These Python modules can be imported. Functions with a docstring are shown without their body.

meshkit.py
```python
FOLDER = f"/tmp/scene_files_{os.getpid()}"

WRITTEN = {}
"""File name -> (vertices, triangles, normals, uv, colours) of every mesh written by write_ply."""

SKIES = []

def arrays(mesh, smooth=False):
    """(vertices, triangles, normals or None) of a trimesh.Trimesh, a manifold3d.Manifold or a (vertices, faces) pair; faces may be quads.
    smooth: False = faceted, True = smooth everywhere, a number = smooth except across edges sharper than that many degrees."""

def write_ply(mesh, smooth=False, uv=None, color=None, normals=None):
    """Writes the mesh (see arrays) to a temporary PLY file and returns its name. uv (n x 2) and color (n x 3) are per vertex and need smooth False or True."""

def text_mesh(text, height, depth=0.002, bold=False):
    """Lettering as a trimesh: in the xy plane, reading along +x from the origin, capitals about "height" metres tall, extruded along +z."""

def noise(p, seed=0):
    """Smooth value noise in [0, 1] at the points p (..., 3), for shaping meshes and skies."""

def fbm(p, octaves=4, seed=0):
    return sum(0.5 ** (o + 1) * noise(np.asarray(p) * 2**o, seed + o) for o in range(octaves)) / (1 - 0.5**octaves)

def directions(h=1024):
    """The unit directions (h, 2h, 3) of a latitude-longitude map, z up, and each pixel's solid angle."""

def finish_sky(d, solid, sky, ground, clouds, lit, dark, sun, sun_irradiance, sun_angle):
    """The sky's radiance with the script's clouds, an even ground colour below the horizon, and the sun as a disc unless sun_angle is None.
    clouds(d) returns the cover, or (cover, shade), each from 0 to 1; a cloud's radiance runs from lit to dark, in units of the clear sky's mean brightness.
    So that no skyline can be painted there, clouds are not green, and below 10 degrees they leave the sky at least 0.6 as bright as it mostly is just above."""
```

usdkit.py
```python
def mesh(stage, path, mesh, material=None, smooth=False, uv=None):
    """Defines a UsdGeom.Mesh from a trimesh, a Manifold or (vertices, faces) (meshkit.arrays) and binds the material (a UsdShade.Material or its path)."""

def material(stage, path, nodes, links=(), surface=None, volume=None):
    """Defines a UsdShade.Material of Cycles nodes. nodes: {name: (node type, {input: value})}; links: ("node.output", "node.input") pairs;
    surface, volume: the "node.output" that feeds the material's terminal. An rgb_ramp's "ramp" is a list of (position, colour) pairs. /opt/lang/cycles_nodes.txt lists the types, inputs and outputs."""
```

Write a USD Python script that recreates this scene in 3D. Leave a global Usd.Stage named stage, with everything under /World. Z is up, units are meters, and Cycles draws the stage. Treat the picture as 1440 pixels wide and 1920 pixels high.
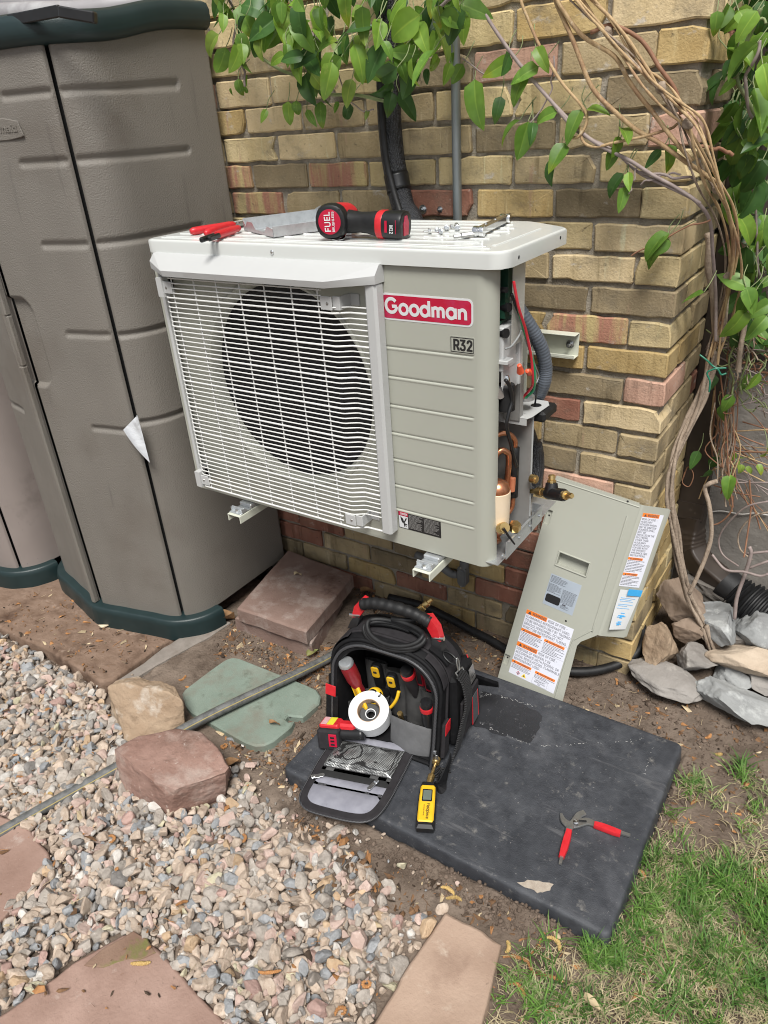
import math, random
import numpy as np, trimesh, usdkit, meshkit
from pxr import Usd, UsdGeom, UsdLux, UsdShade, Sdf, Gf, Vt
from shapely.geometry import Polygon, Point

stage = Usd.Stage.CreateInMemory()
UsdGeom.SetStageUpAxis(stage, 'Z')
UsdGeom.SetStageMetersPerUnit(stage, 1.0)
UsdGeom.Xform.Define(stage, '/World')
UsdGeom.Scope.Define(stage, '/World/Looks')
RNG = np.random.default_rng(7)
random.seed(7)

# ---------------------------------------------------------------- camera, sky, sun, exposure
EXPOSURE = 1.32
SKY = 0.085
SUN = 0.52
SUN_ANGLE = 22
SUN_DIR = np.array([0.34, -0.50, 1.0])          # towards the light
cam = UsdGeom.Camera.Define(stage, '/World/camera')
R_, D_, F_ = np.array([0.8326669, 0.55019501, -0.06285929]), np.array([0.21673597, -0.42823848, -0.87728976]), np.array([-0.50959921, 0.71686627, -0.47582706])
C_ = np.array([0.412448, -1.850375, 1.615])
cam.AddTransformOp().Set(Gf.Matrix4d(*R_, 0, *(-D_), 0, *(-F_), 0, *C_, 1))
cam.CreateHorizontalApertureAttr(36.0)
cam.CreateVerticalApertureAttr(48.0)
cam.CreateFocalLengthAttr(36.0 * 1356.987 / 1440)
cam.CreateClippingRangeAttr((0.05, 1000.0))
cam.CreateExposureAttr(EXPOSURE)
SUN_DIR = SUN_DIR / np.linalg.norm(SUN_DIR)
ELEV, ROT = math.asin(SUN_DIR[2]), math.atan2(SUN_DIR[0], SUN_DIR[1])
dome = UsdLux.DomeLight.Define(stage, '/World/sky')
dome.GetPrim().SetCustomDataByKey('kind', 'structure')
skym = usdkit.material(stage, '/World/Looks/overcast_sky', {
    'sky': ('sky_texture', {'sky_type': 'single_scattering', 'sun_disc': False, 'sun_elevation': ELEV, 'sun_rotation': ROT}),
    'bw': ('rgb_to_bw', {}), 'tc': ('texture_coordinate', {}),
    'n': ('noise_texture', {'scale': 2.2, 'detail': 5.0}), 'r': ('map_range', {'from_min': 0.3, 'from_max': 0.7, 'to_min': 0.75, 'to_max': 1.2}),
    'sp': ('separate_xyz', {}), 'gr': ('map_range', {'from_min': 0.0, 'from_max': 1.0, 'to_min': .38, 'to_max': 1.32, 'clamp': True}), 'm2': ('math', {'math_type': 'multiply'}),
    'm': ('mix', {'mix_type': 'multiply', 'fac': 1.0}), 'mx': ('mix', {'mix_type': 'mix', 'fac': 0.85}),
    'b': ('background_shader', {'strength': SKY})},
    [('sky.color', 'bw.color'), ('tc.generated', 'n.vector'), ('n.fac', 'r.value'), ('bw.val', 'm.color1'), ('tc.generated', 'sp.vector'), ('sp.z', 'gr.value'), ('gr.result', 'm2.value1'), ('r.result', 'm2.value2'), ('m2.value', 'm.color2'),
     ('sky.color', 'mx.color1'), ('m.color', 'mx.color2'), ('mx.color', 'b.color')], surface='b.background')
UsdShade.MaterialBindingAPI.Apply(dome.GetPrim()).Bind(skym)
sun = UsdLux.DistantLight.Define(stage, '/World/sun')
sun.CreateNormalizeAttr(True)
sun.CreateIntensityAttr(SUN)
sun.CreateAngleAttr(SUN_ANGLE)
sun.CreateColorAttr(Gf.Vec3f(1.0, 0.975, 0.93))
_z = SUN_DIR; _x = np.cross([0, 0, 1], _z); _x /= np.linalg.norm(_x); _y = np.cross(_z, _x)
sun.AddTransformOp().Set(Gf.Matrix4d(*_x, 0, *_y, 0, *_z, 0, 0, 0, 10, 1))

# ---------------------------------------------------------------- scene helpers
_taken = {}
def numbered(path):
    k = _taken.get(path, 0); _taken[path] = k + 1
    return path if k == 0 else '%s_%03d' % (path, k)

class Thing:
    def __init__(self, path, origin):
        self.path, self.o = path, np.array(origin, float)

def tag(prim, label=None, cat=None, group=None, kind=None):
    for k, v in (('label', label), ('category', cat), ('group', group), ('kind', kind)):
        if v: prim.SetCustomDataByKey(k, v)

def thing(name, label, cat, origin=(0, 0, 0), group=None, kind=None):
    p = numbered('/World/' + name)
    x = UsdGeom.Xform.Define(stage, p)
    x.AddTranslateOp().Set(Gf.Vec3d(*map(float, origin)))
    tag(x.GetPrim(), label, cat, group, kind)
    return Thing(p, origin)

def add(name, mesh, material, parent=None, smooth=30, label=None, cat=None, group=None, kind=None, tint=None):
    """ONE mesh prim; vertices are given in world metres and stored relative to the thing."""
    p = numbered((parent.path if parent else '/World') + '/' + name)
    if isinstance(mesh, MB): tint = mesh.tint() if tint is None else tint; mesh = mesh.mesh()
    if isinstance(mesh, trimesh.Trimesh): mesh = (np.asarray(mesh.vertices), np.asarray(mesh.faces))
    v, f = np.asarray(mesh[0], float), np.asarray(mesh[1], int)
    o = parent.o if parent else np.zeros(3)
    if tint is not None: smooth = smooth if smooth in (True, False) else True
    m = usdkit.mesh(stage, p, (v - o, f), material, smooth=smooth)
    if tint is not None:
        UsdGeom.PrimvarsAPI(m).CreatePrimvar('tint', Sdf.ValueTypeNames.Color3fArray, 'vertex').Set(Vt.Vec3fArray.FromNumpy(np.asarray(tint, np.float32)))
    tag(m.GetPrim(), label, cat, group, kind)
    return Thing(p, o)

def nrm(a):
    a = np.asarray(a, float); return a / max(np.linalg.norm(a), 1e-12)

def smooth_path(pts, n=8):
    """Catmull-Rom through the points."""
    p = np.asarray(pts, float)
    if len(p) < 3: return np.array([p[0] + (p[-1] - p[0]) * t for t in np.linspace(0, 1, n + 1)])
    q = np.vstack([2 * p[0] - p[1], p, 2 * p[-1] - p[-2]]); out = []
    for i in range(1, len(q) - 2):
        a, b, c, d = q[i - 1], q[i], q[i + 1], q[i + 2]
        for t in np.arange(n) / n:
            out.append(0.5 * ((2 * b) + (c - a) * t + (2 * a - 5 * b + 4 * c - d) * t * t + (3 * b - a - 3 * c + d) * t ** 3))
    out.append(p[-1])
    return np.array(out)

def rrect(w, h, r, n=4):
    """Rounded rectangle outline, centred, counter-clockwise."""
    out = []
    for cx, cy, a0 in ((w / 2 - r, h / 2 - r, 0), (-w / 2 + r, h / 2 - r, 90), (-w / 2 + r, -h / 2 + r, 180), (w / 2 - r, -h / 2 + r, 270)):
        for k in range(n + 1):
            a = math.radians(a0 + 90 * k / n); out.append((cx + r * math.cos(a), cy + r * math.sin(a)))
    return np.array(out)

def inset(poly, d):
    """Moves each corner of a counter-clockwise outline inwards by d along its mitre."""
    p = np.asarray(poly, float); a = np.roll(p, 1, 0); b = np.roll(p, -1, 0)
    t1 = (p - a) / np.maximum(np.linalg.norm(p - a, axis=1, keepdims=True), 1e-9); t2 = (b - p) / np.maximum(np.linalg.norm(b - p, axis=1, keepdims=True), 1e-9)
    n1 = np.stack([-t1[:, 1], t1[:, 0]], 1); n2 = np.stack([-t2[:, 1], t2[:, 0]], 1); m = n1 + n2
    m /= np.maximum(np.linalg.norm(m, axis=1, keepdims=True), 1e-9); c = np.maximum((m * n1).sum(1, keepdims=True), 0.4)
    return p + m * d / c

def earcut(poly, holes=()):
    v, f = trimesh.creation.triangulate_polygon(Polygon(poly, holes), engine='earcut')
    return np.asarray(v), np.asarray(f)

class MB:
    """Collects shapes; becomes one mesh."""
    def __init__(self): self.v, self.f, self.t, self.n = [], [], [], 0
    def add(self, v, f, tint=None):
        if isinstance(v, trimesh.Trimesh): v, f = v.vertices, v.faces
        v = np.asarray(v, float); f = np.asarray(f, int)
        if f.shape[1] == 4: f = np.vstack([f[:, [0, 1, 2]], f[:, [0, 2, 3]]])
        self.v.append(v); self.f.append(f + self.n); self.n += len(v)
        self.t.append(None if tint is None else np.broadcast_to(np.asarray(tint, float), (len(v), 3)))
        return self
    def mesh(self): return np.vstack(self.v), np.vstack(self.f)
    def tint(self):
        if all(t is None for t in self.t): return None
        return np.vstack([np.full((len(v), 3), .5) if t is None else t for v, t in zip(self.v, self.t)])
    def move(self, fn):
        self.v = [fn(v) for v in self.v]; return self
    def box(self, x0, x1, y0, y1, z0, z1, c=0.0, M=None, tint=None):
        """Axis-aligned box with chamfer c; M = (origin, ux, uy, uz) puts it in another frame."""
        if c <= 0:
            v = np.array([(x, y, z) for x in (x0, x1) for y in (y0, y1) for z in (z0, z1)], float)
            f = np.array([(0, 1, 3, 2), (4, 6, 7, 5), (0, 4, 5, 1), (2, 3, 7, 6), (0, 2, 6, 4), (1, 5, 7, 3)])
        else:
            c = min(c, (x1 - x0) * .45, (y1 - y0) * .45, (z1 - z0) * .45); pts = []
            for x, sx in ((x0, 1), (x1, -1)):
                for y, sy in ((y0, 1), (y1, -1)):
                    for z, sz in ((z0, 1), (z1, -1)):
                        pts += [(x + sx * c, y + sy * c, z), (x + sx * c, y, z + sz * c), (x, y + sy * c, z + sz * c)]
            h = trimesh.convex.convex_hull(np.array(pts)); v, f = np.asarray(h.vertices), np.asarray(h.faces)
        if M is not None: v = np.asarray(M[0]) + v @ np.array([M[1], M[2], M[3]])
        return self.add(v, f, tint)
    def loops(self, L, cap0=True, cap1=True, closed=True, tint=None):
        """Skins a list of equal-length loops."""
        L = [np.asarray(l, float) for l in L]; n = len(L[0]); v = np.vstack(L); f = []
        k = np.arange(n if closed else n - 1); k2 = (k + 1) % n
        for i in range(len(L) - 1): f.append(np.stack([i * n + k, i * n + k2, (i + 1) * n + k2, (i + 1) * n + k], 1))
        f = np.vstack(f); f = np.vstack([f[:, [0, 1, 2]], f[:, [0, 2, 3]]])
        for c, i, s in ((cap0, 0, -1), (cap1, len(L) - 1, 1)):
            if c:
                v = np.vstack([v, L[i].mean(0)]); j = len(v) - 1
                t = np.stack([i * n + k, i * n + k2, np.full(len(k), j)], 1); f = np.vstack([f, t if s > 0 else t[:, ::-1]])
        return self.add(v, f, tint)
    def tube(self, path, r, n=8, caps=True, tint=None, flat=1.0):
        p = np.asarray(path, float); m = len(p); r = np.broadcast_to(np.asarray(r, float), (m,))
        d = np.gradient(p, axis=0); d /= np.maximum(np.linalg.norm(d, axis=1, keepdims=True), 1e-9)
        u = np.cross(d[0], [0, 0, 1.0]); u = nrm(u if np.linalg.norm(u) > .05 else np.cross(d[0], [1.0, 0, 0])); L = []
        a = np.arange(n) / n * 2 * np.pi
        for i in range(m):
            u = nrm(u - d[i] * (u @ d[i])); w = np.cross(d[i], u)
            L.append(p[i] + r[i] * (np.cos(a)[:, None] * u + flat * np.sin(a)[:, None] * w))
        return self.loops(L, caps, caps, tint=tint)
    def lathe(self, prof, origin, axis, n=20, tint=None, ref=None):
        """prof: (radius, distance along axis)."""
        a = nrm(axis); u = np.cross(a, ref if ref is not None else ([0, 0, 1.0] if abs(a[2]) < .9 else [1.0, 0, 0])); u = nrm(u); w = np.cross(a, u); t = np.arange(n) / n * 2 * np.pi
        ring = np.cos(t)[:, None] * u + np.sin(t)[:, None] * w
        cap = tuple(prof[0]) != tuple(prof[-1]); return self.loops([np.asarray(origin) + a * z + max(r, 1e-5) * ring for r, z in prof], cap, cap, tint=tint)
    def prism(self, poly, depth, frame, c=0.0, tint=None, holes=()):
        """Outline poly (counter-clockwise, in the frame's x, y) extruded 0..depth along its third axis, edges chamfered by c."""
        o, ux, uy, uz = [np.asarray(q, float) for q in frame]; put = lambda q, z: o + q[:, :1] * ux + q[:, 1:2] * uy + z * uz
        poly = np.asarray(poly, float)
        if holes:
            v2, f2 = earcut(poly, holes); n = len(v2)
            self.add(np.vstack([put(v2, depth), put(v2, 0.0)]), np.vstack([f2, f2[:, ::-1] + n]), tint)
            for ring in [poly] + [np.asarray(h, float)[::-1] for h in holes]: self.loops([put(ring, 0.0), put(ring, depth)], False, False, tint=tint)
            return self
        pin = inset(poly, c) if c > 0 else poly
        L = [put(pin, 0.0), put(poly, c), put(poly, depth - c), put(pin, depth)] if c > 0 else [put(poly, 0.0), put(poly, depth)]
        self.loops(L, False, False, tint=tint)
        v2, f2 = earcut(pin)
        if len(f2):
            e1 = v2[f2[:, 1]] - v2[f2[:, 0]]; e2 = v2[f2[:, 2]] - v2[f2[:, 0]]
            if (e1[:, 0] * e2[:, 1] - e1[:, 1] * e2[:, 0]).sum() < 0: f2 = f2[:, ::-1]
        self.add(np.vstack([put(v2, depth), put(v2, 0.0)]), np.vstack([f2, f2[:, ::-1] + len(v2)]), tint)
        return self
    def sheet(self, grid, thick=0.0, tint=None):
        """A grid of points (rows x cols x 3); with thickness it becomes a closed slab (offset along the mean normal)."""
        g = np.asarray(grid, float); a, b = g.shape[:2]; i = np.arange(a * b).reshape(a, b)
        f = np.stack([i[:-1, :-1], i[:-1, 1:], i[1:, 1:], i[1:, :-1]], -1).reshape(-1, 4)
        if thick == 0: return self.add(g.reshape(-1, 3), f, tint)
        n = np.cross(np.gradient(g, axis=1), np.gradient(g, axis=0)); n /= np.maximum(np.linalg.norm(n, axis=2, keepdims=True), 1e-9)
        v = np.vstack([g.reshape(-1, 3), (g + n * thick).reshape(-1, 3)]); N = a * b
        rim = np.concatenate([i[0, :], i[1:, -1], i[-1, -2::-1], i[-2:0:-1, 0]]); r2 = np.roll(rim, -1)
        return self.add(v, np.vstack([f[:, ::-1] + N, f, np.stack([rim, rim + N, r2 + N, r2], 1)]), tint)
    def text(self, s, height, frame, depth=.0006, bold=False, sx=1.0, width=None):
        m = meshkit.text_mesh(s, height, depth, bold); v = np.asarray(m.vertices).copy()
        if width: sx = width / max(np.ptp(v[:, 0]), 1e-6)
        v[:, 0] *= sx; o, ux, uy, uz = [np.asarray(q, float) for q in frame]
        return self.add(o + v[:, :1] * ux + v[:, 1:2] * uy + v[:, 2:] * uz, m.faces)

def box(*a, **k): return MB().box(*a, **k)
def tube(*a, **k): return MB().tube(*a, **k)
def lathe(*a, **k): return MB().lathe(*a, **k)
def prism(*a, **k): return MB().prism(*a, **k)

def frame(o, ux, up):
    """A frame at o: x along ux, y as close to up as it can be, z = x cross y."""
    ux = nrm(ux); up = np.asarray(up, float); uy = nrm(up - ux * (up @ ux)); return (np.asarray(o, float), ux, uy, np.cross(ux, uy))

def rock(seed, size, cuts=9, sub=3, rough=.06, flatten=None, keep=.55, nscale=2.2):
    """An angular stone: a sphere cut by planes, roughened; size = full extents."""
    g = np.random.default_rng(seed); s = trimesh.creation.icosphere(sub, 1.0); v = np.asarray(s.vertices).copy()
    for _ in range(cuts):
        n = nrm(g.normal(size=3)); d = g.uniform(keep, .92); k = v @ n; over = k > d; v[over] -= np.outer(k[over] - d, n) * .96
    v += nrm3(v) * ((meshkit.fbm(v * nscale + seed * 3.7, 4, seed) - .5) * 2 * rough)[:, None]
    v = (v - (v.max(0) + v.min(0)) / 2) / (np.ptp(v, axis=0) / 2) * (np.asarray(size) / 2)
    return v, np.asarray(s.faces)

def nrm3(v): return v / np.maximum(np.linalg.norm(v, axis=-1, keepdims=True), 1e-9)

def rotz(v, a):
    c, s = math.cos(a), math.sin(a); return v @ np.array([[c, s, 0], [-s, c, 0], [0, 0, 1]])
def roty(v, a):
    c, s = math.cos(a), math.sin(a); return v @ np.array([[c, 0, -s], [0, 1, 0], [s, 0, c]])
def rotx(v, a):
    c, s = math.cos(a), math.sin(a); return v @ np.array([[1, 0, 0], [0, c, s], [0, -s, c]])

# ---------------------------------------------------------------- materials
def pm(name, c1, c2=None, scale=20.0, rough=.5, metal=0.0, bump=0.0, bscale=200.0, stretch=None, spec=.5, rnd=0.0, spots=(), coat=0.0, detail=6.0,
       tint=False, trans=0.0, contrast=(.3, .7), bdet=4.0, sheen=0.0, sss=0.0, rvar=0.0, lo=None):
    """Procedural principled material: two colours mixed by noise, spots = [(colour, scale, low, high, stretch)], fine bump; rnd varies brightness per object."""
    c2 = c2 or tuple(min(1, c * 1.15) for c in c1)
    N = {'g': ('geometry', {}), 'mp': ('mapping', {'scale': stretch or (1, 1, 1)}), 'n': ('noise_texture', {'scale': scale, 'detail': detail, 'roughness': .6}),
         'r': ('rgb_ramp', {'ramp': [(contrast[0], c1), (contrast[1], c2)]}), 'p': ('principled_bsdf', {'roughness': rough, 'metallic': metal, 'specular_ior_level': spec})}
    L = [('g.position', 'mp.vector'), ('mp.vector', 'n.vector'), ('n.fac', 'r.fac')]; col = 'r.color'
    for i, s in enumerate(spots):
        sc, ss, lo_, hi_ = s[:4]; k = str(i)
        N['sm' + k] = ('mapping', {'scale': s[4] if len(s) > 4 else (1, 1, 1), 'location': (3.1 * i + 1.7, 5.3 * i, 2.9 * i)}); N['sn' + k] = ('noise_texture', {'scale': ss, 'detail': 7.0, 'roughness': .65})
        N['sr' + k] = ('map_range', {'from_min': lo_, 'from_max': hi_, 'to_min': 0.0, 'to_max': s[5] if len(s) > 5 else 1.0, 'clamp': True}); N['sx' + k] = ('mix', {'mix_type': 'mix', 'color2': sc})
        L += [('g.position', 'sm%s.vector' % k), ('sm%s.vector' % k, 'sn%s.vector' % k), ('sn%s.fac' % k, 'sr%s.value' % k), ('sr%s.result' % k, 'sx%s.fac' % k), (col, 'sx%s.color1' % k)]; col = 'sx%s.color' % k
    if tint:
        N['at'] = ('attribute', {'attribute': 'tint'}); N['tm'] = ('mix', {'mix_type': 'multiply', 'fac': 1.0}); N['t2'] = ('mix', {'mix_type': 'add', 'fac': 1.0})
        L += [('at.color', 'tm.color2'), (col, 'tm.color1')]; col = 'tm.color'
        N['t2'] = ('mix', {'mix_type': 'multiply', 'fac': 1.0, 'color2': (2, 2, 2)}); L += [(col, 't2.color1')]; col = 't2.color'
    if rnd:
        N['oi'] = ('object_info', {}); N['om'] = ('map_range', {'from_min': 0.0, 'from_max': 1.0, 'to_min': 1 - rnd, 'to_max': 1 + rnd}); N['hv'] = ('hsv', {'hue': .5, 'saturation': 1.0, 'fac': 1.0})
        L += [('oi.random', 'om.value'), ('om.result', 'hv.value'), (col, 'hv.color')]; col = 'hv.color'
    L.append((col, 'p.base_color'))
    if rvar:
        N['rv'] = ('map_range', {'from_min': .3, 'from_max': .7, 'to_min': rough - rvar, 'to_max': rough + rvar}); L += [('n.fac', 'rv.value'), ('rv.result', 'p.roughness')]
    if coat: N['p'][1]['coat_weight'] = coat
    if sheen: N['p'][1]['sheen_weight'] = sheen
    if sss: N['p'][1].update(subsurface_weight=sss, subsurface_scale=.004)
    if bump:
        N['bn'] = ('noise_texture', {'scale': bscale, 'detail': bdet, 'roughness': .6}); N['b'] = ('bump', {'strength': 1.0, 'distance': bump})
        L += [('g.position', 'bn.vector'), ('bn.fac', 'b.height'), ('b.normal', 'p.normal')]
    surf = 'p.BSDF'
    if trans:
        N['tr'] = ('translucent_bsdf', {}); N['mc'] = ('mix_closure', {'fac': trans}); L += [(col, 'tr.color'), ('p.BSDF', 'mc.closure1'), ('tr.BSDF', 'mc.closure2')]; surf = 'mc.closure'
    return usdkit.material(stage, '/World/Looks/' + name, N, L, surface=surf)

# ---------------------------------------------------------------- ground
def ground_z(x, y):
    x, y = np.asarray(x, float), np.asarray(y, float); p = np.stack([x, y, x * 0], -1)
    z = (meshkit.fbm(p * 3.0, 4, 3) - .5) * .03 + (meshkit.fbm(p * 25, 4, 5) - .5) * .016
    z = z + .075 * np.exp(-(((x - .25) / .42) ** 2 + ((y - .3) / .34) ** 2))                           # earth banked up at the house corner
    z = z + .012 * np.exp(-((y + .9) / .06) ** 2) * ((x > -.55) & (x < .3))
    z = z - .034 * ((x < -1.44) & (y > -.9 - .0 * x) & (y < .2)) * np.clip((y + .875) / .02, 0, 1)
    z = z - .032 * np.clip((-1.18 - x) / .3, 0, 1) * np.clip((-.84 - y) / .05, 0, 1)
    inpad = np.clip(np.minimum(np.minimum(x + .70, .225 - x), np.minimum(y + .872, -.232 - y)) / .03, -1, 1)
    z = np.where(inpad > 0, z - .05 * inpad, z + .006 * np.clip(1 + inpad, 0, 1))
    return z
def axis_pts(lo, hi, a, b, step):
    fine = np.arange(a, b, step); g = step; left, right = [], []
    x = a
    while x > lo: g *= 1.25; x -= g; left.append(x)
    g = step; x = b
    while x < hi: right.append(x); g *= 1.25; x += g
    return np.array(left[::-1] + list(fine) + right)
gx, gy = axis_pts(-60, 60, -2.6, .95, .0085), axis_pts(-60, 60, -1.75, .5, .0085)
GX, GY = np.meshgrid(gx, gy)
GZ = ground_z(GX, GY)
m_soil = pm('soil', (.085, .063, .048), (.175, .136, .107), scale=9, rough=.97, bump=.007, bscale=110, spec=.1, bdet=10, spots=[((.225, .178, .142), 3.6, .50, .74), ((.050, .036, .027), 14, .54, .74), ((.055, .04, .03), 70, .60, .74), ((.29, .24, .19), 190, .66, .74)])
add('ground', MB().sheet(np.stack([GX, GY, GZ], -1)), m_soil, smooth=True, kind='structure')

# ---------------------------------------------------------------- house wall of individual bricks
H, L0, ZB = .0762, .220, .0018            # course, brick pitch, bottom of the lowest course
BR = {'Y': ((.42, .325, .165), (.54, .435, .25)), 'O': ((.37, .255, .105), (.48, .36, .175)), 'T': ((.29, .222, .122), (.41, .325, .195)), 'G': ((.18, .14, .084), (.27, .213, .13)),
      'C': ((.48, .37, .205), (.58, .465, .29)), 'P': ((.40, .235, .17), (.50, .32, .24)), 'R': ((.21, .085, .058), (.32, .16, .11)), 'B': ((.40, .19, .11), (.47, .25, .15)), 'M': ((.42, .33, .16), (.33, .16, .11))}
brick_mat = {}
for k, (a, b) in BR.items():
    st = (9, 9, 1.1)
    sp = [(tuple(c * .62 for c in a), 2.6, .56, .66, st, .75), (tuple(min(.62, c * 1.25 + .06) for c in b), 3.3, .60, .70, st, .6), ((.36, .215, .155), 2.2, .63, .70, st, .55 if k in 'YCTO' else .2), ((.47, .44, .40), 17, .62, .72, (1, 1, 1.6), .75), ((.05, .042, .033), 55, .61, .74, (1, 1, 1), .8), ((.115, .10, .075), 8, .52, .74, (1, 1, 1.5), .75), ((.58, .52, .42), 260, .64, .72, (1, 1, 1), .6), ((.09, .075, .055), 300, .63, .72, (1, 1, 1), .7)]
    brick_mat[k] = pm('brick_' + {'Y': 'yellow', 'O': 'ochre', 'T': 'tan', 'G': 'dark_tan', 'C': 'cream', 'P': 'pink', 'R': 'red', 'B': 'orange', 'M': 'striped'}[k], a, b, scale=2.4 if k == 'M' else 11, stretch=st if k == 'M' else (1, 1, .5), contrast=(.42, .56) if k == 'M' else (.32, .68), rough=.9, bump=.0020, bscale=150, bdet=12, spec=.25, rnd=.16, spots=sp)
m_mortar = pm('mortar', (.22, .195, .155), (.36, .32, .26), scale=30, rough=.95, bump=.004, bscale=190, spec=.2, bdet=8, spots=[((.13, .115, .095), 6, .54, .74)])

def brick_mesh(x0, x1, z0, z1, y0, depth, g, turn=None):
    """One brick with a worn, slightly uneven face outline; front at y0, body behind it."""
    w, h = x1 - x0, z1 - z0; nx = max(3, int(w / .028)); pts = []
    cr = .004
    for a, b, n in (((cr, 0), (w - cr, 0), nx), ((w, cr), (w, h - cr), 2), ((w - cr, h), (cr, h), nx), ((0, h - cr), (0, cr), 2)):
        for t in np.linspace(0, 1, n + 1): pts.append((a[0] + (b[0] - a[0]) * t, a[1] + (b[1] - a[1]) * t))
    p = np.array(pts) + g.normal(0, .0010, (len(pts), 2)); ctr = np.array([w / 2, h / 2])
    if g.random() < .6:                                       # a chipped corner or edge
        c = p[g.integers(len(p))]; d = np.linalg.norm(p - c, axis=1); k = d < .022; p[k] += (ctr - p[k]) * (.14 * (1 - d[k] / .022))[:, None]
    p1 = inset(p, .0035); proud = g.normal(0, .0015); tilt = g.normal(0, .006, 2)
    def put(q, y): return np.stack([x0 + q[:, 0], y0 - proud + y + (q - ctr) @ tilt + g.normal(0, .0004, len(q)), z0 + q[:, 1]], 1)
    m = MB().loops([put(p, depth), put(p, .0035), put(p1, .0)], True, False)
    v = put(p1, 0.0); v = np.vstack([v, [[x0 + w * t, y0 - proud + g.normal(0, .0012), z0 + h / 2] for t in (.25, .5, .75)]])
    n = len(p1); f = []
    xs = p1[:, 0] / w; near = np.where(xs < .375, n, np.where(xs < .625, n + 1, n + 2))
    for i in range(n):
        j = (i + 1) % n; f.append((i, j, near[i]))
        if near[i] != near[j]: f.append((j, near[j], near[i]))
    m.add(v, f)
    if turn: m.move(turn)
    return m

wall = thing('brick_wall', 'house wall corner of worn yellow, tan and pink bricks with recessed grey mortar', 'wall', (0, 0, 0))
# colours of the visible courses, from the corner to the left; other bricks draw from the mix
ROWS = {16: 'COYYTYCC', 15: 'OYTYYCYT', 14: 'COYTYTYC', 13: 'OTPGYCCP', 12: 'GYYTTCOT', 11: 'PTGTTCYY', 10: 'YTYYMGMR', 9: 'YGORTTMT', 8: 'CYTYTOYT', 7: 'YCTOYTYG', 6: 'GGTYOTYC', 5: 'YMOTYRTY', 4: 'OOTYTYOT', 3: 'PGTOYTGY',
        2: 'CRYTOYTG', 1: 'TTOYTGYT', 0: 'TGYTOTYO', -1: 'TPTOYTGO', -2: 'TOGRROTY', -3: 'ORRTORTO', -4: 'GRORRGOT', -5: 'TORRRTGO', -6: 'YROGTRRO', -7: 'TOROGTRT', -8: 'OGTROTGO', -9: 'TYGOTRGT'}
RET = {14: 'CYT', 13: 'YRG', 12: 'YGT', 11: 'YTG', 10: 'TGY', 9: 'YTG', 8: 'YTG', 7: 'YYT', 6: 'GYT', 5: 'YTO', 4: 'YOT', 3: 'PTG', 2: 'CTR', 1: 'YTG', 0: 'YTG', -1: 'CYT'}
XL = -1.62
g = np.random.default_rng(11); spare = MB()
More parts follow.
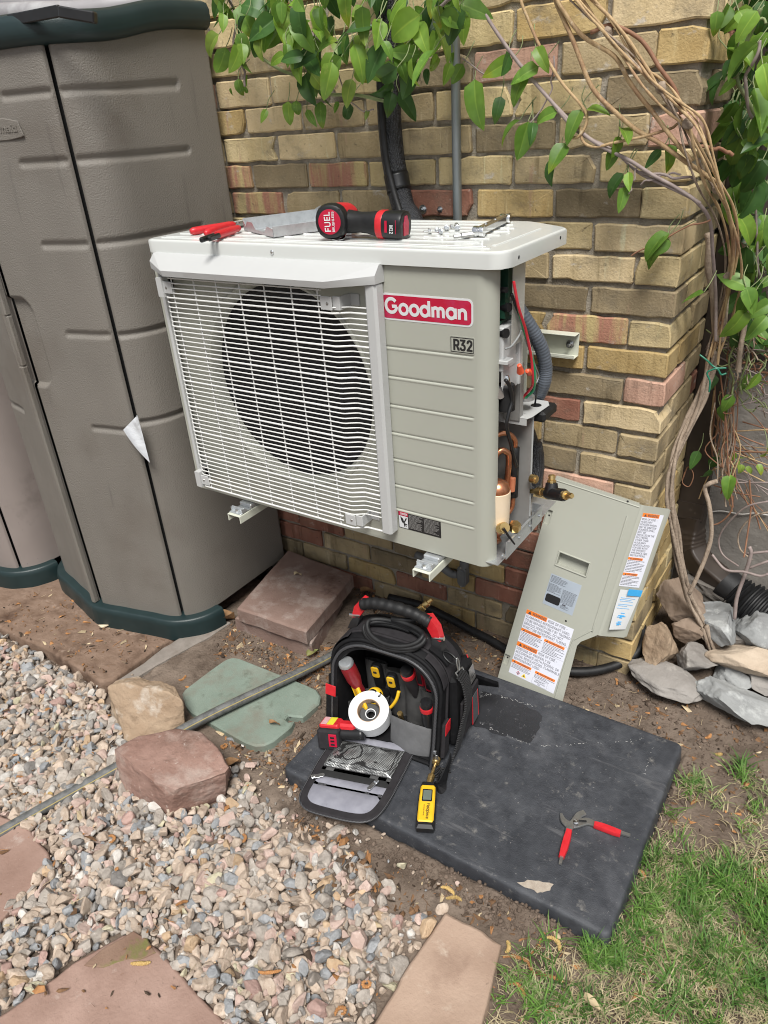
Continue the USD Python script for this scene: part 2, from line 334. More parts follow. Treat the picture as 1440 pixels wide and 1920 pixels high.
for k in range(-9, 30):
    z0 = ZB + (k + 9) * H; z1 = z0 + .0645; odd = k % 2; row = ROWS.get(k, 'TOYTCOTY'); cuts = [(-.1035, 0.0)] if odd else []
    x = -.108 if odd else 0.0
    i = 0
    while x > -3.6:
        w = .2085 + g.normal(0, .002); b = x; a = x - w; x = x - L0
        cuts.append((a, b))
    for i, (a, b) in enumerate(cuts):
        jz = g.normal(0, .0012); j0 = g.normal(0, .0015)
        m = brick_mesh(a + (0 if b == 0 else j0), b if b == 0 else b + j0, z0 + jz, z1 + g.normal(0, .0015), 0.0, .2075 if (i == 0 and odd) else .1035, g)
        if b < XL or k > 17: spare.add(*m.mesh()); continue
        add('brick', m, brick_mat[row[i % len(row)]], wall, smooth=24)
    # the return: bricks turned round the corner (seen on the plane x = 0)
    y = .2195 if odd else .1155; rr = RET.get(k, 'TOY'); j = 1
    while y < .47:
        w = .2085; y1 = min(y + w, .475)
        m = brick_mesh(y, y1, z0 + g.normal(0, .0012), z1 + g.normal(0, .0015), 0.0, .1, g, turn=lambda v: np.stack([-v[:, 1], v[:, 0], v[:, 2]], 1))
        if k > 17: spare.add(*m.mesh())
        else: add('brick', m, brick_mat[rr[min(j, 2)]], wall, smooth=24)
        y = y1 + .0115; j += 1
add('brick_rest', spare, brick_mat['T'], wall, smooth=40, kind='stuff')
ny, nz = np.arange(0, .482, .012), np.arange(-.25, 3.0, .012)
xx = np.arange(-3.6, -.009, .012); xx[-1] = -.010
gxx, gzz = np.meshgrid(xx, nz); q = np.stack([gxx, gxx * 0, gzz], -1)
mor = MB().sheet(np.stack([gxx, .0105 + (meshkit.fbm(q * 40, 3, 2) - .5) * .009, gzz], -1))
gyy, gzz = np.meshgrid(np.concatenate([[.0095], ny[2:]]), nz); q = np.stack([gyy * 0, gyy, gzz], -1)
mor.sheet(np.stack([-.0105 + (meshkit.fbm(q * 40, 3, 2) - .5) * .009, gyy, gzz], -1))
mor.box(-3.6, -.02, .02, .6, -.25, 3.0)
add('mortar', mor, m_mortar, wall, smooth=True)

# ---------------------------------------------------------------- resin storage cabinets
m_resin = pm('taupe_resin', (.152, .139, .121), (.172, .157, .137), scale=5, rough=.52, bump=.0022, bscale=270, spec=.4, bdet=3, spots=[((.115, .097, .08), 2.0, .55, .8), ((.05, .045, .04), 60, .68, .76), ((.045, .042, .038), 26, .62, .78, (1, 1, .10), .55)])
m_resin2 = pm('pink_taupe_resin', (.215, .182, .166), (.24, .205, .187), scale=5, rough=.6, bump=.0008, bscale=330, spec=.35, spots=[((.12, .098, .085), 4.0, .55, .8), ((.05, .045, .04), 60, .66, .76)])
m_green = pm('dark_green_resin', (.008, .019, .020), (.013, .027, .028), scale=12, rough=.42, bump=.0005, bscale=400, spec=.45, spots=[((.10, .10, .095), 90, .70, .78)])
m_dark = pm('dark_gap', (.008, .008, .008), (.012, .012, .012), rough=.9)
HALF = [(0, -.628), (.06, -.617), (.11, -.603), (.17, -.590), (.235, -.573), (.29, -.562), (.325, -.551), (.352, -.534), (.378, -.510), (.400, -.475), (.411, -.436), (.4145, -.39), (.415, -.30), (.415, -.20), (.415, -.036)]
def outline(off=0.0, upto=-.036):
    """Right half of the cabinet's plan from the middle of its front round to the back: (s, x, y)."""
    p = smooth_path([(a, b, 0) for a, b in HALF], 10)[:, :2]
    d = np.gradient(p, axis=0); d /= np.linalg.norm(d, axis=1, keepdims=True); p = p + np.stack([-d[:, 1] * -1, d[:, 0] * -1], 1) * off
    return p[p[:, 1] <= upto + 1e-6]
def resample(p, step):
    s = np.concatenate([[0], np.cumsum(np.linalg.norm(np.diff(p, axis=0), axis=1))]); t = np.linspace(0, s[-1], max(3, int(s[-1] / step) + 1))
    return t, np.stack([np.interp(t, s, p[:, 0]), np.interp(t, s, p[:, 1])], 1)
def cabinet(cx, dy, label, mat, zt, detailed):
    T = thing('storage_cabinet', label, 'cabinet', (cx, -.3 + dy, 0))
    full = outline(); s, p = resample(full, .005); n = np.gradient(p, axis=0); n = np.stack([n[:, 1], -n[:, 0]], 1); n /= np.linalg.norm(n, axis=1, keepdims=True)
    seam = np.argmin(np.abs(p[:, 0] - .354) + (s > .6) * 9)
    zz = np.arange(.082, 1.8401, .005)
    def panel(i0, i1, sx, grooves, name, handle=False, ztop=None):
        """A door or side panel: a curved sheet with capsule-shaped grooves pressed into it."""
        ss, pp, nn = s[i0:i1], p[i0:i1], n[i0:i1]; S, Z = np.meshgrid(ss, zz); d = np.zeros_like(S)
        for a, b, z, sag in (grooves if detailed else ()):
            zc = z + sag * ((S - a) / max(b - a, 1e-6) - .5) ** 2 * 4
            e = np.hypot(np.maximum(np.maximum(a - S, S - b), 0), Z - zc); d = np.maximum(d, .0075 * np.clip(1.35 - e / .0085, 0, 1) ** .7)
        e = np.minimum(np.minimum(S - ss[0], ss[-1] - S), .02); d = np.maximum(d, .007 * np.clip(1 - e / .007, 0, 1) ** 2)
        if handle:
            e = np.hypot(np.maximum(S - .05, 0) / .034, np.maximum(np.abs(Z - 1.075) - .085, 0) / .05); d = np.maximum(d, .016 * np.clip((1.12 - e) / .15, 0, 1))
        top = 0.0 if ztop is None else ztop(pp[:, 1])
        Zs = np.where(Z > 1.7, Z + (Z - 1.7) / .14 * top, Z)
        P = pp[None] - nn[None] * d[..., None]; g3 = np.stack([cx + sx * P[..., 0], P[..., 1] + dy, Zs], -1)
        if sx < 0: g3 = g3[:, ::-1]
        return add(name, MB().sheet(g3, 0.0), mat, T, smooth=True)
    rise = lambda y: .045 / (1 + np.exp(-(y + .30) / .055)) + zt - 1.84
    door_g = [(s[seam] - .165, s[seam] - .022, z, .0) for z in (1.731, 1.572, 1.362, 1.108, .805)]
    side_g = [(s[seam] + .016, s[seam] + .37, 1.731, 0), (s[seam] + .016, s[seam] + .37, 1.572, 0), (s[seam] + .016, s[seam] + .37, 1.362, 0), (s[seam] + .012, s[seam] + .37, 1.105, 0), (s[seam] + .016, s[seam] + .37, .83, 0)]
    back = len(s)
    for sx in (1, -1):
        panel(2, seam, sx, door_g, 'door', True, rise)
        panel(seam + 1, back, sx, side_g, 'side_panel', False, rise)
    inner = outline(-.030); ring = np.vstack([np.stack([cx - inner[::-1, 0], inner[::-1, 1] + dy], 1), np.stack([cx + inner[1:, 0], inner[1:, 1] + dy], 1)])
    r3 = lambda z, q=ring: np.column_stack([q, np.full(len(q), z)])
    add('shell', MB().loops([r3(.06), r3(1.84 + zt - 1.84)]), m_dark, T, smooth=30)
    # green base skirt, and the lid with its rolled edge
    def rim(off, upto): o = outline(off, upto); return np.vstack([np.stack([cx - o[::-1, 0], o[::-1, 1] + dy], 1), np.stack([cx + o[1:, 0], o[1:, 1] + dy], 1)])
    r0, r1, r2 = rim(.034, -.42), rim(.030, -.42), rim(-.02, -.42)
    add('base', MB().loops([r3(.002, r0), r3(.060, r0), r3(.078, r1), r3(.084, rim(.022, -.42)), r3(.086, r2)]), m_green, T, smooth=50)
    if detailed:
        L = []
        for off, dz in ((-.03, -.012), (.004, -.006), (.017, .002), (.024, .016), (.024, .040), (.016, .056), (-.004, .064), (-.05, .064), (-.2, .066)):
            o = rim(off, -.036); L.append(np.column_stack([o, 1.838 + rise(o[:, 1] - dy) + dz]))
        add('lid', MB().loops(L), m_green, T, smooth=60)
    return T, s, p, seam
main_cab, cs, cp, cseam = cabinet(-1.80, 0.0, 'tall taupe plastic garden cabinet with dark green lid and two grooved doors', m_resin, 1.838, True)
side_cab, *_ = cabinet(-2.665, -.10, 'pinkish plastic cabinet at the left edge, mostly hidden, with green base', m_resin2, 1.60, False)
# raised oval maker's plate on the right door (only its end shows), latch strip on the left door's meeting edge
def on_door(sv, z, out=0.0):
    i = np.argmin(np.abs(cs - sv)); t = nrm([cp[i + 1][0] - cp[i - 1][0], cp[i + 1][1] - cp[i - 1][1], 0]); nn = np.array([t[1], -t[0], 0])
    return np.array([-1.80 + cp[i][0], cp[i][1], z]) + nn * out, t, nn
o, t, nn = on_door(.145, 1.655, -.0005)
plate = [(-.13, -.025), (-.06, -.036), (.06, -.036), (.135, -.029), (.150, -.024), (.135, .024), (.06, .036), (-.06, .036), (-.13, .025)]
plate = [(a * .62, b * .72) for a, b in plate]
pl = add('maker_plate', prism(plate, .0035, (o, t, (0, 0, 1), nn), .0015), m_resin, main_cab, label='raised oval name plate on the right door')
add('plate_lettering', MB().text('Rubbermaid', .0165, (o - t * .078 + np.array([0, 0, -.007]) + nn * .0035, t, (0, 0, 1), nn), .0018, True, width=.152), m_resin, pl)
edge = MB()
for z0, z1, w in ((.085, 1.0, .014), (1.0, 1.16, .006), (1.16, 1.80, .014)):
    edge.box(-1.80 - .006 - .02, -1.80 - .006, -.640 - w * .3, -.622, z0, z1, .004)
add('door_edge', edge, m_resin, main_cab)
# ---------------------------------------------------------------- equipment pad
m_pad = pm('black_pad_plastic', (.024, .026, .031), (.044, .047, .054), scale=30, rough=.58, bump=.0014, bscale=330, spec=.4, rvar=.1, contrast=(.3, .7), spots=[((.085, .088, .096), 9, .50, .80), ((.135, .13, .125), 45, .62, .76), ((.19, .18, .165), 24, .62, .78), ((.40, .38, .36), 170, .665, .73), ((.10, .10, .105), 5, .60, .70, (1, 9, 1), .6)])
PX0, PX1, PY0, PY1, PT = -.697, .222, -.868, -.235, .05
pad = thing('equipment_pad', 'large black plastic condenser pad lying level in the dug earth', 'pad', ((PX0 + PX1) / 2, (PY0 + PY1) / 2, 0))
rr_ = rrect(PX1 - PX0, PY1 - PY0, .018, 5); cxy = np.array([(PX0 + PX1) / 2, (PY0 + PY1) / 2]); Lp = []
for dz, ins in ((-.085, -.003), (-.02, .0), (-.008, .0012), (-.003, .004), (-.0008, .008), (0, .014)):
    q = inset(rr_, ins); 
    Lp.append(np.column_stack([q + cxy, np.full(len(q), PT + dz)]))
pb = MB().loops(Lp, True, False)
v2, f2 = earcut(Lp[-1][:, :2]); pb.add(np.column_stack([v2, np.full(len(v2), PT)]), f2)
add('slab', pb, m_pad, pad, smooth=40)

def pad_patch(name, poly, mat, z, seed):
    import shapely
    p = np.array(shapely.Polygon(poly).segmentize(.012).exterior.coords)[:-1]; p = p if Polygon(p).exterior.is_ccw else p[::-1]
    ct = p.mean(0); p = p + nrm3(p - ct) * ((meshkit.fbm(np.column_stack([p * 40, p[:, 0] * 0]), 4, seed) - .5) * .03)[:, None]
    v2, f2 = earcut(p); add(name, (np.column_stack([v2, np.full(len(v2), z)]), f2), mat, pad, smooth=False)
m_dust = pm('tan_dust', (.27, .22, .175), (.38, .33, .27), scale=70, rough=.95, bump=.001, bscale=400)
pad_patch('dust_patch', [(0.005, -0.849), (0.021, -0.832), (0.043, -0.82), (0.073, -0.813), (0.077, -0.829), (0.069, -0.846), (0.043, -0.852), (0.02, -0.854)], m_dust, PT + .0006, 3)
m_padd = pm('pad_stain', (.015, .016, .018), (.026, .027, .031), scale=9, rough=.42, bump=.0006, bscale=300, spots=[((.10, .10, .105), 40, .60, .75), ((.40, .38, .36), 190, .68, .73)])
pad_patch('dark_patch', [(-0.351, -0.322), (-0.259, -0.309), (-0.146, -0.325), (-0.141, -0.385), (-0.139, -0.442), (-0.224, -0.456), (-0.344, -0.463), (-0.35, -0.411)], m_padd, PT + .0008, 6)
m_chalk = pm('chalk_scuff', (.20, .20, .20), (.38, .37, .36), scale=120, rough=.95)
for i, q in enumerate(([(-0.356, -0.33, 0.051), (-0.315, -0.32, 0.051), (-0.258, -0.311, 0.051), (-0.191, -0.307, 0.051)], [(-0.078, -0.422, 0.051), (-0.006, -0.367, 0.051), (0.068, -0.32, 0.051), (0.12, -0.271, 0.051)], [(0.151, -0.294, 0.051), (0.158, -0.351, 0.051), (0.159, -0.392, 0.051)], [(-0.335, -0.44, 0.051), (-0.228, -0.449, 0.051), (-0.146, -0.448, 0.051), (-0.078, -0.422, 0.051)], [(-0.353, -0.36, 0.051), (-0.343, -0.344, 0.051), (-0.33, -0.328, 0.051)])):
    gq = np.random.default_rng(i); qq = smooth_path(np.array(q), 30); m_ = MB()
    for a in qq:
        if gq.random() < .30: s_ = gq.uniform(.0006, .0026); m_.add(*rock(int(gq.integers(1e6)), (s_ * gq.uniform(1, 3), s_, .0008), 4, 1)) ; m_.v[-1] = m_.v[-1] + a + gq.normal(0, .0022, 3) * (1, 1, 0)
    add('scuff', m_, m_chalk, pad, smooth=True, kind='stuff')

# ---------------------------------------------------------------- outdoor unit of the air conditioner on its wall bracket
m_ac = pm('beige_enamel', (.33, .335, .288), (.347, .352, .303), scale=3, rough=.36, spec=.45, bump=.00012, bscale=700, spots=[((.30, .30, .265), 5, .64, .85, (1, 1, 1), .5)])
m_hood = pm('white_plastic', (.40, .405, .40), (.43, .435, .43), scale=4, rough=.34, spec=.5)
m_wire = pm('white_coated_wire', (.60, .60, .58), (.64, .64, .62), scale=30, rough=.35)
m_lid = pm('white_enamel', (.54, .555, .535), (.56, .575, .555), scale=3, rough=.22, spec=.5, coat=.25, spots=[((.52, .51, .47), 9, .66, .8, (1, 1, 1), .5)])
m_galv = pm('galvanised_steel', (.50, .52, .53), (.56, .58, .59), scale=45, rough=.36, metal=.75, rvar=.05)
m_zinc = pm('zinc_plated', (.62, .63, .63), (.72, .73, .73), scale=60, rough=.25, metal=.95)
m_chrome = pm('chrome', (.70, .70, .70), (.78, .78, .78), scale=30, rough=.12, metal=1.0)
m_steel = pm('dull_steel', (.30, .30, .29), (.42, .42, .41), scale=60, rough=.36, metal=.9)
m_copper = pm('copper', (.50, .20, .10), (.62, .30, .17), scale=35, rough=.32, metal=.9, spots=[((.22, .09, .05), 22, .56, .75)])
m_brass = pm('brass', (.56, .38, .14), (.68, .49, .22), scale=50, rough=.28, metal=.95)
m_black = pm('black_plastic', (.006, .006, .0065), (.011, .011, .012), scale=40, rough=.38)
m_rubber = pm('black_rubber', (.006, .006, .0065), (.014, .014, .0145), scale=50, rough=.55, spec=.35, bump=.0004, bscale=500)
m_fan = pm('black_fan', (.009, .009, .010), (.016, .016, .017), scale=20, rough=.6, spec=.3)
m_grey = pm('grey_paint', (.20, .205, .205), (.24, .245, .245), scale=20, rough=.5)
m_dkgrey = pm('grey_sheet', (.21, .205, .195), (.26, .255, .245), scale=12, rough=.4, metal=.2)
m_white = pm('white_sticker', (.54, .55, .555), (.58, .59, .595), scale=30, rough=.35)
m_red = pm('red_print', (.36, .006, .028), (.42, .010, .040), scale=7, rough=.28, spots=[((.42, .06, .16), 6, .5, .75)])
m_ink = pm('black_print', (.010, .010, .011), (.016, .016, .016), scale=30, rough=.45)
m_orange = pm('orange_print', (.72, .17, .02), (.78, .21, .03), scale=30, rough=.4)
m_grip = pm('red_grip', (.44, .012, .018), (.52, .022, .030), scale=60, rough=.36, bump=.0002, bscale=900)
X0, X1, XI, YF, ZB_, ZT = -1.215, -.2265, -.205, -.533, .658, 1.357
ac = thing('air_conditioner', 'white outdoor air conditioner unit hung on the brick wall, its right side open', 'air conditioner', ((X0 + X1) / 2, -.33, ZB_))
FX, FZ, FR = -.797, 1.034, .262
FRX = -.505                                                    # the flat fan front ends, the grooved front begins
cir = np.array([(FX + FR * math.cos(a), FZ + FR * math.sin(a)) for a in np.linspace(0, 2 * np.pi, 73)[:-1]])
FRM = ((0, YF + .0012, 0), (1, 0, 0), (0, 0, 1), (0, -1, 0))
fp = MB().prism([(X0, ZB_), (FRX, ZB_), (FRX, ZT), (X0, ZT)], .0012, FRM, holes=[cir])
bell = MB()
L = []
for r, d in ((FR + .012, -.001), (FR + .006, -.004), (FR + .001, -.002), (FR - .004, .006), (FR - .008, .018), (FR - .009, .030)):
    L.append(np.array([(FX + r * math.cos(a), YF + d, FZ + r * math.sin(a)) for a in np.linspace(0, 2 * np.pi, 73)[:-1]]))
fp.loops(L, False, False)
# grooved right front with a rounded corner
xs = np.concatenate([np.linspace(FRX, -.283, 20), np.linspace(-.281, -.2615, 10)]); R = .034
prof = [(x, YF) for x in xs] + [(X1 - R + R * math.sin(a), YF + R - R * math.cos(a)) for a in np.linspace(0, math.pi / 2, 10)]
prof = np.array(prof); zs = np.unique(np.round(np.concatenate([np.linspace(ZB_, ZT, 60)] + [z + np.linspace(-.008, .008, 15) for z in (1.1695, 1.1015, 1.033, .964, .8955, .826, .7595)]), 5))
PXg, PZg = np.meshgrid(prof[:, 0], zs); PYg = np.meshgrid(prof[:, 1], zs)[0]; dep = np.zeros_like(PXg)
for z in (1.1695, 1.1015, 1.033, .964, .8955, .826, .7595):
    e = np.maximum(0, PXg + .274) / .007; dz = PZg - z
    dep += np.where(dz > 0, .0030 * np.exp(-(dz / .0034) ** 2), -.0012 * np.exp(-((dz + .003) / .0026) ** 2)) * np.clip(1 - e, 0, 1)
flat = PXg < -.2608
fp.sheet(np.stack([PXg, PYg + np.where(flat, dep, 0), PZg], -1))
fp.box(X1 - .012, X1, YF + R, YF + R + .0012, ZB_, ZT)                     # return lip of the front
fp.box(X0, X0 + .0015, YF, -.17, ZB_, ZT)                             # left side
fp.loops([np.array([(X0, YF, z), (X1 - R, YF, z), (X1 - .010, YF + .010, z), (X1, YF + R, z)]) for z in (ZB_, ZB_ + .0005)], False, False)
add('front_panel', fp, m_ac, ac, smooth=35)
fan_back = MB().lathe([(.001, .0), (FR + .02, .0), (FR + .02, .128), (FR - .0092, .130)], (FX, YF + .16, FZ), (0, -1, 0), 48)
add('fan_chamber', fan_back, m_fan, ac)
fan = MB().lathe([(.0, .05), (.03, .048), (.062, .035), (.07, .0)], (FX, YF + .10, FZ), (0, -1, 0), 32)
for k in range(3):
    a0 = k * 2.094 + .4; gr = []
    for rr in np.linspace(.065, .243, 9):
        gr.append([(FX + rr * math.cos(a0 + t * (1.0 + .4 * rr)), YF + .115 - .05 * t - .0, FZ + rr * math.sin(a0 + t * (1.0 + .4 * rr))) for t in np.linspace(0, 1.25, 12)])
    fan.sheet(np.array(gr), .003)
add('fan', fan, m_fan, ac, smooth=40)
# lid with pressed ribs, screw and corner holes
LX0, LX1, LY0, LY1, LZ = -1.222, -.197, -.5415, -.125, 1.381
lo = [(LX0 + .03, LY0), (LX1 - .036, LY0), (LX1 - .012, LY0 + .010), (LX1, LY0 + .036), (LX1, -.225), (LX1 - .012, -.205), (-.300, -.140), (-.330, LY1), (LX0 + .05, LY1), (LX0, LY1 - .03), (LX0, LY0 + .03), (LX0 + .008, LY0 + .008)]
lid = MB(); lo = np.array(lo); Ls = []
for ins, z in ((.0015, LZ - .033), (0, LZ - .033), (0, LZ - .006), (.0015, LZ - .002), (.006, LZ)): q = inset(lo, ins); Ls.append(np.column_stack([q, np.full(len(q), z)]))
lid.loops(Ls, False, False); v2, f2 = earcut(Ls[-1][:, :2]); lid.add(np.column_stack([v2, np.full(len(v2), LZ)]), f2)
q = inset(lo, .002); v2, f2 = earcut(q); lid.add(np.column_stack([v2, np.full(len(v2), LZ - .028)]), f2[:, ::-1])
for k, y in enumerate((-.505, -.488, -.440, -.395, -.345, -.295, -.245, -.195, -.155)):
    xe = -.245 if k == 0 else (-.262 if k == 1 else -.30 - max(0, (y + .27)) * .5)
    lid.box(-1.19, xe, y - .005, y + .005, LZ - .001, LZ + .0018, .0016)
lid.box(-.2600, -.2500, -.47, -.24, LZ - .001, LZ + .0018, .0016)
lidp = add('lid', lid, m_lid, ac, smooth=40)
for x, y, z, n in ((-.7807, LY0 - .0005, 1.363, (0, -1, 0)),):
    add('screw', MB().lathe([(0, .0028), (.003, .0026), (.0052, .001), (.0055, 0)], (x, y, z), n, 14).lathe([(.0022, .0029), (.0, .0030)], (x, y, z), n, 6), m_zinc, lidp)
for y, z in ((-.478, 1.3625), (-.262, 1.3665)):
    add('screw_hole', lathe([(0, .0004), (.0034, .0004), (.0036, 0)], (LX1 + .0002, y, z), (1, 0, 0), 12), m_dark, lidp)
# wire guard
gd = add('guard', MB().box(-.5115, -.4805, YF - .036, YF - .001, .698, 1.314, .006), m_hood, ac, smooth=40)
add('guard_upright', box(-1.1830, -1.1730, YF - .020, YF - .001, .712, 1.316, .003), m_hood, gd, smooth=40)
hood = MB(); yb = YF - .001
A = [(-1.1835, yb, 1.3505), (-.4795, yb, 1.3505), (-.4795, yb, 1.312), (-1.1835, yb, 1.312)]
Bq = [(-1.1825, YF - .012, 1.3500), (-.4805, YF - .016, 1.3500), (-.4805, YF - .038, 1.313), (-1.1825, YF - .030, 1.318)]
Cq = [(-1.125, YF - .022, 1.3485), (-.505, YF - .022, 1.3485), (-.598, YF - .066, 1.318), (-1.105, YF - .066, 1.318)]
Dq = [(-1.125, YF - .022, 1.3480), (-.505, YF - .022, 1.3480), (-.590, YF - .064, 1.305), (-1.110, YF - .064, 1.305)]
hv = np.array([(-1.1835, yb, 1.3510), (-.4795, yb, 1.3510), (-.4795, yb, 1.3120), (-1.1835, yb, 1.3120), (-1.1835, YF - .018, 1.3495), (-.4795, YF - .018, 1.3495), (-.4795, YF - .036, 1.3300), (-1.1835, YF - .034, 1.3330), (-.4795, YF - .036, 1.3125), (-1.1835, YF - .034, 1.3150),
               (-.590, YF - .072, 1.3190), (-1.105, YF - .072, 1.3190), (-.592, YF - .068, 1.3045), (-1.103, YF - .068, 1.3045)])
h = trimesh.convex.convex_hull(hv); hood.add(h.vertices, h.faces)
add('hood', hood, m_hood, gd, smooth=20)
FLAT, xl, xr = YF - .046, -1.128, -.588
def wire_path(z, kind):
    if kind == 'short': return [(-1.112, FLAT, z), (-.619, FLAT, z)]
    pts = [(-1.171, YF - .010, z + .004), (-1.155, YF - .022, z + .002), (xl, FLAT, z), (xr, FLAT, z), (-.560, YF - .028, z), (-.513, YF - .026, z)]
    out = [pts[0]]
    for a, b, c in zip(pts, pts[1:], pts[2:]):
        a, b, c = map(np.array, (a, b, c)); out += [b - nrm(b - a) * .004, b + nrm(c - b) * .004]
    return out + [pts[-1]]
z = 1.3080; k = 0
while z > .712:
    add('guard_wire', tube(wire_path(z, 'short' if k < 4 or z < .738 else 'long'), .0024 if (k - 5) % 6 == 0 else .0017, 6), m_wire, gd, smooth=True); z -= .01235; k += 1
add('guard_wire', tube(wire_path(.7010, 'long'), .0026, 6), m_wire, gd, smooth=True)
for x in (-1.105, -1.025, -.947, -.869, -.790, -.708, -.632):
    add('guard_rod', tube([(x, FLAT + .0036, 1.318), (x, FLAT + .0036, .6985)], .0019, 6), m_wire, gd, smooth=True)
for x, z, s in ((-1.118, 1.272, -1), (-.606, 1.268, 1), (-1.122, .722, -1), (-.596, .724, 1)):
    t = MB().box(x - .016, x + .016, FLAT - .003, FLAT + .0, z - .015, z + .015, .0012).box(x + s * .014, x + s * .034, FLAT + .002, FLAT + .005, z - .015, z + .015, .0012)
    t.box(x + s * .031, x + s * .034, FLAT + .004, YF - .001, z - .015, z + .015, .001).box(x + s * .031, x + s * .058, YF - .003, YF - .0005, z - .012, z + .014, .001)
    tb = add('guard_tab', t, m_hood, gd, smooth=30)
    add('screw', lathe([(0, .002), (.0028, .0016), (.0036, 0)], (x + s * .004, FLAT - .003, z), (0, -1, 0), 10), m_steel, gd)
# stickers and lettering
def plaque(parent, name, x0, x1, z0, z1, r, y, mat, t=.0006, **k):
    return add(name, prism(rrect(x1 - x0, z1 - z0, r), t, (((x0 + x1) / 2, y, (z0 + z1) / 2), (1, 0, 0), (0, 0, 1), (0, -1, 0))), mat, parent, smooth=False, **k)
fr = lambda x, y, z: ((x, y, z), (1, 0, 0), (0, 0, 1), (0, -1, 0))
lg = plaque(ac, 'name_sticker', -.4925, -.2685, 1.2315, 1.2885, .012, YF, m_white, .0006, label='red name sticker with white border and lettering')
plaque(lg, 'red_field', -.4885, -.2725, 1.2355, 1.2845, .009, YF - .0006, m_red, .0004)
def round_text(s, x0, x1, z0, h, y, mat, parent, name, t=.0005, sw=.2):
    """Round, heavy lettering drawn as strokes."""
    from shapely.geometry import LineString, MultiLineString
    from shapely import union_all, affinity
    def arc(cx, cy, r, a0, a1, ry=None, n=24): return [(cx + r * math.cos(math.radians(a)), cy + (ry or r) * math.sin(math.radians(a))) for a in np.linspace(a0, a1, n)]
    G = {'G': (1.05, [arc(.5, .5, .42, 38, 322), [(.55, .46), (.92, .46)], [(.92, .46)] + arc(.5, .5, .42, -6, -40)]), 'o': (.80, [arc(.38, .32, .30, 0, 360)]), 'd': (.82, [arc(.36, .32, .29, 0, 360), [(.67, .02), (.67, .95)]]),
         'm': (1.08, [[(.13, .0), (.13, .62)], [(.13, .36)] + arc(.32, .38, .19, 175, 5) + [(.51, .0)], [(.51, .36)] + arc(.70, .38, .19, 175, 5) + [(.89, .0)]]), 'a': (.80, [arc(.36, .32, .29, 0, 360), [(.66, .02), (.66, .63)]]),
         'n': (.74, [[(.13, .0), (.13, .62)], [(.13, .34)] + arc(.35, .36, .22, 175, 5) + [(.57, .0)]])}
    x, sh = 0, []
    for c in s:
        w, st = G[c]
        for l in st: sh.append(affinity.translate(LineString(l).buffer(sw / 2, cap_style=2 if c in 'mnd' else 2), x, 0))
        x += w
    u = union_all(sh); s_ = (x1 - x0) / x; m = MB()
    for gpoly in getattr(u, 'geoms', [u]):
        e = trimesh.creation.extrude_polygon(gpoly.simplify(.008), t, engine='earcut'); v = np.asarray(e.vertices)
        m.add(np.stack([x0 + v[:, 0] * s_, y - v[:, 2], z0 + v[:, 1] * h], 1), np.asarray(e.faces))
    return add(name, m, mat, parent, smooth=False)
round_text('Goodman', -.4815, -.2795, 1.2455, .0345, YF - .001, m_white, lg, 'lettering')
rs = plaque(ac, 'refrigerant_sticker', -.3235, -.2655, 1.1750, 1.2110, .003, YF, m_ac, .0006)
rim_ = MB()
for a, b, c, d in ((-.3215, -.2675, 1.1770, 1.1786), (-.3215, -.2675, 1.2074, 1.2090), (-.3215, -.3200, 1.1786, 1.2074), (-.2690, -.2675, 1.1786, 1.2074)): rim_.box(a, b, YF - .0010, YF - .0006, c, d)
add('border', rim_, m_ink, rs, smooth=False)
r32 = MB()
for dx in (0, .0008, .0016): r32.text('R32', .0225, fr(-.3172 + dx, YF - .0006 - dx * .1, 1.1818), .0004, True, width=.0435)
add('lettering', r32, m_ink, rs, smooth=False)
ds = plaque(ac, 'danger_sticker', -.4805, -.3585, .7085, .7570, .0008, YF, m_ink, .0006, label='black danger sticker with red heading and fan hand symbol')
plaque(ds, 'heading', -.4790, -.4520, .7445, .7555, .0006, YF - .0006, m_red, .0004)
add('heading_text', MB().text('DANGER', .0050, fr(-.4735, YF - .001, .7475), .0003, True, width=.0195), m_white, ds, smooth=False)
plaque(ds, 'symbol_field', -.4785, -.4525, .7105, .7435, .0006, YF - .0006, m_white, .0004)
sy = MB()
for poly in ([(.15, .95), (.45, .80), (.58, .52), (.50, .40), (.38, .42), (.26, .58)], [(.92, .88), (.78, .90), (.52, .50), (.60, .40)], [(.50, .42), (.62, .42), (.66, .12), (.58, .10)], [(.58, .42), (.66, .42), (.92, .36), (.90, .28), (.68, .32)], [(.60, .36), (.66, .34), (.84, .16), (.78, .12)]):
    q = np.array([( -.4785 + a * .026, .7105 + b * .033) for a, b in poly]); s2 = np.sum(q[:, 0] * np.roll(q[:, 1], -1) - np.roll(q[:, 0], -1) * q[:, 1]); q = q if s2 > 0 else q[::-1]
    sy.prism(q, .0003, ((0, YF - .001, 0), (1, 0, 0), (0, 0, 1), (0, -1, 0)))
add('hand_symbol', sy, m_ink, ds, smooth=False)
def fine_lines(o, ux, uy, n, w, hh, pitch, g, cover=.9, fill=.62, nrm_=None):
    """Rows of print too small to read: short dashes of word length standing just proud of the label."""
    m = MB(); o, ux, uy = map(np.array, (o, ux, uy)); uz = np.cross(ux, uy)
    for k in range(n):
        x, end = 0.0, w * (g.uniform(.55, 1) if g.random() < .4 else g.uniform(cover, 1))
        while x < end:
            L = min(g.uniform(.8, 3.2) * hh, end - x); m.box(x, x + L, -k * pitch - hh * fill, -k * pitch, 0, .00025, M=(o, ux, uy, uz)); x += L + hh * .45
    return m
g = np.random.default_rng(5)
add('small_print', fine_lines((-.4495, YF - .0006, .7515), (1, 0, 0), (0, 0, 1), 12, .040, .0022, .0033, g), m_dkgrey, ds, smooth=False)
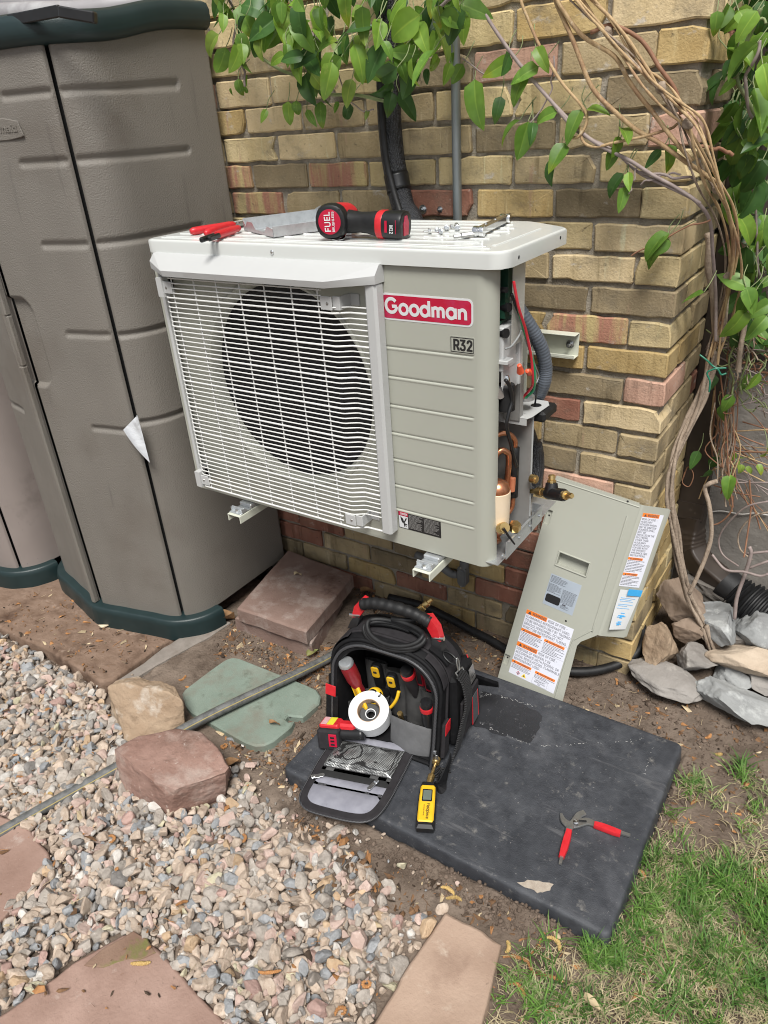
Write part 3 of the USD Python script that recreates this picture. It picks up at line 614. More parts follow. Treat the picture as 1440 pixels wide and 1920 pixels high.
add('small_print', fine_lines((-.4055, YF - .0006, .7515), (1, 0, 0), (0, 0, 1), 12, .044, .0022, .0033, g), m_dkgrey, ds, smooth=False)
# base tray, back, corner post and what the open side shows
tray = MB().box(X0 + .004, XI - .004, YF + .006, -.165, ZB_ + .012, ZB_ + .014)
tray.box(XI - .006, XI - .003, YF + .05, -.265, ZB_ + .004, ZB_ + .052, .001).box(XI - .03, XI - .004, -.268, -.265, ZB_ + .004, ZB_ + .052).box(XI - .0022, XI - .0010, -.335, -.325, ZB_ + .006, ZB_ + .060, .0004)
tray.box(XI - .0032, XI + .002, YF + .055, -.262, ZB_ + .0515, ZB_ + .0535, .0005)
bt = add('base_tray', tray, m_galv, ac, smooth=30)
for y in (-.505, -.41, -.345, -.285): add('screw', lathe([(0, .004), (.004, .0036), (.005, 0)], (XI - .003, y, ZB_ + .030), (1, 0, 0), 8), m_zinc, bt)
add('back_panel', MB().box(X0, XI - .150, -.175, -.17, ZB_ + .01, ZT).box(X0 + .4, X0 + .402, YF + .05, -.17, ZB_ + .02, ZT), m_dkgrey, ac)
post = MB().box(XI - .020, XI - .018, -.432, -.400, 1.19, ZT).box(XI - .050, XI - .0185, -.402, -.400, 1.00, ZT)
m_clear = usdkit.material(stage, '/World/Looks/clear_plastic', {'t': ('transparent_bsdf', {'color': (.96, .97, .96)}), 'd': ('principled_bsdf', {'base_color': (.55, .53, .48), 'roughness': .25}), 'm': ('mix_closure', {'fac': .45})}, [('t.BSDF', 'm.closure1'), ('d.BSDF', 'm.closure2')], surface='m.closure')
add('clear_cover', MB().box(XI - .009, XI - .0075, -.468, -.408, 1.18, ZT - .004).box(XI - .06, XI - .0085, -.4085, -.407, 1.10, ZT - .004), m_clear, ac)
el = add('electronics_box', MB().box(XI - .080, XI - .016, -.492, -.425, 1.13, 1.225, .003).box(XI - .020, XI - .017, -.49, -.41, 1.08, 1.15).box(XI - .050, XI - .002, -.500, -.470, 1.150, 1.158, .001).box(XI - .05, XI - .012, -.415, -.405, 1.08, 1.26, .002), m_hood, ac)
add('circuit_board', MB().box(XI - .075, XI - .030, -.485, -.42, 1.228, 1.234).box(XI - .05, XI - .02, -.478, -.455, 1.24, 1.30).box(XI - .04, XI - .018, -.470, -.445, 1.28, 1.345), pm('board_green', (.008, .035, .020), (.012, .05, .03), scale=70, rough=.4), el)
for y, z, r in ((-.484, 1.212, .010), (-.472, 1.262, .009), (-.488, 1.30, .006)): add('capacitor', lathe([(0, .012), (r, .012), (r, -.02), (0, -.02)], (XI - .022, y, z), (1, -.3, .1), 16), m_black, el)
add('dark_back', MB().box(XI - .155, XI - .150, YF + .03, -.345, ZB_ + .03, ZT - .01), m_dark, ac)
cp_ = MB().lathe([(0, .0), (.07, .0), (.078, -.02), (.078, -.30), (0, -.30)], (XI - .215, -.435, 1.045), (0, 0, 1), 28)
comp = add('compressor', cp_, m_black, ac, smooth=40)
add('terminal_cap', MB().lathe([(0, .028), (.017, .028), (.020, .022), (.020, -.03), (0, -.03)], (XI - .018, -.468, 1.070), (0, 0, 1), 20), m_rubber, comp, smooth=40)
add('acorn_nut', MB().lathe([(0, .016), (.006, .014), (.0085, .006), (.009, 0), (.011, -.001), (.011, -.006), (0, -.006)], (XI - .018, -.470, 1.104), (0, 0, 1), 14), m_chrome, comp)
add('capacitor_end', MB().lathe([(0, .004), (.013, .004), (.014, 0), (.014, -.02), (0, -.02)], (XI - .022, -.492, 1.085), (1, -.5, .15), 18), m_zinc, comp)
# service compartment: sheet-steel flange, shelf, tubing
add('service_plate', MB().box(XI - .026, XI - .002, -.347, -.3455, .715, .992, .0005), m_hood, ac, smooth=30, label='white folded steel edge of the service compartment')
add('service_wall', MB().box(XI - .150, XI - .003, -.3555, -.354, .69, .978), m_dkgrey, ac)
add('divider_plate', MB().box(XI - .060, XI - .020, -.3915, -.390, .985, 1.175).box(XI - .0205, XI - .019, -.3915, -.372, .985, 1.12), m_dkgrey, ac)
sh = add('service_shelf', prism([(XI - .085, -.388), (XI - .002, -.388), (XI + .004, -.372), (XI + .010, -.285), (XI - .002, -.262), (XI - .085, -.262)], .0025, ((0, 0, .990), (1, 0, 0), (0, 1, 0), (0, 0, 1)), .0006).box(XI - .085, XI - .003, -.388, -.386, .974, .991), m_hood, ac, smooth=30)
for y in (-.372, -.360): sh_ = add('slot', box(XI - .07, XI - .018, y - .0012, y + .0012, .9926, .9930), m_dkgrey, sh)
add('grommet', lathe([(0, .0012), (.011, .0012), (.013, 0), (.013, -.001)], (XI - .017, -.300, .9926), (0, 0, 1), 20), m_black, sh)
add('foam_strip', MB().box(XI - .03, XI + .018, -.330, -.250, .962, .988, .006), m_rubber, sh)
for i, (pts, r, mt, nm) in enumerate((
        ([(XI - .075, -.445, .925), (XI - .070, -.440, .945), (XI - .055, -.425, .958), (XI - .040, -.405, .955), (XI - .030, -.390, .935), (XI - .030, -.388, .915)], .0062, m_copper, 'copper_tube'),
        ([(XI - .030, -.388, .915), (XI - .031, -.389, .785)], .0115, m_rubber, 'insulated_tube'),
        ([(XI - .031, -.389, .785), (XI - .033, -.392, .755), (XI - .045, -.408, .735), (XI - .062, -.425, .745), (XI - .066, -.43, .775)], .0062, m_copper, 'copper_tube'),
        ([(XI - .060, -.445, .750), (XI - .058, -.440, .890), (XI - .050, -.432, .918), (XI - .040, -.420, .916), (XI - .034, -.412, .890), (XI - .040, -.418, .765)], .0072, m_copper, 'copper_tube'),
        ([(XI - .045, -.480, 1.0), (XI - .045, -.480, .870)], .009, m_copper, 'copper_tube'),
        ([(XI - .028, -.487, .705), (XI - .05, -.470, .725), (XI - .08, -.44, .74)], .014, m_copper, 'copper_tube'))):
    add(nm, tube(smooth_path(pts, 6), r, 12), mt, ac, smooth=True)
add('copper_clip', MB().lathe([(.0, .018), (.0065, .018), (.0075, .016), (.0075, -.018), (0, -.018)], (XI - .028, -.402, .825), (0.05, 0, 1), 14), pm('orange_copper', (.60, .20, .10), (.68, .26, .14), scale=30, rough=.4, metal=.4), ac)
ra = add('receiver', MB().lathe([(.012, .0), (.024, -.008), (.028, -.020), (.028, -.030)], (XI - .030, -.478, .868), (0, 0, 1), 22).lathe([(.026, .0), (.010, -.022)], (XI - .030, -.478, .745), (0, 0, 1), 22), m_copper, ac, smooth=50)
add('sleeve', MB().lathe([(.0285, 0), (.030, -.002), (.027, -.095), (.0255, -.097)], (XI - .030, -.478, .842), (0, 0, 1), 22), pm('cream_sleeve', (.62, .50, .35), (.66, .54, .40), scale=20, rough=.6), ra, smooth=50)
for i, (pts, r, mt, nm) in enumerate((
        ([(-0.2, -0.493, 1.319), (-0.196, -0.476, 1.266), (-0.194, -0.44, 1.209), (-0.193, -0.409, 1.143), (-0.195, -0.391, 1.09), (-0.203, -0.376, 1.065), (-0.225, -0.359, 1.038), (-0.232, -0.361, 1.027)], .0030, pm('red_wire', (.50, .02, .03), (.55, .04, .06), rough=.35), 'red_wire'),
        ([(-0.204, -0.47, 1.28), (-0.203, -0.436, 1.218), (-0.196, -0.389, 1.125), (-0.198, -0.374, 1.078), (-0.207, -0.357, 1.05), (-0.22, -0.356, 1.035), (-0.226, -0.359, 1.029)], .0030, pm('green_wire', (.01, .22, .09), (.02, .28, .12), rough=.35), 'green_wire'),
        ([(-0.208, -0.484, 1.292), (-0.208, -0.454, 1.255), (-0.208, -0.416, 1.213), (-0.206, -0.383, 1.159)], .0034, m_black, 'black_wire'),
        ([(-0.206, -0.468, 1.29), (-0.206, -0.431, 1.234), (-0.202, -0.402, 1.176), (-0.198, -0.374, 1.109), (-0.2, -0.36, 1.077)], .0016, m_hood, 'white_wire'),
        ([(-0.2, -0.43, 1.188), (-0.196, -0.402, 1.147), (-0.195, -0.375, 1.109), (-0.196, -0.355, 1.085), (-0.198, -0.361, 1.07)], .0015, m_grey, 'grey_wire'),
        ([(-0.205, -0.338, 1.059), (-0.22, -0.308, 1.015), (-0.226, -0.298, 0.995)], .0022, m_black, 'cable'),
        ([(-0.207, -0.51, 1.188), (-0.205, -0.488, 1.187), (-0.205, -0.452, 1.198), (-0.207, -0.432, 1.208)], .0022, m_grey, 'grey_wire'),
        ([(-0.207, -0.507, 1.121), (-0.204, -0.492, 1.102), (-0.204, -0.479, 1.068), (-0.206, -0.49, 1.041), (-0.208, -0.495, 1.012), (-0.21, -0.469, 0.964), (-0.213, -0.44, 0.912), (-0.214, -0.422, 0.884)], .0042, m_black, 'black_cable'))):
    add(nm, tube(smooth_path(pts, 6), r, 8), mt, ac, smooth=True)
for c, d in (((-0.2, -0.451, 1.129), (.1, -.55, .8)), ((-0.2, -0.404, 1.109), (.1, -.75, .35))):
    add('wire_nut', MB().lathe([(0, .014), (.0045, .013), (.0065, 0), (.0085, -.010), (.0075, -.011), (0, -.011)], c, d, 12), pm('red_orange_nut', (.66, .08, .03), (.72, .12, .05), scale=60, rough=.4) if '_nutm' not in globals() else _nutm, ac)
    _nutm = '/World/Looks/red_orange_nut'
lk = MB().lathe([(.012, .012), (.016, .012), (.0165, .008), (.021, .0078), (.0215, .0), (.012, .0)], (-0.232, -0.342, 1.021), (0, 0, 1), 16)
add('lock_nut', lk, m_galv, ac, smooth=30)
# liquid-tight conduit curving from the box down to the shelf (ribs moulded in)
cpts = smooth_path([(-0.28, -0.317, 1.243), (-0.255, -0.319, 1.209), (-0.235, -0.302, 1.168), (-0.222, -0.279, 1.123), (-0.218, -0.261, 1.073), (-0.222, -0.257, 1.034), (-0.24, -0.242, 0.995), (-0.265, -0.226, 0.949)], 26)
add('flexible_conduit', tube(cpts, .0162 + .0004 * np.sign(np.sin(np.arange(len(cpts)) * 1.6)), 16), pm('blue_grey_conduit', (.075, .088, .108), (.105, .12, .142), scale=30, rough=.38), ac, smooth=35)
# pipe insulation bulging out behind the service plate, brass service valve
m_braid = usdkit.material(stage, '/World/Looks/braided_sleeve', {'g': ('geometry', {}), 'v': ('voronoi_texture', {'scale': 330.0, 'randomness': .35}), 'r': ('rgb_ramp', {'ramp': [(.15, (.075, .08, .09)), (.5, (.007, .007, .009))]}), 'p': ('principled_bsdf', {'roughness': .45}), 'b': ('bump', {'distance': .0025, 'strength': 1.0, 'invert': True})},
    [('g.position', 'v.vector'), ('v.distance', 'r.fac'), ('r.color', 'p.base_color'), ('v.distance', 'b.height'), ('b.normal', 'p.normal')], surface='p.BSDF')
add('line_set_sleeve', tube(smooth_path([(-0.278, -0.23, 0.91), (-0.265, -0.21, 0.845), (-0.261, -0.2, 0.788), (-0.262, -0.215, 0.739), (-0.267, -0.24, 0.71)], 8), [.018] * 8 + [.026] * 17 + [.018] * 8, 16), m_braid, ac, smooth=True)
sv_ = MB().lathe([(0, .012), (.006, .012), (.007, .009), (.010, .009), (.011, .006), (.011, -.006), (0, -.006)], (-0.196, -0.363, 0.83), (1, -.3, .1), 14)
add('service_valve', sv_, m_brass, ac)
add('loose_flare_nut', MB().lathe([(.007, .010), (.012, .010), (.014, .006), (.014, -.012), (.008, -.012)], (-0.206, -0.507, 0.764), (.6, -.5, .5), 14).lathe([(.0085, .011), (.0130, .011), (.0155, .005), (.0155, -.008), (.009, -.008)], (-0.212, -0.429, 0.726), (.1, -.1, 1), 6), m_brass, ac, smooth=30)
add('valve_stem', tube([(-0.2, -0.52, 0.772), (-0.19, -0.514, 0.751), (-0.183, -0.493, 0.719)], [.003, .003, .002], 8), m_black, ac)
# valve core tool screwed to the service port
vt = thing('valve_core_tool', 'black and brass valve core tool screwed to the service port', 'tool', (-0.16, -0.348, 0.802))
o = np.array((-0.185, -0.36, 0.796)); o2 = np.array((-0.085, -0.431, 0.842)); ax = nrm(o2 - o); up = nrm(np.array([0, .25, 1.0]) - ax * (np.array([0, .25, 1.0]) @ ax)); LL = np.linalg.norm(o2 - o)
add('body', MB().lathe([(0, LL * .36), (0.0134, LL * .36), (0.0147, LL * .40), (0.0147, LL * .88), (0.0128, LL * .92), (0, LL * .92)], o, ax, 16).lathe([(0.0154, -.002), (0.0160, .004), (0.0141, .024), (0.0109, .026), (0, .026)], o + ax * LL * .48, up, 16).box(-.012, .012, -.010, .010, -.012, .026, .003, M=(o + ax * LL * .48, ax, np.cross(up, ax), up)), m_black, vt, smooth=40)
add('brass_fitting', MB().lathe([(0, -.03), (0.0064, -.03), (0.0064, -.004), (0.0102, -.002), (0.0115, .004), (0.0115, LL * .20), (0.0096, LL * .22), (0.0122, LL * .25), (0.0122, LL * .36), (0, LL * .36)], o, ax, 14), m_brass, vt, smooth=30)
add('brass_cap', MB().lathe([(0, LL * .92), (0.0109, LL * .92), (0.0109, LL * .97), (0.0064, LL * .98), (0.0070, LL * 1.12), (0.0051, LL * 1.15), (0, LL * 1.15)], o, ax, 10).lathe([(0.0102, .025), (0.0109, .030), (0.0077, .033), (0.0083, .042), (0.0051, .045), (0, .045)], o + ax * LL * .48, up, 10), m_brass, vt, smooth=30)
# ---------------------------------------------------------------- wall bracket
br = thing('wall_bracket', 'beige steel wall bracket with two arms under the air conditioner', 'bracket', (-.7, -.02, .85))
m_brk = pm('bracket_cream', (.49, .50, .42), (.53, .54, .46), scale=10, rough=.42)
rl = MB().box(-1.16, -.2290, -.0085, -.0055, 1.030, 1.092, .0008).box(-1.16, -.2290, -.0395, -.0083, 1.0900, 1.0925, .0008).box(-1.16, -.2290, -.0395, -.0083, 1.0295, 1.032, .0008).box(-1.16, -.2290, -.0400, -.0375, 1.032, 1.040, .0008)
add('rail', rl, m_brk, br)
add('anchor_bolt', MB().lathe([(.011, 0), (.011, .002), (.0078, .002), (.0078, .008), (.0042, .008), (.0042, .019), (0, .0195)], (-.252, -.0086, 1.060), (0, -1, 0), 12), m_zinc, br)
for xc in (-.382, -1.012):
    arm = MB().box(xc - .0245, xc + .0245, -.596, -.012, .6372, .6400, .0008)
    arm.box(xc - .0245, xc - .0217, -.596, -.012, .617, .6374, .0008).box(xc + .0217, xc + .0245, -.596, -.012, .617, .6374, .0008)
    a = add('arm', arm, m_brk, br); add('upright', MB().box(xc - .024, xc + .024, -.044, -.0415, .55, 1.10, .0008).box(xc - .024, xc - .0215, -.0415, -.010, .55, 1.10), m_brk, br)
    mt = MB().box(xc - .024, xc + .022, -.588, -.545, .6402, .6440, .0015).box(xc - .024, xc + .022, -.575, -.572, .643, .6565, .001)
    for s in (-1, 1): mt.add(*prism([(0, 0), (.024, 0), (.012, .011), (0, .013)], .002, ((xc + s * .021, -.582, .6436), (0, 1, 0), (0, 0, 1), (1, 0, 0))).mesh())
    mt.box(xc - .024, xc + .022, -.545, -.47, .6402, .6550, .003)
    mm = add('foot_mount', mt, m_galv, br, label=None)
    add('bolt', MB().lathe([(.009, 0), (.009, .0015), (.0065, .0015), (.0065, .007), (0, .0075)], (xc, -.578, .6440), (0, 0, 1), 6), m_zinc, mm)
# ---------------------------------------------------------------- conduits on the wall
ct = thing('conduit', 'thin galvanised steel conduit running straight up the brick wall', 'conduit', (-.5785, -.022, 1.4))
add('pipe', tube([(-.5785, -.022, 1.30), (-.5785, -.022, 2.6)], .0117, 16), pm('weathered_galvanised', (.20, .225, .23), (.30, .325, .33), scale=25, rough=.45, metal=.7, stretch=(1, 1, .2)), ct, smooth=True)
m_boxg = pm('grey_conduit_body', (.12, .122, .12), (.16, .162, .16), scale=25, rough=.5, spots=[((.22, .2, .17), 40, .6, .8)])
cb = thing('conduit_elbow', 'grey conduit elbow body fixed low on the shaded wall', 'conduit', (-0.578, -0.03, 0.222))
o = np.array((-0.578, -0.03, 0.233))
add('housing', prism(rrect(.034, .082, .0165), .030, ((o[0], -.002, o[2] - .004), (1, 0, 0), (0, 0, 1), (0, -1, 0)), .003), m_boxg, cb, smooth=40)
add('cover', prism(rrect(.027, .060, .0130), .0035, ((o[0], -.032, o[2] - .004), (1, 0, 0), (0, 0, 1), (0, -1, 0)), .001), m_boxg, cb, smooth=40)
for dz in (.034, -.042): add('screw', lathe([(0, .003), (.003, .0025), (.0036, 0)], (o[0], -.032, o[2] + dz), (0, -1, 0), 10), m_zinc, cb)
add('riser', MB().lathe([(.0165, -.036), (.0165, -.012), (.0125, -.012), (.0125, .17)], (o[0] + .006, -.018, o[2] + .070), (0, 0, 1), 16), m_boxg, cb, smooth=40)
add('side_pipe', tube(smooth_path([(-0.594, -0.02, 0.227), (-0.625, -0.02, 0.223), (-0.662, -0.024, 0.243), (-0.701, -0.03, 0.257), (-0.757, -0.03, 0.267)], 6), .0135, 14), m_boxg, cb, smooth=True)
ls = thing('line_set', 'black mesh covered refrigerant line hanging down the wall behind the unit', 'pipe', (-0.754, -0.05, 1.582))
P_ = [(-0.747, -0.045, 1.891), (-0.757, -0.045, 1.76), (-0.763, -0.045, 1.643), (-0.757, -0.05, 1.544), (-0.739, -0.06, 1.467), (-0.713, -0.075, 1.403), (-0.67, -0.1, 1.36)]
add('sleeve', tube(smooth_path(P_ + [(P_[-1][0] + .02, -.13, 1.24), (P_[-1][0] + .04, -.14, 1.0)], 8), .031, 20, flat=1), m_braid, ls, smooth=True)
add('cable', tube(smooth_path([(-0.744, -0.085, 1.888), (-0.756, -0.085, 1.759), (-0.759, -0.086, 1.644), (-0.752, -0.09, 1.534), (-0.729, -0.1, 1.458), (-0.706, -0.11, 1.407), (-0.676, -0.13, 1.364)], 8), .0085, 10), m_rubber, ls, smooth=True)
tp = smooth_path(P_, 8)[30:36]
add('tape_band', tube(tp, .0335, 20), m_black, ls, smooth=True)
for (u, r) in (((-0.696, 0, 1.391), .012), ((-0.642, 0, 1.391), .008)):
    an = thing('wall_anchor', 'bright washer and nut bolted into the brick %s' % ('nearest the black line set' if r > .01 else 'between the larger bolt and the steel conduit'), 'bolt', u)
    add('washer', lathe([(r, 0), (r, .002), (0, .002)], np.array(u) + (0, -.002, 0), (0, -1, 0), 18), m_zinc, an)
    add('nut', lathe([(r * .6, .002), (r * .6, .009), (r * .3, .009), (r * .3, .014), (0, .014)], np.array(u) + (0, -.002, 0), (0, -1, 0), 6), m_zinc, an)

# ---------------------------------------------------------------- removed side cover leaning on the wall corner, with its labels
pr, pu = nrm([.99251, -.03572, -.11683]), nrm([.12216, .29018, .94914]); pn = np.cross(pr, pu); po = np.array([-.34917, -.21168, .03376]) - pu * .035
pf = lambda r, u, d=0.0: po + pr * r + pu * (u + .035) + pn * d
cover = thing('cover_panel', 'beige side cover with warning labels leaning against the wall corner behind the pad', 'panel', pf(.12, -.03))
cm = MB(); T_ = .0012
oc = [(0, -.035), (.218, -.035), (.205, .205), (.212, .222), (.243, .254), (.252, .264), (.252, .671), (0, .671)]
hole = [(.074, .418), (.168, .418), (.168, .460), (.074, .460)]
tabh = [[(.0012, .524), (.020, .524), (.020, .570), (.0012, .570)], [(.0012, .044), (.020, .044), (.020, .079), (.0012, .079)]]
cm.prism(oc, T_, (pf(0, 0), pr, pu, pn), holes=[np.array(h_) for h_ in [hole] + tabh])
bx = [(0, 0)] + [(.013 * math.sin(a), .013 * (1 - math.cos(a))) for a in np.linspace(.1, .82, 6)]; bx.append((bx[-1][0] + 0.074 * math.cos(.82), bx[-1][1] + 0.074 * math.sin(.82))); bx.append((bx[-1][0] + .006, bx[-1][1] + .012))
us = (.264, .6715); gr = []
for i, (a, b) in enumerate(bx):
    lo_ = .264 + max(0, a - .06) * .55
    gr.append([pf(.252 + a, lo_ + (us[1] - .004 * (i > 7) - lo_) * t, T_ - b) for t in np.linspace(0, 1, 20)])
cm.sheet(np.array(gr).transpose(1, 0, 2), .0010)
cm.box(0, .246, .671, .6722, -.012, T_, 0, M=(pf(0, 0), pr, pu, pn)); cm.box(0, .0012, .0, .67, -.016, .0, 0, M=(pf(0, 0), pr, pu, pn))
body_ = add('sheet', cm, m_ac, cover, smooth=25)
def rib(pts, w, name='rib'):
    m = MB(); c = [pf(a, b, T_ - .001) for a, b in pts]; m.tube(smooth_path(c, 4) if len(c) > 2 else c, w, 10, flat=.8); add(name, m, m_ac, cover, smooth=True)
rib([(.226, .628), (.229, .50), (.233, .285), (.230, .268), (.197, .226), (.190, .210), (.188, .15), (.192, -.02)], .0034)
rib([(.006, .660), (.135, .662), (.25, .663)], .0028)
pk = MB()
for a, b, c, d in ((.071, .171, .415, .4195), (.071, .171, .4585, .463), (.071, .0755, .4195, .4585), (.1665, .171, .4195, .4585)): pk.box(a, b, c, d, -.001, .0042, .0012, M=(pf(0, 0), pr, pu, pn))
pk.box(.072, .170, .416, .462, -.024, -.022, M=(pf(0, 0), pr, pu, pn)); pk.box(.072, .074, .416, .462, -.022, 0, M=(pf(0, 0), pr, pu, pn)).box(.168, .170, .416, .462, -.022, 0, M=(pf(0, 0), pr, pu, pn)).box(.074, .168, .416, .418, -.022, 0, M=(pf(0, 0), pr, pu, pn)).box(.074, .168, .460, .462, -.022, 0, M=(pf(0, 0), pr, pu, pn))
add('grip_recess', pk, m_ac, cover, smooth=30)
for u0, u1 in ((.524, .570), (.044, .079)):
    tb = MB().box(.001, .020, u0, u1, -.0085, -.0075, M=(pf(0, 0), pr, pu, pn)).box(.0195, .0205, u0, u1, -.008, .0005, M=(pf(0, 0), pr, pu, pn)).box(.001, .020, u0 - .0006, u0, -.008, .0005, M=(pf(0, 0), pr, pu, pn)).box(.001, .020, u1, u1 + .0006, -.008, .0005, M=(pf(0, 0), pr, pu, pn))
    t_ = add('tab_recess', tb, m_ac, cover, smooth=30); add('screw_hole', lathe([(0, .0003), (.0028, .0003), (.003, 0)], pf(.010, (u0 + u1) / 2 + .004, -.0074), pn, 10), m_dark, cover)
for r_, u_ in ((.152, .264), (.215, .668)): add('screw_hole', lathe([(0, .0004), (.0030, .0004), (.0032, 0)], pf(r_, u_, T_), pn, 12), m_dark, cover)
m_paper = pm('label_white', (.60, .61, .68), (.63, .64, .71), scale=20, rough=.4); m_label2 = pm('label_blue_grey', (.36, .41, .47), (.40, .45, .51), scale=20, rough=.35, metal=.2); m_print = pm('label_print', (.05, .05, .06), (.07, .07, .08), rough=.5)
class Lab:
    """A label on a plane: local x, y in metres from its top-left corner (y down)."""
    def __init__(s, name, o, ux, uy, w, h, mat, label=None, taper=0):
        s.o, s.ux, s.uy, s.uz, s.k = np.asarray(o), ux, uy, np.cross(ux, uy), 0
        s.t = add(name, prism([(0, -h), (w, -h), (w, 0), (0, 0)], .0004, (s.o, ux, uy, s.uz)), mat, cover, smooth=False, label=label); s.ink, s.col = MB(), {}
    def bar(s, x0, x1, y0, y1, mat): add('colour_band', box(x0, x1, -y1, -y0, .0004, .0006, M=(s.o, s.ux, s.uy, s.uz)), mat, s.t, smooth=False)
    def txt(s, t, x, y, h, w=None, bold=False): s.ink.text(t, h, (s.o + s.ux * x - s.uy * y + s.uz * .0006, s.ux, s.uy, s.uz), .0002, bold, width=w)
    def fine(s, x, y, n, w, hh, pitch, g): s.ink.add(*fine_lines(s.o + s.ux * x - s.uy * y + s.uz * .0004, s.ux, s.uy, n, w, hh, pitch, g).mesh())
    def tri(s, x, y, h): s.ink.prism([(x, -y), (x + h * 1.1, -y), (x + h * .55, -y + h)], .0002, (s.o + s.uz * .0006, s.ux, s.uy, s.uz))
    def done(s):
        for i, (m, b) in enumerate(s.col.items()): add('colour_band', b, m, s.t, smooth=False)
        add('print', s.ink, m_print, s.t, smooth=False)
g = np.random.default_rng(8); m_or = m_orange
W = Lab('warning_label', pf(.029, .2495, T_), pr, pu, .153, .224, m_paper, 'large white warning label with orange headings')
W.bar(.0, .068, .0, .0145, m_or); W.tri(.006, .0125, .0105); W.txt('WARNING', .0205, .0118, .0088, .045, True); W.txt('RISK OF FIRE -', .0725, .0128, .0088, .062)
for i, (t, w) in enumerate((('FLAMMABLE REFRIGERANT USED.', .143), ('TO BE REPAIRED ONLY BY TRAINED', .148), ('SERVICE PERSONNEL. DO NOT', .128), ('PUNCTURE REFRIGERANT TUBING.', .143))): W.txt(t, .003, .0255 + i * .0118, .0080, w)
W.bar(0, .066, .0645, .0735, m_or); W.tri(.006, .0722, .0065); W.txt('AVERTISSEMENT', .016, .0715, .0048, .046, True); W.fine(.003, .0762, 7, .070, .0024, .0044, g)
W.bar(.078, .144, .0665, .0755, m_or); W.tri(.084, .0742, .0065); W.txt('ADVERTENCIA', .094, .0735, .0048, .044, True); W.fine(.079, .0782, 8, .070, .0024, .0044, g)
W.bar(0, .068, .112, .1265, m_or); W.tri(.006, .1245, .0105); W.txt('WARNING', .0205, .1238, .0088, .045, True); W.txt('RISK OF FIRE -', .0725, .1248, .0088, .062)
for i, (t, w) in enumerate((('DISPOSE OF PROPERLY IN', .112), ('ACCORDANCE WITH FEDERAL OR', .144), ('LOCAL REGULATIONS. FLAMMABLE', .149), ('REFRIGERANT USED.', .088))): W.txt(t, .003, .1375 + i * .0118, .0080, w)
W.bar(0, .066, .1765, .1855, m_or); W.tri(.006, .1842, .0065); W.txt('AVERTISSEMENT', .016, .1835, .0048, .046, True); W.fine(.003, .1880, 4, .066, .0024, .0042, g)
W.bar(.080, .146, .1785, .1875, m_or); W.tri(.086, .1862, .0065); W.txt('ADVERTENCIA', .096, .1855, .0048, .044, True); W.fine(.081, .1900, 3, .066, .0024, .0042, g)
for y in (.0640, .1115): W.ink.box(.0, .153, -y - .0003, -y, .0004, .0006, M=(W.o, W.ux, W.uy, W.uz))
m_yel = pm('yellow_print', (.72, .50, .02), (.76, .54, .03), rough=.4)
d_ = MB().prism([(.030, -.2195), (.036, -.2125), (.030, -.2055), (.024, -.2125)], .0003, (W.o + W.uz * .0004, W.ux, W.uy, W.uz)); add('hazard_diamond', d_, m_red, W.t, smooth=False)
d_ = MB().prism([(.0300, -.2172), (.0342, -.2125), (.0300, -.2078), (.0258, -.2125)], .0002, (W.o + W.uz * .0007, W.ux, W.uy, W.uz)); add('diamond_field', d_, m_paper, W.t, smooth=False)
d_ = MB().prism([(.042, -.2185), (.058, -.2185), (.050, -.2050)], .0003, (W.o + W.uz * .0004, W.ux, W.uy, W.uz)); add('hazard_triangle', d_, m_yel, W.t, smooth=False)
for fx, fy in ((.030, .2150), (.050, .2160)): W.ink.prism([(fx - .0018, -fy), (fx + .0018, -fy), (fx + .0024, -fy + .0028), (fx + .0004, -fy + .0062), (fx - .0022, -fy + .003)], .0002, (W.o + W.uz * .001, W.ux, W.uy, W.uz))
for a, b, c, d in ((.078, .128, .2035, .2038), (.078, .128, .2225, .2228), (.078, .0783, .2038, .2225), (.1277, .128, .2038, .2225)): W.ink.box(a, b, -d, -c, .0004, .0006, M=(W.o, W.ux, W.uy, W.uz))
for i, (t, w) in enumerate((('Refrigerant', .030), ('Safety Group', .036), ('A2L', .010))): W.txt(t, .103 - w / 2, .2093 + i * .0057, .0042, w)
W.done()
Rp = Lab('rating_plate', pf(.069, .3875, T_), pr, pu, .096, .1, m_label2, 'blue grey rating plate of small print')
Rp.fine(.003, .004, 6, .055, .0022, .0038, g); Rp.fine(.002, .030, 8, .042, .0022, .0036, g); Rp.fine(.048, .034, 12, .044, .0022, .0036, g); Rp.fine(.054, .082, 4, .026, .0018, .0028, g)
Rp.col.setdefault(m_ink, MB()).prism(rrect(.046, .026, .006) + [.0265, -.076], .0003, (Rp.o + Rp.uz * .0004, Rp.ux, Rp.uy, Rp.uz)); Rp.fine(.058, .0775, 1, .012, .006, .007, g)
Rp.done()
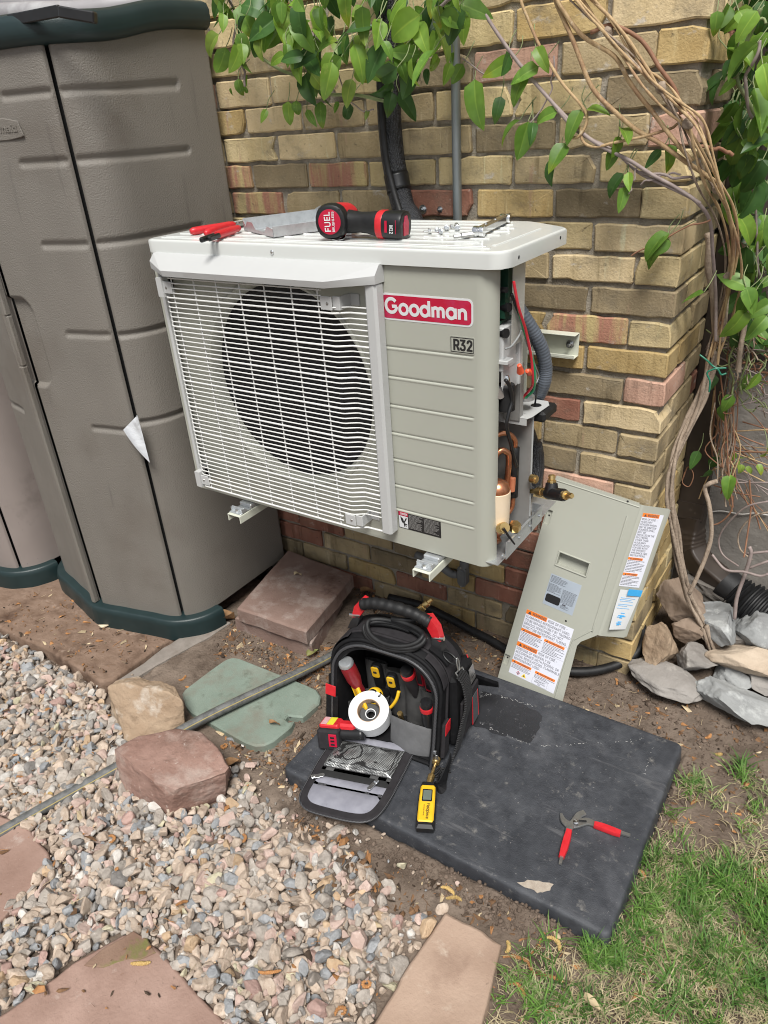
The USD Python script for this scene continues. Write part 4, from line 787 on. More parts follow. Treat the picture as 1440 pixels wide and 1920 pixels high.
# labels on the bent flange
q = bx[-3]; fdir = nrm(pf(.252 + bx[-2][0], .4, T_ - bx[-2][1]) - pf(.252 + q[0], .4, T_ - q[1])); fo = lambda d, u: pf(.252 + q[0], u, T_ - q[1]) + fdir * d + np.cross(fdir, pu) * .0014
S_ = Lab('flange_label', fo(.001, .651), fdir, pu, .067, .224, m_paper, 'tall white warning label with orange headings on the bent flange')
S_.bar(0, .054, 0, .0115, m_or); S_.tri(.005, .0102, .0085); S_.txt('WARNING', .0165, .0095, .0072, .034, True)
for i, (t, w) in enumerate((('RISK OF FIRE -', .050), ('AUXILIARY', .036), ('DEVICES WHICH', .053), ('MAY BE IGNITION', .054), ('SOURCES SHALL', .053), ('NOT BE', .026), ('INSTALLED IN THE', .057), ('DUCTWORK,', .040), ('OTHER THAN', .043), ('AUXILIARY', .038), ('DEVICES LISTED', .052), ('FOR USE WITH', .048), ('THE SPECIFIC', .045), ('APPLIANCE. SEE', .053), ('INSTRUCTIONS.', .050))): S_.txt(t, .002, .0205 + i * .0078, .0055, w)
S_.bar(0, .048, .1335, .1410, m_or); S_.tri(.006, .1400, .0055); S_.txt('ADVERTENCIA', .014, .1395, .0042, .031, True); S_.fine(.002, .143, 8, .058, .0024, .0047, g)
S_.bar(0, .048, .1815, .1890, m_or); S_.tri(.006, .1880, .0055); S_.txt('AVERTISSEMENT', .014, .1875, .0042, .031, True); S_.fine(.002, .191, 7, .058, .0024, .0044, g); S_.done()
# curling paper leaflet taped below it
pg = []
for i, v in enumerate(np.linspace(0, 1, 9)):
    pg.append([fo(.008 + w * (.066 - .006 * v), .418 - .125 * v - .012 * (1 - w) * 0) + np.cross(fdir, pu) * (.003 + .010 * v * v * (1 - w) + .006 * w * w * (1 - v)) for w in np.linspace(0, 1, 8)])
lf = add('leaflet', MB().sheet(np.array(pg), .0003), m_white, cover, smooth=True, label='curling white paper leaflet with blue drawings')
m_blue = pm('blue_print', (.03, .28, .58), (.05, .33, .64), rough=.4)
nf = np.cross(fdir, pu)
add('blue_tape', MB().box(.030, .076, .404, .424, .0095, .0102, .0002, M=(fo(0, 0) - pu * 0, fdir, pu, nf)), m_blue, lf, smooth=False)
bl = MB()
def lp(v, w): # a point of the leaflet's surface
    return fo(.008 + w * (.066 - .006 * v), .418 - .125 * v) + nf * (.0036 + .010 * v * v * (1 - w) + .006 * w * w * (1 - v))
for v, w0, w1 in ((.20, .15, .85), (.24, .12, .7), (.28, .15, .8), (.36, .12, .85), (.40, .12, .6), (.46, .10, .75), (.58, .4, .6), (.64, .3, .62), (.66, .42, .7), (.68, .25, .5), (.70, .4, .55), (.80, .38, .58), (.83, .3, .55), (.86, .36, .6), (.88, .34, .5)):
    bl.tube([lp(v, w) for w in np.linspace(w0, w1, 5)], .0006 if v < .5 else .0013, 4)
add('drawing', bl, m_blue, lf, smooth=False)

# ---------------------------------------------------------------- tools and fittings lying on the unit
ZL = 1.3828
def arc_grip(m, pts, r, flat=.75, n=12): return m.tube(smooth_path(pts, 6), r, n, flat=flat)
st = thing('wire_stripper', 'red handled wire stripping pliers lying open on the unit, nearest its left end', 'pliers', (-1.08, -.40, ZL))
add('handle', tube(smooth_path([(-1.122, -.468, ZL + .008), (-1.108, -.43, ZL + .009), (-1.095, -.385, ZL + .009), (-1.090, -.345, ZL + .009)], 5), [.006] + [.0098] * 14 + [.007], 12), m_grip, st, smooth=True)
add('handle', tube(smooth_path([(-1.045, -.488, ZL + .008), (-1.058, -.44, ZL + .010), (-1.073, -.39, ZL + .010), (-1.082, -.345, ZL + .009)], 5), [.006] + [.0098] * 14 + [.007], 12), m_grip, st, smooth=True)
add('jaw', MB().prism([(-.014, -.03), (.012, -.03), (.016, .03), (.008, .095), (-.004, .098), (-.016, .03)], .007, ((-1.088, -.335, ZL + .004), nrm([.97, .22, 0]), nrm([-.22, .97, 0]), (0, 0, 1)), .0012).lathe([(0, .003), (.005, .003), (.0055, 0)], (-1.088, -.325, ZL + .011), (0, 0, 1), 12), m_steel, st, smooth=30)
rt_ = thing('cable_tool', 'red cable tool with a black slotted tip lying in front of the stripping pliers', 'tool', (-.98, -.49, ZL))
a_, b_ = np.array([-.945, -.585, ZL + .011]), np.array([-1.010, -.405, ZL + .010]); d_ = nrm(b_ - a_)
add('body', MB().lathe([(0, 0), (.008, 0), (.0098, .006), (.0098, .09), (.008, .12), (.0085, .125), (.007, .135), (0, .136)], a_ + d_ * .058, d_, 14), m_grip, rt_, smooth=40)
sx_ = nrm(np.cross(d_, [0, 0, 1.0]))
add('tip', MB().box(-.0115, -.0015, -.006, .006, -.012, .062, .003, M=(a_, sx_, np.cross(d_, sx_), d_)).box(.0015, .0115, -.006, .006, .004, .062, .003, M=(a_, sx_, np.cross(d_, sx_), d_)), m_black, rt_, smooth=30)
tr_ = thing('metal_tray', 'galvanised folded steel cover with a white label inside, lying on the unit behind the pliers', 'bracket', (-.95, -.28, ZL))
tu = nrm([-.829 + 1.019, -.4726 + .3764, 0]); tv = nrm([-.24, .97, 0]); tz = np.array([0, 0, 1.0]); tM = (np.array([-1.0187, -.3764, ZL]), tu, np.cross(tz, tu), tz)
w_, l_ = .205, .21
tm = MB().box(0, w_, 0, l_, 0, .0012, M=tM).box(0, .0012, 0, l_, 0, .030, M=tM).box(w_ - .0012, w_, 0, l_, .0, .024, M=tM)
tm.prism([(0, 0), (w_, 0), (w_, .018), (w_ * .82, .022), (w_ * .72, .008), (w_ * .42, .008), (w_ * .32, .024), (w_ * .14, .024), (w_ * .08, .012), (0, .026)], .0012, (tM[0] + tM[2] * .0012, tu, tz, -tM[2]))
tm.prism([(0, .0), (w_, .0), (w_, .042), (w_ - .04, .047), (.03, .040), (0, .032)], .0012, (tM[0] + tM[2] * l_, tu, tz, -tM[2]))
tt = add('tray', tm, m_galv, tr_, smooth=25)
add('label', box(.045, .165, .035, .16, .0013, .0017, M=tM), m_white, tr_, smooth=False)
add('small_print', fine_lines(tM[0] + tu * .055 + tM[2] * .155 + tz * .0017, tu, tM[2], 9, .10, .004, .0125, np.random.default_rng(3)), m_dkgrey, tr_, smooth=False)
# cordless driver lying on its side
dr = thing('impact_driver', 'red and black cordless impact driver lying on its side on the unit', 'drill', (-.60, -.42, ZL))
hc = np.array([-.655, -.455, ZL + .040]); hx = nrm([.30, -.95, .02]); hy = np.array([0, 0, 1.0]) - hx * hx[2]; hy = nrm(hy); hz_ = np.cross(hy, hx)   # hx: axis of the head, towards its round back
def ell(r1, r2, z, n=24, sq=2.4):
    out = []
    for t in np.arange(n) / n * 2 * np.pi:
        c, s = math.cos(t), math.sin(t); k = (abs(c) ** sq + abs(s) ** sq) ** (-1 / sq); out.append(hc + hz_ * (-r1 * k * c) + hy * r2 * k * s + hx * z)
    return np.array(out)
add('motor_cap', MB().loops([ell(.0, .0, .0415), ell(.028, .028, .0412), ell(.034, .034, .038), ell(.0365, .0375, .030), ell(.0365, .0375, .016), ell(.034, .035, .012)]), m_black, dr, smooth=35)
add('housing', MB().loops([ell(.034, .035, .018), ell(.0350, .0355, .010), ell(.0345, .034, -.03), ell(.032, .031, -.065), ell(.027, .026, -.085)], True, True), m_grip, dr, smooth=40)
add('nose', MB().loops([ell(.024, .024, -.080, sq=2), ell(.022, .022, -.105, sq=2), ell(.013, .013, -.118, sq=2), ell(.011, .011, -.132, sq=2), ell(.006, .006, -.134, sq=2)]), m_black, dr, smooth=35)
rc = add('round_badge', MB().loops([ell(.0255, .0255, .0405, 40, 2), ell(.0262, .0262, .0422, 40, 2), ell(.0250, .0250, .0427, 40, 2)], True, True), m_red, dr, smooth=30, label='round red badge with white lettering')
bo = hc + hx * .0429
add('lettering', MB().text('FUEL', .0135, (bo - hy * .0215 + hz_ * .002, hy, -hz_, hx), .0004, True, width=.041).text('BRUSHLESS', .0052, (bo - hy * .0215 + hz_ * .0115, hy, -hz_, hx), .0004, True, width=.042), m_white, rc, smooth=False)
for a in (.8, 2.36, 3.93, 5.5): add('screw', lathe([(0, .0025), (.0025, .002), (.0042, .0)], hc + hz_ * .0325 * math.cos(a) + hy * .0325 * math.sin(a) + hx * .0375, hx, 10), m_rubber, dr)
ga = hc + hx * -.005 + np.array([.014, .006, -.004]); gdir = nrm([.93, .10, -.045]); gs = nrm(np.cross([0, 0, 1.0], gdir)); gu = np.cross(gdir, gs)
def gl(d, a, b, dz=0.0, n=24, sq=2.6):
    out = []
    for t in np.arange(n) / n * 2 * np.pi:
        c, s = math.cos(t), math.sin(t); k = (abs(c) ** sq + abs(s) ** sq) ** (-1 / sq); out.append(ga + gdir * d * .84 + gs * a * k * c + gu * (b * k * s + dz))
    return np.array(out)
add('grip', MB().loops([gl(.0, .030, .026), gl(.03, .027, .0235), (gl(.055, .024, .0215)), gl(.08, .025, .0225), gl(.105, .029, .026, -.001), gl(.118, .030, .028, -.002)]), m_rubber, dr, smooth=50)
add('red_band', MB().loops([gl(.114, .0305, .0285, -.002), gl(.116, .0315, .0295, -.002), gl(.131, .0315, .030, -.002), gl(.133, .031, .029, -.002)]), m_grip, dr, smooth=40)
bt_ = add('battery', MB().loops([gl(.131, .0305, .0290, -.002), gl(.150, .0305, .0295, -.002), gl(.178, .0305, .0300, -.0015), gl(.186, .029, .0285, -.0015), gl(.188, .026, .026, -.0015)]), m_black, dr, smooth=40)
be = lambda a, b, d=.1886: ga + gdir * (d * .84 + .0004) + gs * a + gu * (b - .0015)
add('battery_badge', MB().loops([np.array([be(x, y, z) for x, y in ((-.012, -.020), (.010, -.020), (.013, .004), (.004, .020), (-.006, .020), (-.013, .004))]) for z in (.1878, .1890)]), m_red, bt_, smooth=False)
bs = ga + gdir * .117 - gs * .0312 + gu * -.0015
add('battery_print', MB().text('M12', .0085, (bs + gdir * .016 + gu * .004, -gu, gdir, -gs), .0006, True, width=.017), m_white, bt_, smooth=False)
add('battery_print', MB().box(-.012, .012, .004, .010, 0, .0006, M=(bs, -gu, gdir, -gs)).box(-.014, .014, .030, .0312, 0, .0006, M=(bs, -gu, gdir, -gs)), m_red, bt_, smooth=False)
add('trigger', MB().box(.03, .055, .020, .034, -.008, .008, .003, M=(ga, gdir, gs, gu)), m_black, dr, smooth=30)
clip = smooth_path([hc + (.022, .0, -.030), hc + (.026, -.016, -.0375), hc + (.018, -.030, -.0385), hc + (.006, -.034, -.0370)], 5)
add('belt_clip', MB().loops([np.array([p + q for q in ((-.007, .004, 0), (.007, -.004, 0), (.007, -.004, .0012), (-.007, .004, .0012))]) for p in clip]), m_chrome, dr, smooth=30)
# loose screws
for i, (p, d) in enumerate((((-.4715, -.3552), (1, .3, .1)), ((-.4595, -.3377), (.3, -1, .9)), ((-.4392, -.3588), (.2, -1, .35)), ((-.4545, -.3045), (.5, -1, .3)), ((-.4487, -.2872), (-1, .3, .3)), ((-.4273, -.3013), (.6, -1, .25)), ((-.4478, -.2687), (.2, -.4, 1)))):
    sc = thing('loose_screw', 'small zinc hex head screw in the scatter of screws on the unit', 'screw', (*p, ZL), group='loose screws on the unit')
    dv = nrm(d); b = np.array([*p, ZL + .0055])
    add('head', MB().lathe([(0, .006), (.0034, .006), (.004, .005), (.004, .0015), (.0062, .001), (.0062, 0), (0, 0)], b, dv, 12), m_zinc, sc)
    add('shank', MB().lathe([(.0019, 0)] + [(.0019 + .0005 * (k % 2), -.001 - k * .0011) for k in range(11)] + [(0, -.0145)], b, dv, 8), m_zinc, sc)
hd = thing('hinge_driver', 'chrome folding hex driver lying on the right end of the unit beside the loose screws', 'tool', (-.33, -.35, ZL))
a_, b_ = np.array([-.331, -.385, ZL + .011]), np.array([-.363, -.185, ZL + .011]); d_ = nrm(b_ - a_); s_ = nrm(np.cross([0, 0, 1.0], d_))
add('bar', MB().box(-.0085, .0085, -.009, .009, .0, np.linalg.norm(b_ - a_), .003, M=(a_, s_, np.array([0, 0, 1.0]), d_) if False else (a_, s_, np.cross(d_, s_), d_)), m_chrome, hd, smooth=30)
for k, t in enumerate((.25, .6)): add('rivet', lathe([(0, .002), (.003, .0015), (.0036, 0)], a_ + d_ * .2 * t + np.cross(d_, s_) * .0088 * (1 if np.cross(d_, s_)[2] > 0 else -1), (0, 0, 1), 10), m_steel, hd)
for c in (a_, b_):
    add('socket', MB().lathe([(.005, -.012), (.0105, -.012), (.0115, -.010), (.0115, -.003), (.0100, -.0015), (.0100, .0015), (.0115, .003), (.0115, .010), (.0105, .012), (.005, .012)], c, s_, 18), m_chrome, hd, smooth=30)
add('hex_bit', MB().lathe([(0, .0), (.0058, .0), (.0058, .038), (.0042, .040), (.0042, .055), (0, .056)], a_ + np.array([0, 0, -.003]), nrm([-.72, -.70, -.05]), 6), m_steel, hd, smooth=25)

# ---------------------------------------------------------------- open tool bag on the pad
m_nylon = pm('black_nylon', (.0035, .0035, .0042), (.0075, .0075, .0085), scale=60, rough=.7, spec=.22, bump=.0006, bscale=900, spots=[((.02, .019, .019), 18, .60, .78)])
m_nylon2 = pm('charcoal_nylon', (.016, .0145, .016), (.027, .025, .027), scale=40, rough=.8, spec=.2, bump=.0005, bscale=900)
m_greycl = pm('lavender_grey_cloth', (.165, .165, .195), (.215, .215, .245), scale=30, rough=.85, bump=.0012, bscale=60, spots=[((.10, .10, .12), 14, .58, .75)])
m_pocket = pm('dark_grey_cloth', (.034, .034, .034), (.062, .061, .06), scale=30, rough=.85, bump=.0010, bscale=90)
m_web = usdkit.material(stage, '/World/Looks/ribbed_webbing', {'g': ('geometry', {}), 'w': ('wave_texture', {'scale': 60.0, 'bands_direction': 'z'}), 'p': ('principled_bsdf', {'base_color': (.016, .016, .017), 'roughness': .6}), 'b': ('bump', {'distance': .004})}, [('g.position', 'w.vector'), ('w.fac', 'b.height'), ('b.normal', 'p.normal')], surface='p.BSDF')
m_zip = usdkit.material(stage, '/World/Looks/zip_teeth', {'g': ('geometry', {}), 'w': ('wave_texture', {'scale': 130.0, 'bands_direction': 'diagonal'}), 'r': ('rgb_ramp', {'ramp': [(.35, (.012, .012, .013)), (.65, (.07, .07, .075))]}), 'p': ('principled_bsdf', {'roughness': .5})}, [('g.position', 'w.vector'), ('w.fac', 'r.fac'), ('r.color', 'p.base_color')], surface='p.BSDF')
m_yellow = pm('yellow_plastic', (.62, .36, .012), (.70, .43, .02), scale=30, rough=.42)
BA = math.radians(5.0)
bO = np.array([-.665, -.690, .050]); bu = np.array([math.cos(BA), math.sin(BA), 0]); bv = np.array([-math.sin(BA), math.cos(BA), 0]); bz = np.array([0, 0, 1.0])
BW, BD, BH = .345, .255, .325
def bp(u, v, w):
    """Bag frame: u across the front, v towards the back, w up; the front leans back as it rises."""
    u, v, w = np.broadcast_arrays(*[np.asarray(q, float) for q in (u, v, w)])
    lean = .20 * w * (1 - v / BD) - .13 * w * (v / BD); vv = v + lean
    return bO + u[..., None] * bu + vv[..., None] * bv + w[..., None] * bz
def arch(hw, h, n=40, r=.11, base=0.0):
    """Front outline of the bag: straight sides, rounded shoulders (half width hw, height h), from left foot over the top to right foot."""
    p = [(-hw * .97, base), (-hw * 1.0, h * .22), (-hw * 1.0, h * .45)]
    for a in np.linspace(180, 90, 9): p.append((-hw + r + r * math.cos(math.radians(a)), h - r * .9 + r * .9 * math.sin(math.radians(a))))
    q = [(-a, b) for a, b in p[::-1]]
    s = smooth_path([(a, b, 0) for a, b in p + q], 4)[:, :2]; return s
bag = thing('tool_bag', 'open black and grey tool bag with red trim, packed with tools, on the pad', 'bag', bp(BW / 2, BD / 2, 0))
UC = BW / 2
def arch3(hw, h, v, base=0.0, bulge=0.0): a = arch(hw, h, base=base); return bp(UC + a[:, 0], v, a[:, 1])
outer = MB(); rings = [(.160, .306, .0), (.168, .318, .012), (.170, .324, .05), (.171, .326, .12), (.170, .322, .2), (.166, .312, .245), (.158, .300, .255)]
outer.loops([arch3(hw, h, v) for hw, h, v in rings], False, False, closed=False)
outer.loops([arch3(.158, .300, .255), np.array([bp(UC, .255, .12)] * len(arch3(.158, .300, .255)))], False, False, closed=False)
outer.box(UC - .165, UC + .165, .002, .250, .0, .012, .004, M=(bO, bu, bv, bz))
add('shell', outer, m_nylon, bag, smooth=50)
inner = MB(); inner.loops([arch3(.160, .306, .0), arch3(.150, .296, .002), arch3(.146, .292, .03), arch3(.140, .285, .185), np.array([bp(UC, .19, .12)] * len(arch3(.15, .29, 0)))], False, False, closed=False)
inner.box(UC - .15, UC + .15, .01, .19, .012, .016, M=(bO, bu, bv, bz))
add('lining', inner, m_nylon, bag, smooth=50)
for v, hw, h, mt, r in ((-.003, .161, .307, m_zip, .0042), (.010, .1685, .3185, m_nylon, .0058), (.060, .1715, .3255, m_nylon2, .0045), (.195, .1715, .3225, m_nylon, .0055)):
    add('zip' if mt is m_zip else 'piping', tube(arch3(hw, h, v), r, 8), mt, bag, smooth=True)
a = arch(.1722, .3265); k = slice(14, len(a) - 14)
def skin(vs, hs, k0, k1, off, mat, name, thick=.002, **kw):
    g3 = []
    for v in vs: q = arch(.1700 + off, .3235 + off); g3.append(bp(UC + q[k0:k1, 0], v, q[k0:k1, 1]))
    return add(name, MB().sheet(np.array(g3), thick), mat, bag, smooth=True, **kw)
NA = len(a)
skin(np.linspace(.016, .055, 4), 0, NA // 2 + 12, NA // 2 + 34, .0035, m_nylon2, 'grey_panel'); skin(np.linspace(.016, .055, 4), 0, NA // 2 - 34, NA // 2 - 12, .0035, m_nylon2, 'grey_panel'); skin(np.linspace(.068, .19, 6), 0, NA // 2 - 34, NA // 2 + 34, .0030, m_nylon2, 'top_panel')
# right end: hanging pocket, webbing strap with its clip, badge and grey strip with red edges
def end_patch(v0, v1, w0, w1, out, mat, name, c=.004, th=.008, parent=None, **kw):
    m = MB().box(0, v1 - v0, 0, w1 - w0, 0, th, c, M=(np.zeros(3), np.array([0, 1.0, 0]), np.array([0, 0, 1.0]), np.array([1.0, 0, 0])))
    def fn(q): return bp(UC + .170 + out + q[:, 0] - np.clip(q[:, 2] + w0 - .20, 0, 1) * .28, v0 + q[:, 1], w0 + q[:, 2])
    m.move(fn); return add(name, m, mat, parent or bag, smooth=30, **kw)
end_patch(.075, .245, .02, .245, .0, m_nylon, 'end_pocket', .012, .030); end_patch(.09, .235, .035, .165, .030, m_nylon2, 'end_pocket', .006, .008)
end_patch(.175, .215, .03, .135, .0385, pm('slate_cloth', (.05, .056, .062), (.065, .072, .078), scale=30, rough=.8), 'grey_strip', .0008, .0015); end_patch(.2155, .2195, .03, .135, .0385, m_grip, 'red_edge', .0006, .0018); end_patch(.170, .1745, .03, .135, .0385, m_grip, 'red_edge', .0006, .0018)
bd = end_patch(.185, .228, .172, .222, .031, m_steel, 'badge', .0006, .0016); end_patch(.19, .223, .19, .194, .0328, m_dark, 'slot', .0003, .0004)
end_patch(.225, .232, .205, .250, .022, m_grip, 'red_edge', .0008, .0016); end_patch(.018, .062, .02, .13, .0, m_nylon2, 'tool_loop', .006, .014); end_patch(.022, .058, .095, .132, .0135, m_grip, 'red_tab', .001, .002, label='red tab on the right tool loop')
strap = smooth_path([bp(UC + .196, .095, .262), bp(UC + .213, .10, .235), bp(UC + .222, .098, .17), bp(UC + .214, .085, .11), bp(UC + .205, .065, .03), bp(UC + .195, .02, -.0), bp(UC + .190, -.03, .004)], 8)
def ribbon(pts, side, w, t=.003):
    m = MB(); side = np.asarray(side, float); L = []
    for i, p in enumerate(pts):
        d = nrm(pts[min(i + 1, len(pts) - 1)] - pts[max(i - 1, 0)]); s = nrm(side - d * (side @ d)); n = np.cross(d, s)
        L.append(np.array([p - s * w / 2 - n * t / 2, p + s * w / 2 - n * t / 2, p + s * w / 2 + n * t / 2, p - s * w / 2 + n * t / 2]))
    return m.loops(L)
add('shoulder_strap', ribbon(strap, bv, .040, .006), m_web, bag, smooth=35)
loop_ = smooth_path([bp(UC + .190, -.02, .004), bp(UC + .200, -.055, .006), bp(UC + .212, -.060, .020), bp(UC + .216, -.035, .050), bp(UC + .212, .0, .060)], 7)
add('strap_end', ribbon(loop_, bz + bv * .3, .036, .003), m_nylon, bag, smooth=40)
cl = MB().tube(smooth_path([bp(UC + .190, .075, .268), bp(UC + .196, .12, .268)], 2), .0022, 8)
cl.tube(smooth_path([bp(UC + .186, .098, .305), bp(UC + .190, .105, .292), bp(UC + .194, .098, .272), bp(UC + .194, .09, .272), bp(UC + .188, .09, .292), bp(UC + .186, .098, .305)], 5), .0024, 8).tube(smooth_path([bp(UC + .196, .12, .268), bp(UC + .206, .12, .245), bp(UC + .206, .075, .245), bp(UC + .190, .075, .268)], 1), .002, 8)
add('snap_hook', cl, m_steel, bag, smooth=True)
dring = [bp(UC + .168 + .020 * math.cos(t), .095 + .022 * math.sin(t), .300 - .012 * math.cos(t)) for t in np.linspace(0, 2 * np.pi, 21)]
add('ring', tube(dring, .0022, 8), m_black, bag, smooth=True); add('ring_tab', ribbon(smooth_path([bp(UC + .115, .095, .325), bp(UC + .150, .095, .306), bp(UC + .168, .095, .288)], 3), bv, .040, .004), m_nylon, bag, smooth=35)
# left end: narrow pocket with a red tab
lm = MB().box(-.018, .003, .015, .065, .02, .175, .007, M=None); lm.move(lambda q: bp(UC - .170 + q[:, 0], q[:, 1], q[:, 2])); add('tool_loop', lm, m_nylon, bag, smooth=30)
lm = MB().box(-.003, .0, .0, .034, .125, .158, .001); lm.move(lambda q: bp(UC - .150 + q[:, 1] - .033, -.006 + q[:, 0], q[:, 2])); add('red_tab', lm, m_grip, bag, smooth=30, label='red tab left of the opening')
lm = MB().box(-.004, .004, -.02, .02, .02, .125, .004); lm.move(lambda q: bp(UC - .163 + q[:, 1], -.002 + q[:, 0], q[:, 2])); add('tool_loop', lm, m_nylon, bag, smooth=30)
# back flap hanging open on the pad behind
bf = [bp(UC + .13 + a, b, w) for a, b, w in ((.0, .245, .16), (.09, .25, .150), (.125, .27, .13), (.115, .30, .09), (.04, .30, .07), (-.03, .27, .10))]
bfm = MB().loops([np.array(bf), np.array(bf) + (.0, .0, .012)]); add('back_flap', bfm, m_nylon, bag, smooth=20)
bi = np.array([np.mean(bf, axis=0) + (q - np.mean(bf, axis=0)) * .8 + np.array([0, 0, .0125]) for q in bf]); add('back_flap_lining', MB().loops([bi, bi + (0, 0, .002)]), m_greycl, bag, smooth=20)
# carrying handle
hp = lambda u, w, v=.115: bp(UC + u, v, w)
for s in (-1, 1):
    h_ = MB().loops([np.array([hp(s * (.118), .315, .09), hp(s * .150, .300, .09), hp(s * .150, .300, .145), hp(s * .118, .315, .145)]), np.array([hp(s * .112, .335, .095), hp(s * .140, .325, .095), hp(s * .140, .325, .14), hp(s * .112, .335, .14)]), np.array([hp(s * .118, .348, .108), hp(s * .130, .343, .108), hp(s * .130, .343, .128), hp(s * .118, .348, .128)])])
    add('handle_mount', h_, m_black, bag, smooth=30)
    arm_ = np.array([hp(s * .138, .338, .104), hp(s * .120, .332, .104), hp(s * .092, .378, .104), hp(s * .086, .398, .104), hp(s * .104, .404, .104), hp(s * .128, .375, .104)])
    add('handle_arm', MB().loops([arm_, arm_ + bv * .024]), m_grip, bag, smooth=30)
    add('handle_rivet', MB().lathe([(0, .018), (.006, .018), (.006, -.018), (0, -.018)], hp(s * .128, .344, .112), bu * .95 + bz * .2, 12), m_chrome, bag)
gp = smooth_path([hp(-.104, .386), hp(-.06, .400), hp(0, .404), hp(.06, .400), hp(.104, .386)], 10)
add('handle_grip', tube(gp, .0165 + .0008 * np.sign(np.sin(np.arange(len(gp)) * 1.5)), 14), m_rubber, bag, smooth=35)
# pockets inside
def pocket(u, v, w0, w1, r, name='pocket', mat=m_pocket, n=14, front=1.0):
    L = []
    for w, k in ((w0, .9), (w1 - .004, 1.0), (w1, 1.02), (w1, .92), (w1 - .05, .85)):
        t = np.linspace(0, 2 * np.pi, n, endpoint=False); L.append(bp(u + r * k * np.cos(t), v + r * k * .75 * np.sin(t), w + (.012 * -np.sin(t) if w > w0 else 0) * 1.0))
    return add(name, MB().loops(L, True, True), mat, bag, smooth=40)
for u, v, w1, r in ((.085, .155, .175, .036), (.158, .150, .165, .038), (.225, .130, .165, .036), (.275, .120, .150, .032), (.105, .100, .095, .042), (.070, .055, .075, .034)): pocket(u, v, .01, w1, r)
pf_ = MB(); gr = []
for w in np.linspace(.012, .100, 6): gr.append([bp(u, .030 - .02 * math.sin((u - .19) / .14 * math.pi), w + .012 * math.sin((u - .19) / .14 * math.pi) * (w / .1)) for u in np.linspace(.19, .318, 12)])
add('front_pocket', MB().sheet(np.array(gr), .003), pm('mid_grey_cloth', (.085, .086, .088), (.12, .12, .124), scale=25, rough=.85, bump=.0008, bscale=80), bag, smooth=True)
hb = []
for w in np.linspace(.255, .285, 4): hb.append([bp(u, .17 - .03 * math.sin((u - .08) / .19 * math.pi), w - .04 * math.sin((u - .08) / .19 * math.pi)) for u in np.linspace(.08, .27, 12)])
add('inner_band', MB().sheet(np.array(hb), .003), m_nylon2, bag, smooth=True)
# front flap unzipped and lying on the pad, with its mesh pocket
FL = [(-0.625, -0.739), (-0.614, -0.807), (-0.599, -0.869), (-0.591, -0.905), (-0.579, -0.93), (-0.556, -0.944), (-0.53, -0.946), (-0.485, -0.936), (-0.432, -0.921), (-0.397, -0.905), (-0.378, -0.884), (-0.371, -0.854), (-0.373, -0.813), (-0.383, -0.751), (-0.396, -0.68), (-0.41, -0.622), (-0.428, -0.604), (-0.542, -0.639), (-0.623, -0.686)]
flo = np.array(FL); fc = flo.mean(0)
if np.sum(flo[:, 0] * np.roll(flo[:, 1], -1) - np.roll(flo[:, 0], -1) * flo[:, 1]) < 0: flo = flo[::-1]
flo = smooth_path([(a, b, 0) for a, b in np.vstack([flo, flo[:1]])], 3)[:-1, :2]
f0 = lambda q, z: np.column_stack([q, np.full(len(q), z)])
flz = .0545
def flap_z(x, y): return flz + np.clip(-.70 - y, -.1, 0) * -.06
flm = MB().loops([f0(inset(flo, .004), flz - .003), f0(flo, flz + .001), f0(flo, flz + .007), f0(inset(flo, .004), flz + .0105), f0(inset(flo, .018), flz + .0105)], True, True)
fl_ = add('front_flap', flm, m_nylon2, bag, smooth=40)
zp = inset(flo, -.001); add('zip', tube(np.vstack([f0(zp, flz + .006), f0(zp[:1], flz + .006)]), .0028, 6), m_zip, fl_, smooth=True)
fax = nrm(np.array((-0.424, -0.639, 0.066)) - np.array((-0.638, -0.704, 0.066)))[:2]; fay = np.array([-fax[1], fax[0]]); fO = np.array((-0.445, -0.927, 0.066))[:2]
loc = lambda q: np.stack([(q - fO) @ fax, (q - fO) @ fay], 1)
def flap_piece(lo, hi, name, mat, z0, z1, puff=0.0, sag=0.0, inset_=.0):
    P_ = Polygon(flo).buffer(0).buffer(-.021 - inset_); X_ = 1.0
    strip = Polygon([tuple(fO + fax * a + fay * b) for a, b in ((-X_, lo), (X_, lo), (X_, hi), (-X_, hi))]); c = P_.intersection(strip)
    ring = np.array(c.exterior.coords)[:-1]; ring = ring if c.exterior.is_ccw else ring[::-1]
    cc = c.segmentize(.012); import shapely
    xs = np.array(cc.exterior.coords)[:-1]; x0, y0, x1, y1 = c.bounds; gpts = np.array([(x, y) for x in np.arange(x0, x1, .012) for y in np.arange(y0, y1, .012) if c.buffer(-.004).contains(Point(x, y))])
    allp = np.vstack([xs, gpts]) if len(gpts) else xs
    from scipy.spatial import Delaunay
    t = Delaunay(allp).simplices; ctr = allp[t].mean(1); t = t[[c.buffer(1e-4).contains(Point(p)) for p in ctr]]
    e = np.array([c.exterior.distance(Point(p)) for p in allp]); zz = z0 + (z1 - z0) * np.clip(e / .006, 0, 1) + puff * np.clip(e / .04, 0, 1) ** .6 * (.4 + 1.2 * meshkit.fbm(np.column_stack([allp * 28, allp[:, 0] * 0]), 3, 9))
    e1 = allp[t[:, 1]] - allp[t[:, 0]]; e2 = allp[t[:, 2]] - allp[t[:, 0]]; bad = e1[:, 0] * e2[:, 1] - e1[:, 1] * e2[:, 0] < 0; t[bad] = t[bad][:, ::-1]
    return add(name, (np.column_stack([allp, zz]), t), mat, fl_, smooth=True)
z_ = flz + .0105
flap_piece(.0, .088, 'flap_lining', m_greycl, z_, z_ + .004, .004)
flap_piece(.094, .118, 'flap_lining', m_greycl, z_, z_ + .004, .003)
